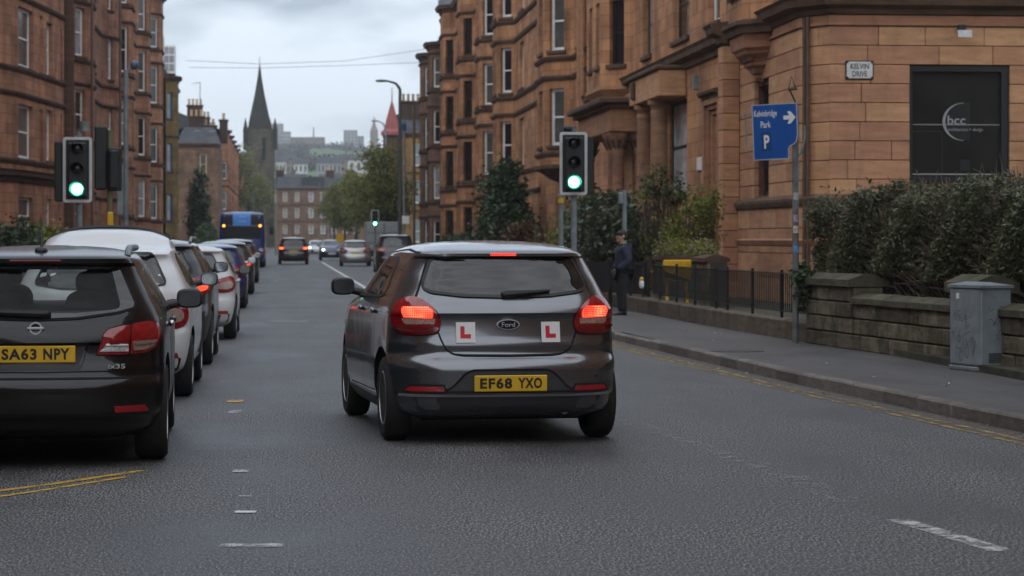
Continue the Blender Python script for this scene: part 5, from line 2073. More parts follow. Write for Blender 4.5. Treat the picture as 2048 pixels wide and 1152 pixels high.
    # L plates
    for cx in (-.345, .345):
        q = rear(cx, .845)
        an = math.atan2(rear(cx + .05, .845).y - rear(cx - .05, .845).y, .1)
        tl2 = math.atan2(rear(cx, .9).y - rear(cx, .79).y, .11)
        lp = MB().box(-.073, .073, -.004, 0, -.078, .078).build('learner_plate', m_platew, root, False, q + Vector((0, -.018, 0)), (-tl2, 0, an))
        l_ = MB()
        l_.prism_y([(-.04, -.045), (.04, -.045), (.04, -.013), (-.008, -.013), (-.008, .047), (-.04, .047)], -.0055, -.0041)
        l_.build('letter', m_red, lp)
    # wiper, high brake light, handle, exhaust, sensors, aerial
    wp = MB()
    a, b_ = rear(-.01, 1.128), rear(.36, 1.158)
    n_ = Vector((0, -.03, .0))
    wp.tube([a + n_ * .6, (a + b_) / 2 + n_ * 1.4, b_ + n_], [.03, .02, .008], 8)
    wp.loft(superell(tuple(a + n_ * .5), (.035, .03, .025), .7))
    wp.build('wiper', m_blackp, root, True)
    q = rear(0, 1.43)
    MB().cbox(-.1, .1, q.y - .014, q.y + .03, 1.421, 1.442, .004).build('high_brake_light', m_brake3, root)
    MB().tube([(.44, .14, .245), (.44, .5, .25)], .028, 12).build('exhaust_pipe', m_galv, root, True)
    for sx in (-.72, .72):
        q = rear(sx, .515)
        MB().lathe([(.014, 0), (.014, -.006), (0.001, -.008)], 10, tuple(q + Vector((0, -.002, 0))), 'y').build('parking_sensor', m_blackp, root)
    ub = MB().box(-.62, .62, .35, 3.7, .17, .3)
    ub.build('underbody', m_dark, root)
    for sg in (1, -1):
        door_mirror(root, sh, sg, 2.6, 1.09, m_blackp if sg > 0 else m_blackp, .2, .15, m_cglass2)
    # tailgate crease lines on the roof
    for sg in (1, -1):
        strip([(.45, 1.445), (1.0, 1.468), (2.0, 1.44)], .012, lambda y, z, s_=sg: sd(y, z, s_), .002).build('roof_joint', m_dark, root)
    return root


learner()


# ------------------------------------------------------------------ the black estate parked in front on the left
def black_suv():
    rows = [(.20, .72, .22, 4.1, .3, .05), (.25, .80, .1, 4.2, .36, .07), (.33, .85, .04, 4.28, .40, .09), (.36, .862, .01, 4.3, .40, .09), (.46, .875, .0, 4.33, .40, .1), (.56, .88, .004, 4.33, .40, .1),
            (.60, .88, .03, 4.32, .40, .1), (.625, .88, .055, 4.3, .38, .1), (.68, .88, .07, 4.27, .36, .09), (.71, .88, .085, 4.25, .35, .09), (.83, .88, .10, 4.15, .34, .09), (.85, .88, .075, 4.1, .34, .09), (.95, .87, .10, 3.9, .33, .085),
            (1.0, .86, .125, 3.6, .32, .08), (1.04, .845, .15, 3.25, .3, .075), (1.15, .795, .225, 2.95, .26, .06), (1.3, .72, .32, 2.6, .22, .05), (1.36, .69, .345, 2.48, .2, .05), (1.385, .675, .27, 2.42, .2, .045),
            (1.415, .66, .27, 2.35, .2, .04), (1.435, .64, .32, 2.3, .2, .04), (1.455, .6, .5, 2.15, .2, .03), (1.48, .5, .8, 1.95, .18, .02), (1.498, .3, 1.1, 1.7, .12, .01), (1.505, .1, 1.25, 1.5, .05, 0)]
    sh = Shape(rows, .07, .1)
    th = R(1.6)
    root = thing('estate_car', 'black estate car parked at the front left with yellow plate and roof aerial', 'car', (-1.655, 16.33, 0), th)
    mp = paint('black_car_paint', (0.004, 0.004, 0.005), 0.0, .3, .65)
    axles, wr, half = (.78, 3.4), .34, .87
    # cabin bored through from tailgate window to windscreen
    cab = MB()
    cab.prism_y([(-.6, 1.06), (.6, 1.06), (.55, 1.345), (-.55, 1.345)], -.2, 4.2)
    me = cut_body(sh.body(), mp, arches(axles, .39, half) + [cab])
    link('body', me, root)
    add_wheels(root, axles, half, wr, .225, 10)
    rear, sd = sh.rear, sh.side
    m_see = glassmat('estate_glass', (0.8, 0.86, 0.86), .26)
    rw = [(0, 1.0), (.3, 1.01), (.58, 1.045), (.70, 1.075), (.715, 1.11), (.60, 1.345), (.57, 1.365), (0, 1.37)]
    rw = round_poly(rw + [(-a, b) for a, b in rw[-2:0:-1]], .03, 3)
    inner = [(-.585, 1.07), (-.3, 1.045), (.3, 1.045), (.585, 1.07), (.6, 1.1), (.535, 1.325), (.5, 1.34), (-.5, 1.34), (-.535, 1.325), (-.6, 1.1)]
    g_ = patch(round_poly(inner, .02), rear, .0055, 7, .0).build('rear_window', m_see, root, True)
    # dark ceramic border of the tailgate glass
    brd = MB()
    o_ = densify(rw, .04)
    cx, cz = 0, 1.2
    n = 96
    def rayhit(poly, a):
        best = None
        d = (math.cos(a), math.sin(a))
        for p, q in zip(poly, poly[1:] + poly[:1]):
            ex, ez = q[0] - p[0], q[1] - p[1]
            det = d[0] * (-ez) + ex * d[1]
            if abs(det) < 1e-12:
                continue
            rx, rz = p[0] - cx, p[1] - cz
            t = (rx * (-ez) + ex * rz) / det
            u = (d[0] * rz - rx * d[1]) / det
            if t > 0 and -1e-6 <= u <= 1 + 1e-6 and (best is None or t < best):
                best = t
        return (cx + d[0] * best, cz + d[1] * best)
    ri = round_poly(inner, .02)
    angs = sorted(set([2 * math.pi * k / n for k in range(n)] + [math.atan2(p[1] - cz, p[0] - cx) % (2 * math.pi) for p in rw]))
    n = len(angs)
    vo_, vi_ = [], []
    for a in angs:
        for (pp, lst) in ((rayhit(rw, a), vo_), (rayhit(ri, a), vi_)):
            q, nv = fnormal(rear, pp[0], pp[1], Vector((0, 2, .7)))
            lst.append(q + nv * .005)
    brd.add(vo_ + vi_, [(k, (k + 1) % n, n + (k + 1) % n, n + k) for k in range(n)])
    brd.build('glass_border', m_cglass, g_, True)
    strip(rw, .016, rear, .0065, closed=True).build('window_seal', m_dark, g_)
    ws = [(.56, 1.06), (-.56, 1.06), (-.5, 1.34), (.5, 1.34)]
    patch(round_poly(ws, .03), sh.front, .004, 5).build('windscreen', glassmat('windscreen_glass', (0.9, 0.95, 0.94), .08), root, True)
    # seats seen through the glass
    m_seat = mat('grey_seat_cloth', (0.11, 0.115, 0.12), .9)
    for (sx, yy, w, zt) in ((-.36, .95, .2, 1.15), (.34, .95, .2, 1.15), (-.36, 1.95, .21, 1.18), (.36, 1.95, .21, 1.18)):
        s_ = MB()
        s_.loft(superell((sx, yy, zt - .12), (w, .08, .16), .6))
        s_.loft(superell((sx, yy + .02, zt + .09), (.125, .06, .085), .7))
        s_.build('seat', m_seat, root, True)
    st = MB()
    st.loft(superell((.36, 1.9, 1.25), (.06, .05, .06), .8))
    st.build('seat_belt_guide', m_dark, root, True)
    for sg in (1, -1):
        f = lambda y, z, s_=sg: sd(y, z, s_)
        for pl_ in ([(.62, 1.15), (.8, 1.1), (.98, 1.09), (.98, 1.34), (.8, 1.33)], [(1.05, 1.09), (1.9, 1.07), (1.92, 1.36), (1.08, 1.35)], [(1.98, 1.07), (2.95, 1.05), (2.8, 1.12), (2.42, 1.345), (2.0, 1.36)]):
            patch(round_poly(pl_, .03, 3), f, .004, 5).build('side_window', m_cglass2, root, True)
        strip([(.55, 1.15), (.75, 1.075), (3.0, 1.035)], .018, f, .006).build('window_trim', m_blackp, root)
        for pts in ([(1.94, 1.05), (1.96, .5), (1.9, .34)], [(1.0, 1.08), (1.14, .8), (1.25, .5)], [(2.95, 1.03), (2.96, .5)]):
            strip(pts, .008, f, .002).build('door_seam', m_dark, root)
        for yh in (1.22, 2.1):
            MB().loft(superell(tuple(f(yh, .94) + Vector((sg * .02, 0, 0))), (.02, .11, .024), .7)).build('door_handle', m_chrome if yh < 2 else mp, root, True)
        m2 = (lambda p: p) if sg > 0 else mirror
        # rail
        pts = [Vector((sg * .6, .5 + k * .15, 1.43 + .055 * math.sin(min(1, k / 2) * math.pi / 2))) for k in range(13)]
        pts[0].z = 1.425
        MB().tube(pts, [.02] + [.026] * 11 + [.02], 8).build('roof_rail', m_galv, root, True)
        # lamps: inboard and outboard halves
        inn = [(.435, .765), (.66, .765), (.675, .965), (.60, .955), (.52, .935), (.485, .9)]
        out = [(.672, .765), (.80, .775), (.9, .81), (.955, .87), (.965, .93), (.92, .975), (.8, .985), (.685, .968)]
        for (pp, inb) in ((inn, 1), (out, 0)):
            lm = patch(round_poly(m2(pp), .015), rear, .012, 5, .02, bulge=.006).build('tail_light', m_lens, root, True)
            strip(round_poly(m2(pp), .015), .014, rear, .006, closed=True).build('lamp_seal', m_dark, lm)
            if inb:
                patch(round_poly(m2([(.455, .785), (.655, .785), (.66, .845), (.50, .845)]), .006), rear, .0225, 3, .004).build('reverse_lamp', m_lensw, lm)
            else:
                patch(round_poly(m2([(.69, .79), (.78, .795), (.86, .82), (.9, .86), (.69, .855)]), .008), rear, .0225, 3, .004).build('indicator', m_lensclear, lm)
        patch(round_poly(m2([(.57, .378), (.84, .378), (.80, .42), (.56, .42)]), .006), rear, .008, 3).build('reflector', m_reflector, root)
        hl = [(.45, .72), (.62, .68), (.95, .74), (1.1, .84), (.8, .82), (.5, .79)]
        patch(smooth_poly(m2(hl), 3), sh.front, .008, 4, .012).build('headlight', m_headlamp, root, True)
        strip(m2([(.685, 1.02), (.69, .98), (.672, .75), (.63, .665), (.56, .655), (0, .65)]), .009, rear, .002).build('tailgate_seam', m_dark, root)
    strip([(-.95, .612), (-.5, .608), (.5, .608), (.95, .612)], .012, rear, .003).build('bumper_seam', m_dark, root)
    strip([(-.9, .365), (-.4, .36), (.4, .36), (.9, .365)], .014, rear, .004).build('bumper_lip', mp, root)
    rec = [(-.33, .665), (.33, .665), (.37, .82), (.38, .85), (-.38, .85), (-.37, .82)]
    patch(round_poly(rec, .02), rear, .0025, 5).build('plate_recess', m_blackp, root, True)
    strip([(.315, .69), (.375, .845)], .014, rear, .006).build('recess_trim', mp, root)
    py = rear(0, .77).y
    number_plate(root, 'SA63 NPY', .0, py - .006, .772, .53, .115)
    # badge: ring and bar
    py = rear(0, .95).y - .012
    bd = MB()
    nk = 28
    prof = [(.043, -.006), (.043, .008), (.033, .008), (.033, -.006), (.043, -.006)]
    bd.loft([[(r_ * math.sin(2 * math.pi * k / nk), py + h, .948 + r_ * math.cos(2 * math.pi * k / nk)) for k in range(nk)] for r_, h in prof], False)
    bd.cbox(-.056, .056, py - .01, py + .006, .94, .956, .003)
    bd.build('badge', m_badge, root, True)
    q = rear(.54, .688)
    text_part('lettering', 'ix35', m_badge, root, (.54, q.y - .012, .688), .115, .032, rot=(R(90), 0, math.atan2(rear(.6, .69).y - rear(.48, .69).y, .12)), bold=.01, depth=.004)
    wp = MB()
    a, b_ = rear(.07, 1.045), rear(-.42, 1.06)
    n_ = Vector((0, -.035, 0))
    wp.tube([a + n_, (a + b_) / 2 + n_ * 1.2, b_ + n_], [.026, .022, .01], 8)
    wp.loft(superell(tuple(a + n_ * .6), (.035, .03, .025), .7))
    wp.build('wiper', m_blackp, root, True)
    q = rear(0, 1.4)
    MB().cbox(-.19, .16, q.y - .008, q.y + .03, 1.39, 1.408, .004).build('high_brake_light', m_lensd, root)
    ae = MB()
    ae.tube([(0, .62, 1.45), (0, .66, 1.5), (-.005, .72, 1.7)], [.014, .01, .004], 6)
    ae.loft(superell((0, .62, 1.465), (.045, .07, .03), .8))
    ae.build('aerial', m_blackp, root, True)
    MB().box(-.6, .6, .3, 3.8, .18, .3).build('underbody', m_dark, root)
    for sg in (1, -1):
        door_mirror(root, sh, sg, 2.45, 1.03, m_blackp, .2, .15, m_cglass2)
    return root


black_suv()


# ------------------------------------------------------------------ other cars, one builder
def rows_hatch(H=1.48, W=.88, Ln=4.05, belt=.98, lift=0.0):
    k = H / 1.48
    b = belt
    return [(.2, W * .85, .2, Ln - .15, .3, .05), (.27, W * .95, .06, Ln - .05, .36, .08), (.45, W * .99, 0, Ln, .38, .1), (.6, W, .02, Ln, .38, .1), (.66, W, .07, Ln - .04, .36, .1),
            (.85, W * .995, .1, Ln - .18, .34, .09), (b, W * .975, .14, Ln - .55, .32, .08), (b + .06, W * .945, .18, Ln - .98, .3, .07), (b + .2 * k, W * .87, .27, Ln - 1.35, .26, .06),
            (H - .14, W * .77, .36, Ln - 1.68, .24, .05), (H - .1, W * .745, .31, Ln - 1.75, .22, .045), (H - .07, W * .71, .36, Ln - 1.85, .22, .04), (H - .04, W * .62, .6, Ln - 2.05, .2, .02),
            (H - .015, W * .42, .95, Ln - 2.4, .18, .01), (H, W * .1, 1.25, Ln - 2.75, .05, 0)]


def rows_suv(H=1.6, W=.9, Ln=4.4):
    return [(.22, W * .85, .2, Ln - .12, .3, .05), (.3, W * .95, .05, Ln - .05, .36, .08), (.5, W * .99, 0, Ln, .36, .1), (.68, W, .02, Ln, .36, .1), (.74, W, .07, Ln - .03, .34, .09), (.95, W * .995, .1, Ln - .15, .32, .08),
            (1.05, W * .975, .14, Ln - .5, .3, .07), (1.1, W * .95, .17, Ln - 1.0, .28, .07), (1.28, W * .87, .25, Ln - 1.35, .24, .06), (H - .14, W * .78, .33, Ln - 1.65, .22, .05), (H - .1, W * .76, .27, Ln - 1.72, .2, .04),
            (H - .07, W * .73, .32, Ln - 1.8, .2, .04), (H - .04, W * .64, .55, Ln - 2.0, .2, .02), (H - .015, W * .42, .95, Ln - 2.4, .16, .01), (H, W * .1, 1.3, Ln - 2.8, .05, 0)]


def rows_van(H=1.66, W=.88, Ln=4.1):
    return [(.22, W * .85, .2, Ln - .12, .3, .05), (.3, W * .95, .06, Ln - .05, .36, .08), (.5, W * .99, 0, Ln, .38, .1), (.64, W, .02, Ln, .38, .1), (.7, W, .06, Ln - .03, .36, .1), (.9, W * .995, .09, Ln - .15, .36, .1),
            (1.02, W * .975, .12, Ln - .5, .35, .09), (1.08, W * .95, .15, Ln - .95, .34, .09), (1.2, W * .89, .22, Ln - 1.2, .32, .08), (1.36, W * .8, .34, Ln - 1.5, .3, .07), (1.40, W * .775, .32, Ln - 1.58, .28, .06),
            (1.43, W * .76, .42, Ln - 1.62, .28, .05), (1.46, W * .75, .75, Ln - 1.66, .3, .05), (1.54, W * .72, 1.0, Ln - 1.75, .32, .05), (1.6, W * .6, 1.1, Ln - 1.85, .34, .04), (H - .015, W * .4, 1.3, Ln - 2.0, .25, .02), (H, W * .1, 1.6, Ln - 2.3, .08, 0)]


def car(label, cat, rows, mp, loc, rz, belt, H, name='hatchback', wr=.31, axles=None, rear_lit=None, front_lit=None, lamp=None, glass=m_cglass, rails=None, mirror_m=None,
        plate=None, plate_m=m_yellow, trim=None, group='cars in the street', detail=True, spokes=8, rim_window=None, lampz=None):
    sh = Shape(rows, .07, .1)
    W = max(r_[1] for r_ in rows)
    Ln = sh.len
    axles = axles or (.72, Ln - .8)
    root = thing(name, label, cat, loc, rz, group)
    link('body', cut_body(sh.body(), mp, arches(axles, wr + .05, W - .01)), root)
    add_wheels(root, axles, W - .01, wr, .2, spokes)
    rear, sd = sh.rear, sh.side
    zb = belt + .06
    zt = H - .15
    wb, wt_ = sh.fW(zb) * .8, sh.fW(zt) * .8
    rw = [(0, zb - .02), (wb * .6, zb - .01), (wb, zb + .03), (wb * 1.0, zb + .07), (wt_, zt - .02), (wt_ * .93, zt), (0, zt + .005)]
    rw = round_poly(rw + [(-a, b) for a, b in rw[-2:0:-1]], .03, 3)
    gl = patch(rw, rear, .004, 6).build('rear_window', glass, root, True)
    strip(rw, .02, rear, .0055, closed=True).build('window_seal', m_blackp, gl)
    ws = [(wb * .95, zb), (-wb * .95, zb), (-wt_ * .95, zt + .02), (wt_ * .95, zt + .02)]
    patch(round_poly(ws, .03), sh.front, .004, 6).build('windscreen', m_cglass2, root, True)
    ye = Ln - 1.15
    yf_ = sh.fF(zt) - .12
    for sg in (1, -1):
        f = lambda y, z, s_=sg: sd(y, z, s_)
        ym = (.9 + ye) / 2 + .05
        for pl_ in ([(.72, zb + .05), (.95, zb), (ym - .04, zb - .01), (ym - .04, zt), (1.0, zt), (.82, zt - .06)], [(ym + .04, zb - .01), (ye, zb - .02), (ye - .2, zb + .08), (yf_, zt - .02), (ym + .04, zt)]):
            sw = patch(round_poly(pl_, .03, 3), f, .004, 4).build('side_window', m_cglass, root, True)
            if rim_window:
                strip(round_poly(pl_, .03, 3), .022, f, .006, closed=True).build('window_trim', rim_window, sw)
        m2 = (lambda p: p) if sg > 0 else mirror
        lz = lampz or belt - .12
        lp = lamp or [(W * .52, lz - .02), (W * .6, lz + .06), (W * .85, lz + .12), (W * 1.05, lz + .14), (W * 1.2, lz + .06), (W * 1.12, lz - .05), (W * .9, lz - .1), (W * .65, lz - .09)]
        lm = patch(smooth_poly(m2(lp), 3), rear, .014, 5, .02, bulge=.008).build('tail_light', m_lens, root, True)
        strip(smooth_poly(m2(lp), 3), .012, rear, .006, closed=True).build('lamp_seal', m_dark, lm)
        cx_ = sum(p[0] for p in lp) / len(lp)
        cz_ = sum(p[1] for p in lp) / len(lp)
        small = [(cx_ + (p[0] - cx_) * .55, cz_ + (p[1] - cz_) * .5 - .01) for p in lp]
        patch(smooth_poly(m2(small), 3), rear, .026, 4, .004).build('inner_lamp', rear_lit or m_lensclear, lm)
        hz = .74 if H < 1.55 else .82
        hl = [(W * .5, hz), (W * .7, hz - .05), (W * 1.05, hz), (W * 1.25, hz + .1), (W * .95, hz + .09), (W * .55, hz + .07)]
        hd = patch(smooth_poly(m2(hl), 3), sh.front, .01, 4, .012).build('headlight', m_headlamp, root, True)
        if front_lit:
            q = sh.front(sg * W * .74, hz + .02)
            MB().loft(superell((q.x, q.y + .01, q.z), (.09, .03, .06), .9, 14, 8)).build('lit_bulb', front_lit, hd, True)
        patch(round_poly(m2([(W * .6, .4), (W * .95, .4), (W * .93, .45), (W * .6, .45)]), .01), rear, .006, 3).build('reflector', m_reflector, root)
        if detail:
            for pts in ([(ym, zb - .03), (ym, .4)], [(1.0, zb - .03), (1.15, .6)], [(ye - .02, zb - .03), (ye, .42)]):
                strip(pts, .008, f, .002).build('door_seam', m_dark, root)
            for yh in (1.12, ym + .12):
                MB().loft(superell(tuple(f(yh, belt - .06) + Vector((sg * .015, 0, 0))), (.02, .1, .022), .7)).build('door_handle', m_chrome if rails else mp, root, True)
        if rails:
            pts = [Vector((sg * sh.fW(H - .08) * .92, .6 + k * .2, H - .055 + .06 * math.sin(min(1, k / 2) * math.pi / 2))) for k in range(10)]
            MB().tube(pts, .02, 6).build('roof_rail', rails, root, True)
        door_mirror(root, sh, sg, ye - .12, zb - .02, mirror_m or mp, .19, .14, m_mirror)
        patch(round_poly([(axles[0] + .35, .22), (axles[1] - .35, .22), (axles[1] - .33, .33), (axles[0] + .33, .33)], .02), f, .01, 3).build('sill', m_blackp, root, True)
    strip([(-W * .68, lz - .06), (-W * .62, .66), (-W * .4, .62), (W * .4, .62), (W * .62, .66), (W * .68, lz - .06)], .01, rear, .002).build('tailgate_seam', m_dark, root)
    patch(round_poly([(-W * .95, .27), (W * .95, .27), (W, .4), (-W, .4)], .03), rear, .006, 4).build('lower_bumper', trim or m_blackp, root, True)
    patch(round_poly([(-W * .6, .36), (W * .6, .36), (W * .55, .62), (-W * .55, .62)], .04), sh.front, .008, 4).build('grille', m_blackp, root, True)
    q = rear(0, .76)
    number_plate(root, None, 0, q.y - .004, .76, m=plate_m)
    q = sh.front(0, .5)
    number_plate(root, None, 0, q.y + .012, .5, m=m_platew, back=True)
    MB().box(-W * .68, W * .68, .35, Ln - .5, .19, .32).build('underbody', m_dark, root)
    return root


def parked(px, py, W, ax, lab, rows, mp, belt, H, **k):
    """parked on the left: px,py is where the right rear tyre meets the road"""
    gx, gy = GP(px, py)
    return car(lab, 'car', rows, mp, (gx - W + .02, gy - ax, 0), R(k.pop('yaw', 0)), belt, H, axles=(ax, ax + k.pop('wb', 2.55)), group='cars parked along the left kerb', **k)


p_white = paint('white_car_paint', (0.66, 0.67, 0.68), 0, .4)
p_white2 = paint('pearl_white_paint', (0.56, 0.56, 0.55), 0, .4)
p_black2 = paint('dark_brown_black_paint', (0.012, 0.01, 0.01), .2, .35)
p_blue = paint('deep_blue_paint', (0.008, 0.02, 0.13), .3, .35)
p_dark = paint('charcoal_paint', (0.02, 0.021, 0.024), .3, .35)
p_dark2 = paint('dark_blue_grey_paint', (0.025, 0.028, 0.036), .4, .35)
p_silver = paint('silver_paint', (0.42, 0.42, 0.43), .7, .35)
p_navy = paint('petrol_blue_paint', (0.012, 0.04, 0.085), .3, .35)

vn = parked(384, 791, .88, .75, 'white compact van parked directly behind the black estate car', rows_van(), p_white, 1.02, 1.56, name='van', wr=.31, wb=2.6, mirror_m=m_blackp,
            lamp=[(.52, .72), (.56, .84), (.66, .94), (.8, .96), (.95, .9), (.98, .78), (.88, .7), (.66, .68)])
vn['category'] = 'van'
shv = Shape(rows_van(), .07, .1)
bx_ = MB()
pts = [Vector((x, 1.5, 1.672 - .12 * abs(x / .6) ** 3.2)) for x in np.linspace(-.62, .62, 15)]
bx_.tube(pts, .022, 6)
bx_.build('roof_bar', m_blackp, vn, True)
parked(424, 728, .9, .75, 'black crossover with bright window trim, third in the parked row', rows_suv(1.56, .9, 4.2), p_black2, 1.08, 1.56, name='crossover', wr=.34, wb=2.5, rear_lit=m_tailon, rails=m_galv, rim_window=m_chrome, mirror_m=m_blackp)
parked(472, 677, .87, .72, 'pearl white hatchback with white mirrors, fourth in the parked row', rows_hatch(1.46, .87, 4.05, .95), p_white2, .95, 1.46, wr=.32, wb=2.55, glass=m_cglass2, mirror_m=m_blackp)
parked(492, 616, .86, .72, 'bright blue hatchback parked beyond the pearl white one', rows_hatch(1.45, .86, 3.95, .95), p_blue, .95, 1.45, wr=.32, wb=2.5, glass=m_cglass2, mirror_m=p_silver)
parked(506, 588, .88, .75, 'dark hatchback with silvery roof parked fifth behind the black estate', rows_hatch(1.5, .88, 4.2, .98), p_dark2, .98, 1.5, wr=.32, wb=2.6, rear_lit=m_tailon, mirror_m=p_silver)
parked(516, 565, .9, .78, 'charcoal estate car parked last before the blue bus', rows_suv(1.55, .9, 4.5), p_dark, 1.05, 1.55, name='estate_car', wr=.33, wb=2.7, mirror_m=m_blackp)

# moving and far cars
gx, gy = GP(587, 529)
car('dark crossover with orange red tail lights driving ahead down the street', 'car', rows_suv(1.66, .93, 4.45), p_dark, (gx, gy, 0), 0, 1.1, 1.66, name='crossover', wr=.35, rear_lit=m_tail2, rails=m_chrome, group='cars driving in the street', detail=False)
gx, gy = GP(711, 532.5)
car('silver hatchback stopped on the right half of the street', 'car', rows_hatch(1.5, .9, 3.9, 1.0), p_silver, (gx, gy, 0), R(-1), 1.0, 1.5, wr=.31, glass=m_cglass2, group='cars driving in the street', detail=False, trim=p_silver)
gx, gy = GP(664, 521)
car('petrol blue oncoming car with headlights lit beside the silver one', 'car', rows_hatch(1.5, .9, 4.2, 1.0), p_navy, (gx, gy + 4.2, 0), R(180), 1.0, 1.5, wr=.31, front_lit=m_white_on, group='cars driving in the street', detail=False)
gx, gy = GP(633, 513)
car('distant pale oncoming car with bright headlights', 'car', rows_hatch(1.45, .86, 4.0, .95), p_silver, (gx, gy + 4, 0), R(180), .95, 1.45, front_lit=m_white_on, group='cars driving in the street', detail=False)
gx, gy = GP(793, 546)
car('dark grey off-road car parked facing away at the right kerb', 'car', rows_suv(1.78, .92, 4.4), p_dark2, (gx, gy, 0), 0, 1.16, 1.78, name='off_road_car', wr=.36, glass=m_cglass2, group='cars parked on the right', detail=False, rails=m_galv)
# grey box van behind the far signal
v0 = DP(757, 478, 168)
bvn = thing('box_van', 'pale grey box van parked on the right behind the small signal', 'van', (v0.x + .4, v0.y, 0))
m_boxv = mat('box_van_panel', (0.3, 0.33, 0.34), .5)
MB().cbox(-1.25, 1.25, 0, 4.4, .75, 2.75, .04).build('box_body', m_boxv, bvn)
MB().cbox(-1.2, 1.2, 4.42, 6.0, .5, 2.2, .12).build('cab', m_boxv, bvn)
for z in (1.3, 2.0):
    MB().box(-1.2, 1.2, -.03, -.004, z - .04, z + .04).build('rear_bar', m_galv, bvn)
MB().box(-.02, .02, -.025, -.003, .8, 2.7).build('door_gap', m_dark, bvn)
for sx in (-1, 1):
    MB().box(sx * 1.1 - .08, sx * 1.1 + .08, -.035, -.005, .82, 1.1).build('tail_light', m_lens, bvn)
add_wheels(bvn, (1.2, 5.0), 1.2, .38, .24, 6)
MB().box(-.9, .9, .4, 5.6, .3, .74).build('chassis', m_dark, bvn)


# ------------------------------------------------------------------ the bus
def bus():
    d = 130.0
    c = DP(484, 535, d)
    root = thing('bus', 'blue single deck bus seen from behind beyond the parked cars', 'bus', (c.x, c.y, 0))
    W, H, Ln = 1.24, 3.02, 11.0
    mb_ = paint('bus_blue_paint', (0.006, 0.03, 0.16), .1, .35)
    rows = [(.3, W * .9, .1, Ln - .1, .2, .03), (.45, W * .98, .02, Ln, .22, .05), (1.0, W, 0, Ln, .22, .05), (1.4, W, .01, Ln, .22, .05), (2.2, W * .985, .06, Ln - .05, .22, .05), (2.7, W * .96, .12, Ln - .12, .24, .05),
            (2.9, W * .92, .2, Ln - .2, .25, .05), (2.98, W * .82, .35, Ln - .4, .25, .04), (H, W * .5, .8, Ln - 1, .2, 0)]
    sh = Shape(rows, .02, .03)
    me = cut_body(sh.body(), mb_, arches((2.8, 8.6), .52, W))
    link('body', me, root)
    add_wheels(root, (2.8, 8.6), W - .02, .48, .3, 8)
    rear = sh.rear
    m_busg = mat('bus_black_panel', (0.006, 0.006, 0.008), .45, spec=.3)
    patch(round_poly([(-1.02, 1.55), (1.02, 1.55), (1.05, 2.25), (-1.05, 2.25)], .12), rear, .006, 5).build('rear_window', m_busg, root, True)
    patch(round_poly([(-1.06, 2.3), (1.06, 2.3), (1.0, 2.86), (-1.0, 2.86)], .08), rear, .006, 5).build('upper_panel', m_busg, root, True)
    ad = patch(round_poly([(-.5, 2.28), (.48, 2.28), (.48, 2.95), (-.5, 2.95)], .02), rear, .016, 5).build('poster', mat('bus_poster_blue', (0.05, 0.24, 0.7), .4), root, True)
    for (z, w) in ((2.75, .32), (2.5, .42)):
        q = rear(0, z)
        MB().box(-w / 2, w / 2, q.y - .03, q.y - .022, z - .03, z + .03).build('poster_line', mat('poster_pale', (0.3, 0.5, 0.8), .5), ad)
    for sg in (1, -1):
        q = rear(sg * 1.0, 2.27)
        MB().lathe([(.07, 0), (.07, -.03), (.03, -.045)], 14, tuple(q + Vector((0, -.01, 0))), 'y').build('indicator', m_amber, root, True)
        for z in (.75, 1.0):
            q = rear(sg * 1.1, z)
            MB().lathe([(.08, 0), (.08, -.02), (.03, -.03)], 14, tuple(q + Vector((0, -.012, 0))), 'y').build('tail_light', m_lens, root, True)
        f = lambda y, z, s_=sg: sh.side(y, z, s_)
        for k in range(6):
            patch(round_poly([(.7 + k * 1.65, 1.35), (2.2 + k * 1.65, 1.35), (2.2 + k * 1.65, 2.4), (.7 + k * 1.65, 2.4)], .06), f, .006, 3).build('side_window', m_cglass, root, True)
    q = rear(0, 1.33)
    for k in range(7):
        MB().box(-.33 + k * .1, -.25 + k * .1, q.y - .02, q.y - .012, 1.29, 1.36 + .02 * (k % 2)).build('fleet_mark', mat('bus_mark_white', (0.5, 0.52, 0.55), .5), root)
    number_plate(root, None, 0, rear(0, .7).y - .012, .7)
    patch(round_poly([(-.8, .5), (.8, .5), (.8, 1.15), (-.8, 1.15)], .05), rear, .004, 4).build('engine_cover', mb_, root, True)
    mm = MB()
    mm.tube([(1.2, 10.6, 2.5), (1.55, 10.7, 2.4), (1.55, 10.7, 2.2)], .03, 6)
    mm.cbox(1.42, 1.66, 10.62, 10.78, 1.8, 2.25, .03)
    mm.build('door_mirror', m_blackp, root)


bus()

# ================================================================== vegetation
def leaf_quads(cent, size, up=0.3, aspect=1.7, seedv=0):
    """one small folded leaf (two triangles each way) per centre point"""
    r_ = np.random.RandomState(seedv)
    n = len(cent)
    a = r_.normal(size=(n, 3)); a[:, 2] *= .7
    a /= np.linalg.norm(a, axis=1)[:, None]
    nrm = r_.normal(size=(n, 3)); nrm[:, 2] += up * 3
    b = np.cross(a, nrm)
    b /= np.linalg.norm(b, axis=1)[:, None] + 1e-9
    s = size * r_.uniform(.6, 1.35, n)[:, None]
    c = np.cross(a, b)
    v = np.empty((n, 4, 3))
    v[:, 0] = cent - a * s * aspect * .5
    v[:, 1] = cent + b * s * .42 + c * s * .12
    v[:, 2] = cent + a * s * aspect * .5
    v[:, 3] = cent - b * s * .42 + c * s * .12
    return v.reshape(-1, 3), np.arange(n * 4).reshape(n, 4)


def leaf_mesh(name, cent, size, m, up=.3, aspect=1.7, seedv=0):
    v, q = leaf_quads(np.asarray(cent), size, up, aspect, seedv)
    return np_mesh(name, v, q, m)


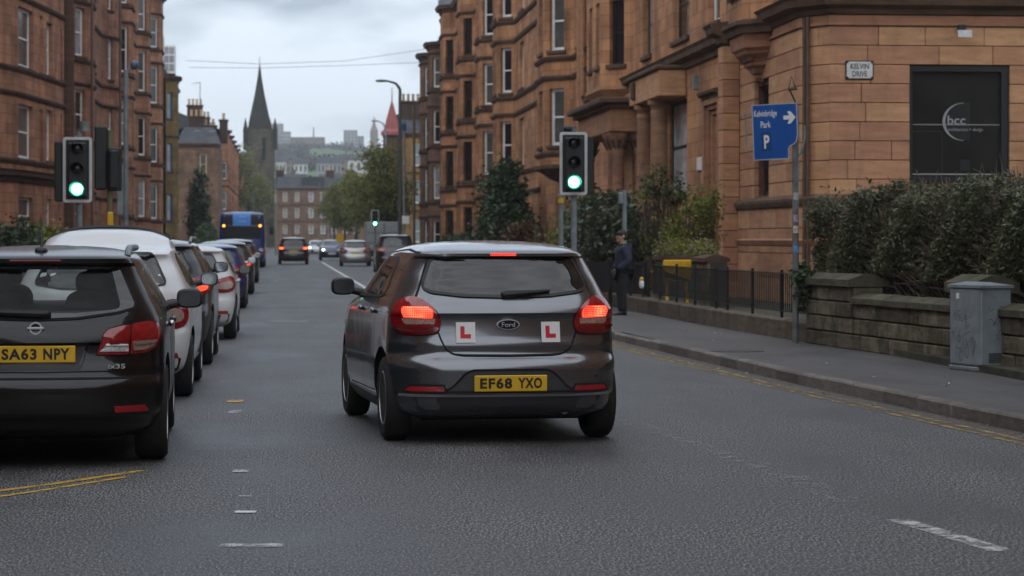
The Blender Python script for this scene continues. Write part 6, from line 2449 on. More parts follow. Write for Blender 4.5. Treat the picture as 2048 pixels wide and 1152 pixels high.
def blob_points(n, blobs, shell=.55, seedv=0):
    """points in a cloud of ellipsoids (x,y,z,rx,ry,rz,weight), denser near each skin"""
    r_ = np.random.RandomState(seedv)
    w = np.array([b[6] if len(b) > 6 else b[3] * b[4] * b[5] for b in blobs])
    idx = r_.choice(len(blobs), n, p=w / w.sum())
    B = np.array([b[:6] for b in blobs])[idx]
    d = r_.normal(size=(n, 3))
    d /= np.linalg.norm(d, axis=1)[:, None]
    rad = 1 - (1 - shell) * r_.uniform(0, 1, n) ** 1.7
    rad *= r_.uniform(.86, 1.12, n)
    return B[:, :3] + d * B[:, 3:6] * rad[:, None]


def clumpy(n, blobs, per=26, spread=.12, shell=.5, seedv=0):
    """leaves gathered in twig-end clumps, leaving gaps between"""
    r_ = np.random.RandomState(seedv + 77)
    c = blob_points(max(1, n // per), blobs, shell, seedv)
    s = spread * r_.uniform(.5, 1.5, len(c))
    p = np.repeat(c, per, axis=0) + r_.normal(size=(len(c) * per, 3)) * np.repeat(s, per)[:, None] * np.array([1, 1, .75])
    return p, c


m_bark = mat('bark', (0.05, 0.038, 0.028), .9, bump=.6, bscale=30, var=.35)
m_twig = mat('twig_bark', (0.085, 0.06, 0.042), .9, var=.4, scale=20)
m_leaf_dk = leafmat('leaf_dark_green', (0.018, 0.034, 0.013), (0.06, 0.095, 0.035))
m_leaf_h = leafmat('leaf_hedge', (0.032, 0.044, 0.018), (0.15, 0.17, 0.085), .38)
m_leaf_br = leafmat('leaf_bud_brown', (0.07, 0.05, 0.028), (0.17, 0.13, 0.075))
m_leaf_y = leafmat('leaf_yellow_green', (0.08, 0.1, 0.015), (0.22, 0.24, 0.03))
m_leaf_o = leafmat('leaf_spring_olive', (0.09, 0.1, 0.026), (0.26, 0.26, 0.07), .5, .45)
m_leaf_rh = leafmat('leaf_rhododendron', (0.03, 0.045, 0.022), (0.12, 0.15, 0.09), .3)
m_leaf_re = leafmat('leaf_reddish', (0.06, 0.025, 0.015), (0.12, 0.06, 0.03))


def twig_mesh(name, starts, ends, r0, r1, m, bend=.15, seedv=0):
    r_ = random.Random(seedv)
    b = MB()
    for s_, e_ in zip(starts, ends):
        s_, e_ = Vector(s_), Vector(e_)
        L_ = (e_ - s_).length
        mid = (s_ + e_) / 2 + Vector((r_.uniform(-1, 1), r_.uniform(-1, 1), r_.uniform(-.3, .8))) * L_ * bend
        b.tube([s_, mid, e_], [r0, (r0 + r1) / 2, r1], 4, False)
    return b.mesh(name, m)


def shrub(name, label, cat, loc, blobs, n, size, m, seedv, per=24, spread=.1, stems=14, stem_h=.0, extra=None, group=None, shell=.5, stem_r=.014, up=.3, aspect=1.7, base=None):
    root = thing(name, label, cat, loc, 0, group)
    p, c = clumpy(n, blobs, per, spread, shell, seedv)
    p[:, 2] = np.maximum(p[:, 2], .02)
    link('foliage', leaf_mesh('foliage', p, size, m, up, aspect, seedv), root)
    r_ = random.Random(seedv)
    pick = [c[r_.randrange(len(c))] for _ in range(stems)]
    bs = base or (0, 0, 0)
    starts = [(bs[0] + r_.uniform(-.15, .15), bs[1] + r_.uniform(-.15, .15), stem_h) for _ in pick]
    link('stem', twig_mesh('stem', starts, pick, stem_r, stem_r * .35, m_twig, .12, seedv), root)
    if extra:
        m2, n2, s2 = extra
        p2, _ = clumpy(n2, blobs, per, spread, .75, seedv + 5)
        p2[:, 2] = np.maximum(p2[:, 2], .02)
        link('young_leaves', leaf_mesh('young_leaves', p2, s2, m2, up, aspect, seedv + 9), root)
    return root


# ---- the big hedge behind the garden wall
def hedge():
    root = thing('hedge', 'tall clipped hedge with grey green leaves and bare twigs behind the stone wall', 'hedge', (8.4, 28, .2))
    r_ = np.random.RandomState(5)
    # top profile along the wall (y) and depth
    def top(y, x):
        t = 2.12 - .0 * y
        t = np.where(y > 31.5, 2.12 - (y - 31.5) * .09, t)
        return t + .09 * np.sin(y * 1.9) + .07 * np.sin(y * 4.3 + x * 3) + .05 * np.sin(y * 9.7 - x * 5)
    n = 62000
    y = r_.uniform(20, 33.7, n)
    x = 7.62 + r_.beta(.75, 1.1, n) * 1.9
    z = r_.uniform(.35, 1, n) ** .8
    zt = top(y, x)
    zz = .3 + z * (zt - .3)
    # gather most of the leaves into the outer skin: street face, top and far end
    k = r_.uniform(0, 1, n)
    face = k < .5
    x[face] = 7.6 + np.abs(r_.normal(0, .12, face.sum())) + .1 * np.sin(y[face] * 3.1 + zz[face] * 4) - .16 * np.clip((1.2 - zz[face]), -1, 1) * -.3
    tp = (k >= .5) & (k < .82)
    zz[tp] = zt[tp] - np.abs(r_.normal(0, .09, tp.sum())) + .03
    fe = k >= .9
    y[fe] = 33.7 - np.abs(r_.normal(0, .15, fe.sum())) - .25 * ((zz[fe] - 1.2) ** 2)
    # gaps: drop leaves where a clump field is low
    f = np.sin(x * 9 + 1.3) * np.sin(y * 7.7) * np.sin(zz * 8.3 + y * 2) + .6 * np.sin(y * 17 + zz * 11) * np.sin(zz * 19 - y * 6)
    keep = f > r_.uniform(-1.0, .22, n)
    P = np.stack([x - 8.4, y - 28, zz - .2], 1)[keep]
    sel = r_.uniform(0, 1, len(P))
    link('foliage', leaf_mesh('foliage', P[sel < .8], .042, m_leaf_h, .5, 1.8, 3), root)
    link('new_buds', leaf_mesh('new_buds', P[sel >= .8] + np.array([-.03, 0, .02]), .026, m_leaf_br, .2, 2.4, 4), root)
    st, en = [], []
    q = random.Random(9)
    for k in range(3600):
        yy = q.uniform(20, 33.6)
        zt_ = float(top(np.array(yy), np.array(8.0)))
        if q.random() < .45:
            a = Vector((q.uniform(7.65, 9.2), yy, zt_ - q.uniform(.15, .4)))
            e = a + Vector((q.uniform(-.12, .12), q.uniform(-.12, .12), q.uniform(.18, .42)))
        else:
            zz_ = q.uniform(.5, zt_ - .1)
            a = Vector((7.75 + q.uniform(0, .12), yy, zz_))
            e = a + Vector((-q.uniform(.1, .26), q.uniform(-.15, .15), q.uniform(.0, .28)))
        o = Vector((8.4, 28, .2))
        st.append(a - o); en.append(e - o)
    link('twigs', twig_mesh('twigs', st, en, .0065, .003, mat('hedge_twig', (0.16, 0.125, 0.095), .85, var=.4, scale=20), .12, 3), root)
    st = [(q.uniform(-.2, .2), yy - 28 + q.uniform(-.1, .1), 0) for yy in np.arange(20.5, 33.4, .5)]
    en = [(s_[0] + q.uniform(-.4, .4), s_[1] + q.uniform(-.3, .3), q.uniform(1.2, 1.6)) for s_ in st]
    link('stem', twig_mesh('stem', st, en, .03, .012, m_bark, .1, 4), root)
    # near-black solid core added inside the leaves so that no light passes through
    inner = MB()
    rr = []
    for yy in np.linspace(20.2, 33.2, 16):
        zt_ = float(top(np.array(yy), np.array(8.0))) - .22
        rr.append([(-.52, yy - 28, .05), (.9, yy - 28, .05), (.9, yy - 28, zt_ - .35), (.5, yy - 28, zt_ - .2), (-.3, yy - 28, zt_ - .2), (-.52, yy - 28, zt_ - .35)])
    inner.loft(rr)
    link('dark_core', inner.mesh('dark_core', mat('hedge_dark_core', (0.012, 0.012, 0.008), .95, var=.5, scale=15)), root)

    root.location = PIV + ROT_W @ (Vector(root.location) - PIV)
    root.rotation_euler = (0, 0, TH_W)


hedge()

# ivy tuft on the pier
v = (7.15, 32.45, .55)
shrub('ivy', 'small tuft of ivy on the end pier of the stone wall', 'plant', v, [(0, 0, .3, .14, .2, .35)], 500, .05, m_leaf_dk, 3, 12, .05, 6)


def at_px(px, x):
    return PX(px, x)


# gardens on the right
x_, y_ = 8.9, 52.0
x_, y_ = PX(1392, 8.9)
shrub('golden_shrub', 'yellow green flowering shrub with upright twigs before the house doorway', 'shrub', (x_, y_, .2),
      [(0, 0, 1.55, .55, .8, .75), (-.35, .5, 1.2, .4, .6, .6), (.15, -.4, 2.05, .35, .5, .5), (-.3, .6, .75, .4, .7, .4)], 4600, .05, m_leaf_y, 21, 12, .08, 230, 0, None, None, .35, .012)
x_, y_ = PX(1322, 9.2)
sb_ = shrub('leggy_bush', 'leggy bush with crooked bare stems in front of the columns', 'shrub', (x_, y_, .2),
            [(-.2, .3, 2.75, .35, .6, .5), (.25, -.6, 2.5, .3, .5, .5), (-.3, .9, 2.1, .3, .5, .35), (.1, 0, 1.2, .5, .9, .7)], 1500, .065, m_leaf_dk, 23, 14, .12, 90, 0, (m_leaf_y, 900, .05), None, .3, .03)
x_, y_ = PX(1236, 8.8)
shrub('rhododendron', 'dense glossy evergreen shrub behind the standing man', 'shrub', (x_, y_, .2),
      [(0, 0, 1.3, .85, 1.6, 1.2), (-.2, 2.5, 1.2, .9, 1.8, 1.1), (.2, 4.5, 1.4, .9, 1.6, 1.2), (-.3, 1.2, 2.0, .6, 1.2, .55)], 15000, .1, m_leaf_rh, 25, 12, .16, 40, 0, (m_leaf_re, 1400, .09), None, .6, .03)
x_, y_ = PX(1172, 8.9)
shrub('garden_shrub', 'olive garden shrub below the corbelled bay, behind the signal pole', 'shrub', (x_, y_, .2),
      [(0, 0, 1.1, .9, 1.8, 1.0), (0, 2.4, 1.3, .8, 1.6, .9)], 5000, .1, m_leaf_o, 27, 14, .15, 30)
x_, y_ = PX(1440, 8.4)
shrub('planter_hedge', 'low pale flowering hedge on the planter wall', 'plant', (8.4, 49.0, 1.22),
      [(0, k * .7 - 1.4, .1, .3, .5, .17) for k in range(7)], 3800, .04, m_leaf_y, 29, 14, .06, 20, 0, (leafmat('leaf_pale_pink', (0.16, 0.12, 0.09), (0.3, 0.22, 0.17)), 1500, .035), None, .6, .006)
x_, y_ = PX(1012, 9.0)
ev = shrub('evergreen_tree', 'dark broad evergreen tree before the orange tenements, behind the hatchback roof', 'tree', (x_, y_, .2),
           [(0, 0, 1.7, 1.0, 2.2, 1.4), (0, .5, 3.1, .8, 1.7, 1.0), (0, .2, 4.0, .45, 1.0, .55), (-.2, -1.8, 1.2, .7, 1.4, .9), (.2, 2.2, 1.6, .8, 1.6, 1.1)], 13000, .14, m_leaf_dk, 31, 16, .2, 40, 0, None, None, .6, .05)
x_, y_ = PX(1046, 8.9)
shrub('russet_shrub', 'russet brown shrub beside the dark evergreen tree', 'shrub', (x_, y_, .2), [(0, 0, 1.0, .7, 1.6, .8), (0, 1.5, 1.3, .5, 1.0, .6)], 3600, .1, m_leaf_re, 33, 14, .14, 40, 0, (m_leaf_o, 900, .09))
x_, y_ = PX(930, 9.0)
shrub('clipped_hedge', 'clipped dark green front hedge below the orange tenements', 'hedge', (x_, y_, .2), [(0, k * 3.0 - 12, .75, .6, 2.4, .75) for k in range(9)], 9000, .13, m_leaf_dk, 35, 14, .14, 20)
# left gardens
for i, (p, x, h, m, lab) in enumerate(((18, -7.6, 1.75, m_leaf_dk, 'dark garden shrub at the far left behind the black car roof'), (70, -7.4, 1.75, m_leaf_y, 'yellow green garden shrub left of the green signal'),
                                       (110, -7.9, 1.3, m_leaf_o, 'low olive shrub at the foot of the left signal'), (322, -7.4, 1.4, m_leaf_dk, 'dark front garden hedge before the third left tenement'),
                                       (412, -6.6, 2.6, m_leaf_dk, 'rounded dark bush left of the blue bus'))):
    x_, y_ = PX(p, x)
    ry = 2.2 + i * 1.0
    shrub('garden_shrub', lab, 'shrub', (x_, y_, .2), [(0, 0, h * .5, .8, ry, h * .5), (.1, ry * .7, h * .55, .7, ry * .7, h * .5), (-.1, -ry * .7, h * .45, .6, ry * .6, h * .42)], 4200, .1 + .015 * i, m, 50 + i, 14, .16, 24)


# ---- trees
def tree(name, label, loc, H, blobs, n, size, m, seedv, trunk_r=.16, per=18, spread=.35, shell=.45, group=None, limbs=40):
    root = thing(name, label, 'tree', loc, 0, group)
    r_ = random.Random(seedv)
    p, c = clumpy(n, blobs, per, spread, shell, seedv)
    link('crown', leaf_mesh('crown', p, size, m, .2, 1.6, seedv), root)
    fork = H * .35
    tr = MB().tube([(0, 0, -.1), (r_.uniform(-.1, .1), r_.uniform(-.1, .1), fork * .5), (0, 0, fork), (r_.uniform(-.2, .2), r_.uniform(-.2, .2), H * .8)], [trunk_r * 1.2, trunk_r, trunk_r * .8, trunk_r * .2], 8)
    q = [c[r_.randrange(len(c))] for _ in range(limbs)]
    for e in q:
        z0 = r_.uniform(fork * .8, min(H * .7, max(fork, e[2])))
        s_ = Vector((0, 0, z0))
        e = Vector(e)
        tr.tube([s_, s_.lerp(e, .5) + Vector((0, 0, .12 * (e - s_).length)), e], [trunk_r * .35, trunk_r * .2, trunk_r * .06], 5, False)
    tr.build('trunk', m_bark, root, True)
    return root


def rnd_blobs(seedv, H, rad, k=9):
    r_ = random.Random(seedv)
    o = []
    for i in range(k):
        z = H * r_.uniform(.38, .9)
        f = 1 - abs(z / H - .6) * 1.3
        a = r_.uniform(0, 6.28)
        d = rad * .6 * f * r_.uniform(.3, 1)
        o.append((d * math.cos(a), d * math.sin(a), z, rad * .5 * r_.uniform(.6, 1), rad * .5 * r_.uniform(.6, 1), rad * .42 * r_.uniform(.6, 1)))
    return o


rt_specs = [(775, 7.6, 8.6, 2.7, 'spring green street tree nearest on the right, below the red turret'), (742, 7.5, 9.0, 3.0, 'spring green street tree beside the far signal'),
            (714, 7.3, 8.8, 3.0, 'olive street tree behind the silver car'), (690, 7.2, 8.4, 3.2, 'olive street tree right of the far brown block'), (668, 7.0, 8.0, 3.2, 'farthest olive street tree on the right')]
for i, (p, x, H_, rad, lab) in enumerate(rt_specs):
    xx, yy = PX(p, x)
    tree('street_tree', lab, (xx, yy, .12), H_, rnd_blobs(200 + i, H_, rad, 10), 7500, .17 + .015 * i, m_leaf_o, 70 + i, .15, group='street trees on the right')
lt_specs = [(470, -6.2, 16.0, 3.6, 'sparse olive tree in front of the church on the left'), (496, -5.6, 17.0, 4.0, 'thin olive tree below the church spire'), (522, -4.9, 13.0, 3.2, 'farthest thin tree on the left beside the church tower')]
for i, (p, x, H_, rad, lab) in enumerate(lt_specs):
    xx, yy = PX(p, x)
    yy = (350, 405, 420)[i]
    xx = tanp(p) * yy
    tree('street_tree', lab, (xx, yy, .12), H_, rnd_blobs(300 + i, H_, rad, 12), 3000, .24, m_leaf_o, 80 + i, .2, per=12, spread=.4, group='street trees on the left')
xx, yy = PX(398, -7.6)
tree('garden_conifer', 'dark ivy clad tree against the low villa on the left', (xx, yy, .2), 8.5, [(0, 0, 2.2, 1.0, 1.6, 1.8), (0, 0, 4.6, .8, 1.4, 1.6), (0, 0, 6.6, .55, 1.0, 1.2)], 6000, .2, m_leaf_dk, 91, .18, 16, .22)

# ================================================================== street furniture
m_board = mat('signal_black', (0.01, 0.011, 0.011), .5)
m_sigw = mat('signal_border_white', (0.5, 0.5, 0.5), .5, var=.15)
m_green = mat('green_signal_lit', (0.0, .5, .3), .3, emit=(.16, 1, .62), estr=7.0)
m_greend = mat('green_signal_rim', (0.0, .2, .14), .3, emit=(.0, .5, .3), estr=.35)
m_offlens = mat('signal_lens_off', (0.012, 0.008, 0.006), .25)
m_pole = mat('signal_pole_grey', (0.17, 0.19, 0.195), .5, metal=.2, var=.35, scale=5)


def signal_head(root, z, w=.52, h=1.18, yaw=0.0, lit=True):
    hd = MB()
    pts = round_poly([(-w / 2, z), (w / 2, z), (w / 2, z + h), (-w / 2, z + h)], .06)
    hd.prism_y(pts, .0, .03)
    bd = hd.build('backing_board', m_board, root, rot=(0, 0, yaw))
    fr = MB()
    ins = round_poly([(-w / 2 + .05, z + .05), (w / 2 - .05, z + .05), (w / 2 - .05, z + h - .05), (-w / 2 + .05, z + h - .05)], .025)
    n = len(pts)
    fr.add([(a, -.004, c) for a, c in pts] + [(a, -.004, c) for a, c in ins], [(k, (k + 1) % n, n + (k + 1) % n, n + k) for k in range(n)])
    fr.build('white_border', m_sigw, bd)
    MB().cbox(-.16, .16, -.09, .0, z + .1, z + h - .1, .02).build('signal_box', m_board, bd)
    for k in range(3):
        zc = z + .235 + k * .355
        on = (k == 0 and lit)
        MB().lathe([(.1, .0), (.1, -.012), (.06, -.03), (0.002, -.036)], 20, (0, -.091, zc), 'y').build('green_lamp' if k == 0 else ('amber_lamp' if k == 1 else 'red_lamp'), m_green if on else m_offlens, bd, True)
        if on:
            MB().lathe([(.128, .0), (.128, -.01), (.103, -.01)], 24, (0, -.0905, zc), 'y').build('lamp_rim', m_greend, bd, True)
        hood = MB()
        rr = []
        for (r_, y_) in ((.125, -.092), (.122, -.27)):
            rr.append([(r_ * math.cos(a), y_ - .0 if math.sin(a) < .3 else y_ - (.0), zc + r_ * math.sin(a)) for a in [R(-25) + R(230) * q / 18 for q in range(19)]])
        hood.loft(rr, False, closed=False)
        hood.build('hood', m_board, bd, True)
    return bd


def signal(label, px, pb, x, d, zt, zb, pole_top=None, yaw=0.0, back=None, base=.12, side_head=None):
    v = DP(px, 478, d)
    root = thing('traffic_signal', label, 'traffic light', (v.x, v.y, 0), 0, 'traffic signals at the crossing')
    h = zt - zb
    bd = signal_head(root, zb, .52 * h / 1.18, h, yaw)
    pt = pole_top or zt
    MB().tube([(.02, .12, base), (.02, .12, pt)], .057, 12).build('pole', m_pole, root, True)
    for z in (zb + .2, zt - .2):
        MB().cbox(-.03, .07, .02, .14, z - .03, z + .03).build('bracket', m_board, root)
    MB().tube([(.02, .12, pt), (.02, .12, pt + .04)], [.062, .03], 12).build('pole_cap', m_board, root)
    return root


# left signal: two heads to the front and side, plus one seen from behind
d_l = 42.5
z = lambda py, d: HC + (HY - py) * d / F
sl = signal('left traffic signal on green with white bordered board above the parked cars', 155, 0, -3.6, d_l, z(274, d_l), z(405, d_l), z(262, d_l), R(0))
MB().tube([(.11, .12, z(262, d_l)), (.11, .12, z(242, d_l))], .085, 12).build('detector', m_pole, sl, True)
sh_ = MB().cbox(-.41, -.27, .05, .25, z(403, d_l), z(282, d_l), .02).build('side_head', m_board, sl)
sr = thing('traffic_signal', 'black traffic signal seen from behind, right of the left green one', 'traffic light', (DP(217, 478, 47).x, DP(217, 478, 47).y, 0), 0, 'traffic signals at the crossing')
zz = lambda py: z(py, 47)
MB().cbox(-.27, -.03, -.05, .22, zz(380), zz(252), .03).build('signal_box', m_board, sr)
MB().cbox(-.02, .26, 0, .06, zz(382), zz(295), .03).build('backing_board', m_board, sr)
MB().cbox(.02, .2, -.12, .0, zz(378), zz(300), .03).build('signal_box', m_board, sr)
MB().tube([(.02, .1, .12), (.02, .1, zz(260))], .055, 10).build('pole', mat('pole_olive', (0.12, 0.115, 0.06), .6), sr, True)
MB().cbox(-.02, .09, -.1, .06, zz(455), zz(424), .02).build('push_button_box', m_ybar, sr)

d_r = 44.0
vR = DP(1147, 478, d_r)
sg2 = signal('right traffic signal on green beside the hatchback, on the pavement edge', 1147, 0, 5.4, d_r, z(264, d_r), z(390, d_r), z(256, d_r), R(-2))
MB().loft(superell((-.1, .1, z(258, d_r)), (.075, .1, .07), .8)).build('detector', m_board, sg2, True)
MB().cbox(.24, .37, .02, .2, z(388, d_r), z(272, d_r), .02).build('side_head', m_board, sg2)
MB().tube([(-.06, .02, 1.2), (.1, .02, 1.2)], .03, 8).build('clamp', m_pole, sg2)
d_f = 148.0
signal('small far traffic signal on green in front of the right hand trees', 750, 0, 6.4, d_f, z(420, d_f), z(455, d_f), None, 0)


def post(label, px, d, top_py, r=.045, m=m_galv, cat='post', name='post', base=.12):
    v = DP(px, 478, d)
    rt = thing(name, label, cat, (v.x, v.y, 0))
    MB().tube([(0, 0, base), (0, 0, HC + (HY - top_py) * d / F)], [r * 1.1, r], 10).build('shaft', m, rt, True)
    return rt


p1 = post('short grey post left of the right signal with a small yellow tag', 1122, 46, 392)
MB().lathe([(.06, 0), (.06, .14)], 10, (0, 0, HC + (HY - 406) * 46 / F)).build('tag', m_ybar, p1)
MB().cbox(-.06, .06, -.06, .06, HC + (HY - 396) * 46 / F, HC + (HY - 388) * 46 / F).build('cap', m_galv, p1)
p2 = post('thin grey post with a small loudspeaker box behind the standing man', 1249, 47.5, 380)
MB().cbox(-.12, -.03, -.06, .06, HC + (HY - 408) * 47.5 / F, HC + (HY - 385) * 47.5 / F, .015).build('box', m_galv, p2)

# lamp columns
def lamp(label, px, d, top_py, arm_px, arm_py, m=m_galv, r=.09):
    v = DP(px, 478, d)
    rt = thing('street_lamp', label, 'street lamp', (v.x, v.y, 0), 0, 'street lamps')
    H_ = HC + (HY - top_py) * d / F
    lean = (DP(px, 478, d).x - v.x)
    MB().tube([(0, 0, .1), (0, 0, 1.4), (0, 0, H_)], [r * 1.4, r, r * .7], 10).build('column', m, rt, True)
    a = DP(arm_px, arm_py, d)
    ex, ez = (a.x - v.x), a.z
    MB().tube([(0, 0, H_), (ex * .2, 0, H_ + (ez - H_) * .7), (ex * .6, 0, ez)], [r * .7, r * .55, r * .45], 8).build('arm', m, rt, True)
    MB().loft(superell((ex * .85, 0, ez), (abs(ex) * .3, .14, .07), .7)).build('lantern', m, rt, True)
    return rt


m_lampd = mat('lamp_column_dark', (0.07, 0.075, 0.07), .5, metal=.2)
lamp('tall dark street lamp on the right with its arm over the road', 800, 128, 178, 757, 162, m_lampd, .12)
lamp('slim grey street lamp further off below the red turret', 771, 205, 258, 746, 242, m_galv, .1)
pc = post('slim grey pole with a blue cap beside the tall right lamp', 808, 140, 252, .07)
MB().lathe([(.12, 0), (.14, .4), (.05, .6)], 10, (0, 0, HC + (HY - 262) * 140 / F)).build('cap', mat('blue_cap', (0.02, 0.06, 0.16), .5), pc)
MB().cbox(-.35, .3, -.1, .1, HC + (HY - 448) * 140 / F, HC + (HY - 432) * 140 / F).build('notice_board', m_platew, pc)
post('wooden telegraph pole among the trees on the right', 828, 165, 210, .1, mat('pole_wood', (0.12, 0.085, 0.045), .9, var=.3))
ll = post('pale lamp column with a blue globe in front of the left tenements', 252, 72, 140, .075, m_galv, 'street lamp', 'street_lamp')
MB().loft(superell((.25, 0, HC + (HY - 130) * 72 / F), (.13, .15, .14), .9)).build('globe', mat('blue_globe', (0.06, 0.09, 0.15), .3), ll, True)
MB().tube([(0, 0, HC + (HY - 142) * 72 / F), (.2, 0, HC + (HY - 132) * 72 / F)], .04, 6).build('arm', m_galv, ll)
MB().cbox(-.26, -.06, -.02, .03, HC + (HY - 430) * 72 / F, HC + (HY - 330) * 72 / F, .01).build('sign_back', m_galv, ll)
post('bare grey pole rising above the blue bus', 506, 150, 380, .06)
post('pale pole right of the blue bus before the church', 552, 210, 405, .11, mat('pole_concrete', (0.2, 0.18, 0.16), .8))
yv_ = post('yellow road works sign on a post far down the right side', 680, 160, 470, .04, m_galv, 'sign', 'road_sign')
MB().cbox(-.25, .25, -.06, -.045, HC + (HY - 484) * 160 / F, HC + (HY - 467) * 160 / F, .005).build('face', m_ybar, yv_)
post('thin grey pole in front of the far brown block', 657, 260, 440, .06)

# ---- the blue parking sign
vb = DP(1590, 685, 33.0)
sp = GP(1591, 686, .12)
bs = thing('direction_sign', 'blue parking direction sign on a tall grey post beside the stone wall', 'sign', (sp[0], sp[1], 0))
ds = dep(*sp)
zs = lambda py: HC + (HY - py) * ds / F
MB().tube([(0, 0, .1), (0, 0, zs(215))], .045, 14).build('post', mat('sign_post_grey', (0.13, 0.14, 0.14), .5, var=.5, scale=4), bs, True)
pn = link('sign_panel', None, bs, (0, 0, 0), (0, 0, R(-24)))
bpd = bpy.data.objects
W2 = .60
u0 = -.47
zt_, zb_ = zs(206), zs(318)
hh = zt_ - zb_
outl = [(u0, zb_), (.03, zb_), (.03, zb_ + hh * .12), (.03, zb_ + hh * .19), (.055, zb_ + hh * .23), (.1, zb_ + hh * .25), (.14, zb_ + hh * .3), (.165, zb_ + hh * .42), (.165, zt_), (u0, zt_)]
outl = [(a, b) for a, b in outl]
bpy.data.objects.remove(pn)
m_signb = mat('sign_blue', (0.003, 0.075, 0.32), .35, var=.12)
pn = MB().prism_y(outl, -.07, -.055).build('sign_panel', m_signb, bs, rot=(0, R(-2.2), R(-24)))
cx_ = sum(p[0] for p in outl) / len(outl); cz_ = sum(p[1] for p in outl) / len(outl)
eb_ = MB()
n = len(outl)
inn_ = []
for i in range(n):
    p0, p1, p2 = Vector(outl[i - 1]), Vector(outl[i]), Vector(outl[(i + 1) % n])
    d1, d2 = (p1 - p0).normalized(), (p2 - p1).normalized()
    n1, n2 = Vector((-d1.y, d1.x)), Vector((-d2.y, d2.x))
    m_ = n1 + n2
    m_ = m_ / max(.6, 1 + n1.dot(n2))
    inn_.append(tuple(p1 + m_ * .014))
eb_.add([(a, -.0715, c) for a, c in outl] + [(a, -.0715, c) for a, c in inn_], [(k, (k + 1) % n, n + (k + 1) % n, n + k) for k in range(n)])
eb_.build('sign_edge', mat('sign_edge_grey', (0.35, 0.38, 0.4), .4), pn)
text_part('lettering', 'Kelvinbridge', m_white, pn, (u0 + .19, -.073, zt_ - .14), .32, .115, bold=.01)
text_part('lettering', 'Park', m_white, pn, (u0 + .19, -.073, zt_ - .28), .14, .09, bold=.01)
MB().box(u0 + .12, u0 + .26, -.0735, -.0705, zt_ - .64, zt_ - .38).build('parking_tile', mat('sign_dark_blue', (0.004, 0.05, 0.2), .4), pn)
text_part('lettering', 'P', m_white, pn, (u0 + .195, -.075, zt_ - .52), .075, .19, bold=.03)
ar = MB()
ax, az = .07, zt_ - .2
ar.prism_y([(ax - .1, az - .028), (ax - .02, az - .028), (ax - .045, az - .085), (ax + .0, az - .085), (ax + .07, az), (ax + .0, az + .085), (ax - .045, az + .085), (ax - .02, az + .028), (ax - .1, az + .028)], -.0745, -.0712)
ar.build('arrow', m_white, pn)
# bracket, strap handle and the little lamp frame on top
MB().tube([(u0, -.06, zt_ - .12), (u0 - .1, -.06, zt_ - .12), (u0 - .09, -.06, zt_ - .62), (u0, -.06, zt_ - .62)], .01, 6).build('side_bracket', m_galv, pn)
fr_ = MB()
zt2 = zs(205)
fr_.tube([(0, 0, zt2), (-.06, 0, zt2 + .13), (-.085, 0, zt2 + .18)], .012, 6)
fr_.tube([(-.1, 0, zt2 + .17), (.02, 0, zt2 + .19)], .016, 6)
fr_.tube([(-.1, 0, zt2 + .17), (-.055, 0, zt2 + .36), (-.0, 0, zt2 + .19)], .009, 6)
fr_.build('lamp_frame', m_black, bs)
MB().tube([(.0, 0, zb_ + hh * .02), (.07, -.02, zb_ + hh * .1), (.12, -.03, zb_ + hh * .35), (.12, -.03, zb_ + hh * .6)], .018, 6).build('bracket', m_galv, bs, True)
for k, (py, col) in enumerate(((392, (.4, .4, .42)), (437, (.3, .25, .35)), (459, (.5, .45, .42)), (498, (.1, .3, .55)))):
    b_ = MB()
    hh_ = .05
    rr = [[(.0465 * math.sin(a), -.0465 * math.cos(a), zs(py) + dz) for a in [R(-55) + R(100) * q / 8 for q in range(9)]] for dz in (-hh_, hh_)]
    b_.loft(rr, False, closed=False)
    b_.build('sticker', mat('sticker_%d' % k, col, .5, var=.6, scale=40), bs)

# ---- telecom cabinet with scribbled tags
cx0, cy0 = GP(1897, 738, .12)
cab = thing('utility_cabinet', 'grey metal utility cabinet covered in scribbled graffiti against the wall', 'cabinet', (cx0, cy0, .12), R(-76))
m_cab = mat('cabinet_grey', (0.2, 0.23, 0.25), .5, var=.22, scale=5, bump=.05, bscale=80)
cw, cd, ch = .47, .34, .9
MB().cbox(0, cw + .22, 0, cd + .05, 0, .05, .01).build('plinth', m_galv, cab)
MB().cbox(.01, cw + .21, .01, cd + .04, .05, ch, .012).build('cabinet_body', m_cab, cab)
MB().cbox(.035, cw + .18, .0, .012, .07, ch - .015, .006).build('door', m_cab, cab)
tp = MB()
tp.add([(-.01, -.01, ch), (cw + .23, -.01, ch), (cw + .23, cd + .06, ch), (-.01, cd + .06, ch), (-.01, -.01, ch + .03), (cw + .23, -.01, ch + .03), (cw + .23, cd + .06, ch + .03), (-.01, cd + .06, ch + .03), (.08, cd * .5, ch + .065), (cw + .12, cd * .5, ch + .065)],
       [(0, 3, 2, 1), (0, 1, 5, 4), (1, 2, 6, 5), (2, 3, 7, 6), (3, 0, 4, 7), (4, 5, 9, 8), (5, 6, 9), (6, 7, 8, 9), (7, 4, 8)])
tp.build('lid', m_cab, cab)
cvent = MB()
for k in range(5):
    cvent.box(cw + .2095, cw + .2135, .1, .26, .1 + k * .022, .112 + k * .022)
cvent.build('vent', m_black, cab)
scr = random.Random(4)
m_ink = mat('marker_ink', (0.02, 0.02, 0.025), .6)


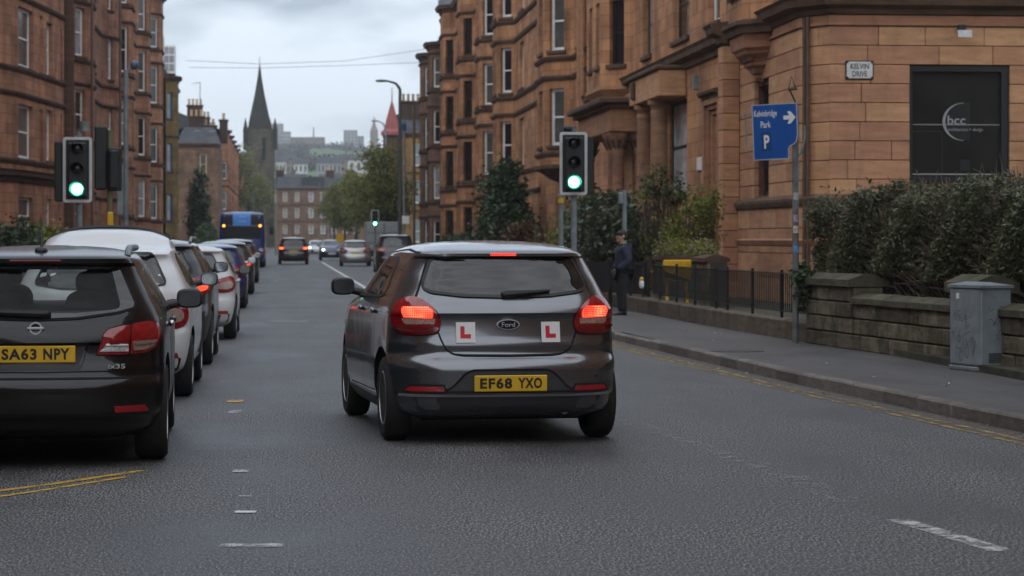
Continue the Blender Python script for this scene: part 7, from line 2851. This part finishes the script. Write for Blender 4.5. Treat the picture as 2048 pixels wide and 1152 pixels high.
def scribble(face, u0_, u1_, z0_, z1_, n, name='graffiti'):
    b_ = MB()
    for k in range(n):
        u, z_ = scr.uniform(u0_, u1_), scr.uniform(z0_, z1_)
        a = scr.uniform(0, 6.28)
        cur = scr.uniform(-1.2, 1.2)
        pts = []
        for q in range(scr.randint(5, 10)):
            pts.append((u, z_))
            u = min(max(u + .022 * math.cos(a), u0_), u1_)
            z_ = min(max(z_ + .03 * math.sin(a), z0_), z1_)
            a += cur * scr.uniform(.3, 1.1)
        for p, q in zip(pts[:-1], pts[1:]):
            d_ = Vector((q[0] - p[0], q[1] - p[1]))
            if d_.length < 1e-4:
                continue
            d_.normalize()
            m_ = Vector((-d_.y, d_.x)) * .0028
            P4 = [(p[0] - m_.x, p[1] - m_.y), (q[0] - m_.x, q[1] - m_.y), (q[0] + m_.x, q[1] + m_.y), (p[0] + m_.x, p[1] + m_.y)]
            b_.add([(a_, -.0015, c) if face == 'f' else (cw + .2115, a_, c) for a_, c in P4], [(0, 1, 2, 3)])
    b_.build(name, m_ink, cab)


scribble('f', .08, cw + .1, .1, .65, 26)
scribble('s', .08, .3, .35, .7, 9)
MB().box(.17, .23, -.003, -.0005, .78, .84).build('sticker', m_platew, cab)

# ---- overhead wires
for k, pts in enumerate((((372, 121), (520, 128), (690, 122), (862, 97)), ((378, 135), (520, 136), (690, 131), (842, 125)))):
    wr = MB()
    ctrl = [DP(px, py, 182 + 4 * k) for px, py in pts]
    line = []
    for i in range(25):
        t = i / 24 * (len(ctrl) - 1)
        a = min(int(t), len(ctrl) - 2)
        line.append(ctrl[a].lerp(ctrl[a + 1], t - a))
    wr.tube(line, .016, 5)
    w_ = wr.build('overhead_wire', m_black)
    tag(w_, ('upper' if k == 0 else 'lower') + ' thin overhead wire spanning the street between the tenements', 'wire', 'overhead wires')
# television aerial
v = DP(400, 200, 266)
ae = thing('roof_aerial', 'thin television aerial above the villa chimney on the left', 'aerial', (v.x, v.y, 0))
MB().tube([(0, 0, HC + (HY - 240) * 266 / F), (0, 0, HC + (HY - 165) * 266 / F)], .04, 5).build('mast', m_black, ae)
MB().tube([(-.9, 0, HC + (HY - 167) * 266 / F), (.1, 0, HC + (HY - 165) * 266 / F)], .03, 5).build('boom', m_black, ae)


# ================================================================== the man on the pavement
def skin_mesh(name, verts, edges, radii, m, rootv=0, sub=2):
    me = bpy.data.meshes.new(name)
    me.from_pydata([tuple(v) for v in verts], edges, [])
    ob = bpy.data.objects.new('tmp_skin', me)
    COL.objects.link(ob)
    md = ob.modifiers.new('s', 'SKIN')
    md.use_smooth_shade = True
    for i, r_ in enumerate(radii):
        sv = me.skin_vertices[0].data[i]
        sv.radius = r_ if isinstance(r_, tuple) else (r_, r_)
        sv.use_root = (i == rootv)
    ms = ob.modifiers.new('u', 'SUBSURF')
    ms.levels = ms.render_levels = sub
    dg = bpy.context.evaluated_depsgraph_get()
    out = bpy.data.meshes.new_from_object(ob.evaluated_get(dg))
    bpy.data.objects.remove(ob)
    out.materials.clear()
    out.materials.append(m)
    out.polygons.foreach_set('use_smooth', [True] * len(out.polygons))
    out.name = name
    return out


def man():
    gx, gy = GP(1245, 630, .12)
    k = .86
    root = thing('person', 'person in a navy hooded jacket and black trousers standing sideways, hands in pockets', 'person', (gx, gy, .12), R(96))
    root.scale = (k * 1.08, k * 1.08, k)
    # local: facing +y, x right, z up; turned to look across the road
    m_skin = mat('skin', (0.42, 0.24, 0.17), .55, var=.1)
    m_hair = mat('brown_hair', (0.025, 0.016, 0.011), .7, var=.4, scale=40)
    m_jacket = mat('navy_jacket', (0.011, 0.015, 0.032), .75, var=.35, scale=9, bump=.3, bscale=14)
    m_trs = mat('black_trousers', (0.008, 0.008, 0.01), .8, var=.3)
    V = [(0, 0, .98), (0, -.01, 1.15), (0, -.015, 1.32), (0, -.01, 1.46), (0, .0, 1.55), (0, .02, 1.62), (0, .03, 1.70), (0, .025, 1.79),
         (.1, 0, .94), (.1, .015, .52), (.1, -.02, .12), (.1, .0, .05), (.1, .13, .03),
         (-.1, 0, .94), (-.1, .03, .52), (-.1, .0, .12), (-.1, .02, .05), (-.1, .15, .03),
         (.17, -.02, 1.44), (.23, -.06, 1.18), (.2, .1, 1.02), (.17, .13, .96),
         (-.17, -.02, 1.44), (-.23, -.06, 1.18), (-.2, .1, 1.02), (-.17, .13, .96)]
    E = [(0, 1), (1, 2), (2, 3), (3, 4), (4, 5), (5, 6), (6, 7), (0, 8), (8, 9), (9, 10), (10, 11), (11, 12), (0, 13), (13, 14), (14, 15), (15, 16), (16, 17),
         (3, 18), (18, 19), (19, 20), (20, 21), (3, 22), (22, 23), (23, 24), (24, 25)]
    Rr = [(.13, .09), (.12, .08), (.12, .08), (.09, .07), .055, .06, (.078, .098), (.07, .085), .088, .062, .045, .04, .035, .088, .062, .045, .04, .035,
          .035, .035, .032, .03, .035, .035, .032, .03]
    link('body', skin_mesh('body', V, E, Rr, m_skin), root)
    # jacket over torso and arms
    JV = [(0, .0, .93), (0, 0, 1.1), (0, -.015, 1.3), (0, -.015, 1.44), (0, -.01, 1.5), (.17, -.02, 1.43), (.245, -.07, 1.18), (.215, .08, 1.03), (.18, .13, .99), (-.17, -.02, 1.43), (-.245, -.07, 1.18), (-.215, .08, 1.03), (-.18, .13, .99)]
    JE = [(0, 1), (1, 2), (2, 3), (3, 4), (3, 5), (5, 6), (6, 7), (7, 8), (3, 9), (9, 10), (10, 11), (11, 12)]
    JR = [(.23, .19), (.22, .18), (.23, .175), (.18, .14), (.09, .09), .115, .1, .085, .075, .115, .1, .085, .075]
    link('jacket', skin_mesh('jacket', JV, JE, JR, m_jacket), root)
    hd = MB()
    rg = []
    for i in range(9):
        a = math.pi * (i / 8)
        rg.append([(.115 * math.cos(a) * (1 + .1 * math.cos(b_)), -.02 - .115 * math.sin(a) + .03 * math.cos(b_) - .02, 1.5 + .05 * math.sin(b_)) for b_ in [2 * math.pi * q / 10 for q in range(10)]])
    hd.loft(rg)
    hd.loft(superell((0, -.13, 1.47), (.1, .07, .1), .9))
    hd.build('hood', m_jacket, root, True)
    col_ = MB()
    col_.lathe([(.085, 1.47), (.082, 1.55), (.074, 1.56), (.072, 1.48)], 18, (0, .005, 0))
    col_.build('collar', m_jacket, root, True)
    TV = [(0, 0, .97), (.1, .0, .9), (.1, .018, .52), (.1, -.012, .05), (-.1, .0, .9), (-.1, .033, .52), (-.1, .008, .05)]
    TE = [(0, 1), (1, 2), (2, 3), (0, 4), (4, 5), (5, 6)]
    link('trousers', skin_mesh('trousers', TV, TE, [(.19, .15), .13, .1, .08, .13, .1, .08], m_trs), root)
    for sx, oy in ((.1, 0), (-.1, .02)):
        s_ = MB()
        rr = []
        for (y_, w, h_) in ((-.08, .03, .07), (-.06, .042, .1), (.02, .045, .1), (.1, .05, .07), (.17, .045, .05), (.205, .02, .03)):
            rr.append([(sx + w * math.cos(a), y_ + oy, max(.0, h_ * .5 + h_ * .5 * math.sin(a))) for a in [2 * math.pi * q / 12 for q in range(12)]])
        s_.loft(rr)
        s_.build('shoe', m_black, root, True)
    # head details
    hr = MB()
    hr.loft(superell((0, .01, 1.775), (.086, .105, .085), .95))
    hr.loft(superell((0, -.045, 1.71), (.076, .06, .085), .95))
    hr.build('hair', m_hair, root, True)
    fc = MB()
    fc.loft([[(.012 * math.cos(a) * s_, .125 + dy, 1.70 + dz + .012 * s_ * math.sin(a)) for a in [2 * math.pi * q / 8 for q in range(8)]] for (dy, dz, s_) in ((-.02, .045, .6), (.0, .015, .9), (.018, -.012, 1.2), (-.01, -.025, 1.0))])
    for sx in (-1, 1):
        fc.loft(superell((sx * .08, .0, 1.715), (.014, .026, .036), .9, 10, 8))
    fc.loft(superell((0, .1, 1.628), (.035, .025, .022), .9, 12, 8))
    fc.build('face_features', m_skin, root, True)
    ey = MB()
    for sx in (-1, 1):
        ey.loft(superell((sx * .032, .112, 1.735), (.014, .01, .007), .9, 10, 6))
    ey.build('eyes', m_dark, root)
    mo = MB().loft(superell((0, .117, 1.655), (.024, .008, .006), .9, 10, 6))
    mo.build('mouth', mat('lips', (0.3, 0.12, 0.1), .5), root)


man()

# ================================================================== far things
def far_box(root, name, px0, px1, py0, py1, d, depth, m, zb=None):
    a, b_ = DP(px0, py1, d), DP(px1, py0, d)
    x0, x1 = sorted((a.x, b_.x))
    y0 = (a.y + b_.y) / 2
    z0 = zb if zb is not None else a.z
    mb = MB()
    w = x1 - x0
    mb.add([(x0, y0, z0), (x1, y0, z0), (x1, y0, b_.z), (x0, y0, b_.z)], [(0, 1, 2, 3)], [[(0, z0), (w, z0), (w, b_.z), (0, b_.z)]])
    mb.add([(x0, y0 + depth, z0), (x1, y0 + depth, z0), (x1, y0 + depth, b_.z), (x0, y0 + depth, b_.z)], [(3, 2, 1, 0)], [[(0, z0), (w, z0), (w, b_.z), (0, b_.z)]])
    for xx in (x0, x1):
        mb.add([(xx, y0, z0), (xx, y0 + depth, z0), (xx, y0 + depth, b_.z), (xx, y0, b_.z)], [(0, 1, 2, 3)], [[(0, z0), (depth, z0), (depth, b_.z), (0, b_.z)]])
    mb.add([(x0, y0, b_.z), (x1, y0, b_.z), (x1, y0 + depth, b_.z), (x0, y0 + depth, b_.z)], [(0, 1, 2, 3)], [[(0, 0), (w, 0), (w, depth), (0, depth)]])
    return mb.build(name, m, root)


# block closing the street
DT = 448.0
tb_ = thing('tenement_block', 'brown red tenement block closing the far end of the street', 'building')
zt = lambda py: HC + (HY - py) * DT / F
a, b_ = DP(553, 0, DT), DP(735, 0, DT)
yT = (a.y + b_.y) / 2
st_t = [(zt(404), zt(384)), (zt(436), zt(416)), (zt(468), zt(450)), (zt(500), zt(484))]
st_t = [(max(.5, p), q) for p, q in st_t]
cols = []
Lx = b_.x - a.x
for pxc in (570, 594, 622, 646, 668, 690, 710):
    f = (pxc - 553) / 182
    cols.append((0, 'f', f - .026, f + .026, st_t, 'cream' if pxc in (570, 594) else 'white', m_pane3 if pxc % 4 == 2 else m_pane2))
tenement(tb_, [(a.x, yT), (b_.x, yT)], -1, -.1, zt(378), cols, m_st_f, m_sootl, [zt(410), zt(443)], True)
rf = MB()
z0, z1 = zt(378) + .2, zt(352)
rf.add([(a.x, yT, z0), (b_.x, yT, z0), (b_.x, yT + 6, z1), (a.x, yT + 6, z1)], [(0, 1, 2, 3)], [[(0, 0), (Lx, 0), (Lx, 6), (0, 6)]])
rf.add([(a.x, yT + 12, z0), (b_.x, yT + 12, z0), (b_.x, yT + 6, z1), (a.x, yT + 6, z1)], [(0, 1, 2, 3)], [[(0, 0), (Lx, 0), (Lx, 6), (0, 6)]])
for xx in (a.x, b_.x):
    rf.add([(xx, yT, -.1), (xx, yT + 12, -.1), (xx, yT + 12, z0), (xx, yT, z0)], [(0, 1, 2, 3)], [[(0, 0), (12, 0), (12, 9), (0, 9)]])
    rf.add([(xx, yT, z0), (xx, yT + 12, z0), (xx, yT + 6, z1)], [(0, 1, 2)], [[(0, 0), (12, 0), (6, 4)]])
rf.build('roof', m_slate, tb_)
far_box(tb_, 'flat_dormer', 604, 648, 354, 372, DT + 1, 4, mat('dormer_dark', (0.025, 0.032, 0.034), .7))
for pxc in (560, 660, 700):
    v = DP(pxc, 352, DT + 6)
    chimney(tb_, v.x, v.y, z1 - 1.4, 2.4, 1.6, .8, 3, m_st_l2)

# church with its spire
DCH = 452.0
ch = thing('church', 'dark stone church tower with a tall pointed spire above the left terrace', 'church')
m_ch = sandstone('church_stone', (0.1, 0.085, 0.058), (0.07, 0.06, 0.042), (0.03, 0.026, 0.02), 1.0, .5, .5)
zc = lambda py: HC + (HY - py) * DCH / F
cv = DP(519, 0, DCH)
hw = 27 * DCH / F
b = MB()
n = 8
prof = [(hw * .98, zc(262)), (hw * .8, zc(235)), (hw * .42, zc(190)), (hw * .2, zc(158)), (hw * .04, zc(128))]
b.loft([[(cv.x + r_ * math.cos(2 * math.pi * k / n + .39), cv.y + 3 + r_ * math.sin(2 * math.pi * k / n + .39), z_) for k in range(n)] for r_, z_ in prof])
sp_ = b.build('spire', m_ch, ch)
MB().tube([(cv.x, cv.y + 3, zc(130)), (cv.x, cv.y + 3, zc(112))], .06, 5).build('finial', m_black, ch)
tw = far_box(ch, 'tower', 492, 549, 258, 478, DCH, 5.2, m_ch, 0)
for (px0, px1) in ((505, 512), (524, 531)):
    far_box(ch, 'belfry_opening', px0, px1, 275, 320, DCH - .06, .05, m_dark)
for px_ in (491, 502, 540, 550):
    v = DP(px_, 0, DCH + (0 if px_ in (491, 550) else 4))
    b = MB()
    b.loft([[(v.x + r_ * sx, v.y + r_ * sy, z_) for sx, sy in ((-1, -1), (1, -1), (1, 1), (-1, 1))] for r_, z_ in ((.45, zc(300)), (.45, zc(262)), (.5, zc(261)), (.05, zc(236)))])
    b.build('pinnacle', m_ch, ch)
nave = far_box(ch, 'nave', 470, 545, 330, 478, DCH + 6, 22, m_ch, 0)
nv = MB()
p, q = DP(470, 330, DCH + 6), DP(545, 330, DCH + 6)
nv.add([(p.x, p.y, p.z), (q.x, p.y, p.z), ((p.x + q.x) / 2, p.y, p.z + 4), (p.x, p.y + 22, p.z), (q.x, p.y + 22, p.z), ((p.x + q.x) / 2, p.y + 22, p.z + 4)], [(0, 1, 2), (3, 5, 4), (0, 2, 5, 3), (1, 4, 5, 2)])
nv.build('nave_roof', m_slate, ch)

# houses and flats on the hillside
m_render = mat('white_render', (0.6, 0.6, 0.58), .8)
m_rgrey = mat('grey_render', (0.32, 0.32, 0.32), .8)
m_rbrown = mat('brown_render', (0.2, 0.15, 0.12), .8)
m_rgreen = mat('green_grey_roof', (0.2, 0.25, 0.25), .7)


def hill_house(label, px0, px1, py_top, py_bot, d, m, nwin=3, roof=True, rows=1, depth=9):
    rt = thing('hillside_house' if roof else 'hillside_flats', label, 'building', group='buildings on the hillside')
    a, b_ = DP(px0, py_bot, d), DP(px1, py_top, d)
    zg = hill((a.x + b_.x) / 2, (a.y + b_.y) / 2) - 2
    far_box(rt, 'wall', px0, px1, py_top, py_bot, d, depth, m, min(zg, a.z))
    w = b_.x - a.x
    y0 = (a.y + b_.y) / 2
    h = b_.z - a.z
    for j in range(rows):
        for k in range(nwin):
            xc = a.x + w * (k + .5) / nwin
            zc_ = a.z + h * (j + .55) / rows
            ww, hh_ = w / nwin * .22, h / rows * .26
            wo_ = MB().box(xc - ww, xc + ww, y0 - .12, y0 - .02, zc_ - hh_, zc_ + hh_).build('window', m_cglass, rt)
    if roof:
        rm = MB()
        rh = max(2.0, h * .35)
        rm.add([(a.x - .4, y0 - .4, b_.z), (b_.x + .4, y0 - .4, b_.z), (b_.x + .4, y0 + depth / 2, b_.z + rh), (a.x - .4, y0 + depth / 2, b_.z + rh), (a.x - .4, y0 + depth + .4, b_.z), (b_.x + .4, y0 + depth + .4, b_.z)],
               [(0, 1, 2, 3), (3, 2, 5, 4), (0, 3, 4), (1, 5, 2)], [[(0, 0), (w, 0), (w, 5), (0, 5)], [(0, 0), (w, 0), (w, 5), (0, 5)], [(0, 0), (1, 1), (2, 0)], [(0, 0), (1, 1), (2, 0)]])
        rm.build('roof', m_slate, rt)
    return rt


hill_house('white rendered house on the hillside right of the church', 552, 572, 324, 348, 860, m_render, 3)
hill_house('white house with three windows at the centre of the hillside', 588, 615, 328, 348, 850, m_render, 3)
hill_house('pale grey terrace with gables on the hillside', 634, 682, 326, 350, 840, m_rgrey, 6)
hill_house('pale block with a green grey roof, partly behind the right trees', 697, 738, 320, 350, 830, m_render, 3, True)
hill_house('brown tenement behind the white hillside houses', 572, 590, 318, 346, 900, m_rbrown, 2, True, 2)
hill_house('brown hillside tenement left of the pale block', 680, 702, 318, 346, 900, m_rbrown, 2, True, 2)
hill_house('low grey house roofs just above the far block', 555, 612, 362, 372, 640, m_rgrey, 5)
hill_house('second row of grey roofed houses above the far block', 650, 700, 362, 372, 640, m_rgrey, 4)
hill_house('hazy slab of flats on the skyline beside the church tower', 540, 567, 247, 300, 1700, m_rgrey, 6, False, 8, 14)
hill_house('lower hazy flats on the skyline next to the tall slab', 560, 582, 263, 300, 1690, m_rgrey, 4, False, 5, 14)
hill_house('long low hazy building along the skyline', 582, 650, 274, 296, 1680, m_rbrown, 12, False, 2, 14)
hill_house('hazy square tower block on the hilltop', 688, 715, 260, 292, 1700, m_rgrey, 4, False, 5, 16)
hill_house('hazy flats stepping down beside the hilltop tower block', 715, 728, 272, 293, 1705, m_rgrey, 2, False, 3, 14)
mst = thing('hill_mast', 'thin hazy mast rising from the skyline', 'mast', DP(627, 280, 1700))
MB().tube([(0, 0, -8), (0, 0, 9)], [1.2, .5], 6).build('mast_shaft', m_rgrey, mst)
hs = thing('hill_church', 'hazy small spire on the ridge left of the red turret', 'church', DP(748, 0, 1500))
hs.location.z = 0
zz5 = lambda py: HC + (HY - py) * 1500 / F
MB().loft([[(r_ * sx, r_ * sy, z_) for sx, sy in ((-1, -1), (1, -1), (1, 1), (-1, 1))] for r_, z_ in ((2.4, 30), (2.4, zz5(262)), (1.0, zz5(250)), (.1, zz5(232)))]).build('spire', m_rbrown, hs)

# woods on the slope: one mass
pts = []
r_ = np.random.RandomState(8)
for (px0, px1, py0, py1, d, n_, h_) in ((545, 760, 340, 360, 800, 1600, 4), (545, 760, 318, 335, 1080, 3400, 5), (545, 610, 300, 322, 1350, 1600, 6), (655, 760, 292, 300, 1690, 900, 5), (560, 700, 281, 292, 1700, 1300, 4.5)):
    for k in range(n_ // 14):
        px = r_.uniform(px0, px1)
        dd = d * r_.uniform(.95, 1.05)
        py = r_.uniform(py0, py1)
        c = DP(px, py, dd)
        zg = hill(c.x, c.y)
        hh_ = h_ * r_.uniform(.5, 1.2)
        q = r_.normal(size=(14, 3)) * np.array([2.2, 2.2, hh_ * .25]) + np.array([c.x, c.y, zg + hh_ * .55])
        pts.append(q)
pts = np.concatenate(pts)
wd = link('woods', leaf_mesh('woods', pts, 1.6, leafmat('far_wood', (0.03, 0.034, 0.018), (0.075, 0.07, 0.04)), .2, 1.2, 5))
wd['kind'] = 'stuff'
wd['label'] = 'hazy bare woods spread over the hillside'

# ================================================================== haze over the valley
hz = MB().box(-1000, 800, -100, 2300, -1.2, 122).build('haze', None)
hz.data.materials.clear()
mh = bpy.data.materials.new('valley_haze')
mh.use_nodes = True
th = mh.node_tree
th.nodes.clear()
ho = th.nodes.new('ShaderNodeOutputMaterial')
hv = th.nodes.new('ShaderNodeVolumePrincipled')
hv.inputs['Color'].default_value = (0.86, 0.92, 1.0, 1)
hv.inputs['Density'].default_value = 0.00028
hv.inputs['Anisotropy'].default_value = 0.2
th.links.new(hv.outputs[0], ho.inputs['Volume'])
hz.data.materials.append(mh)
hz['kind'] = 'stuff'
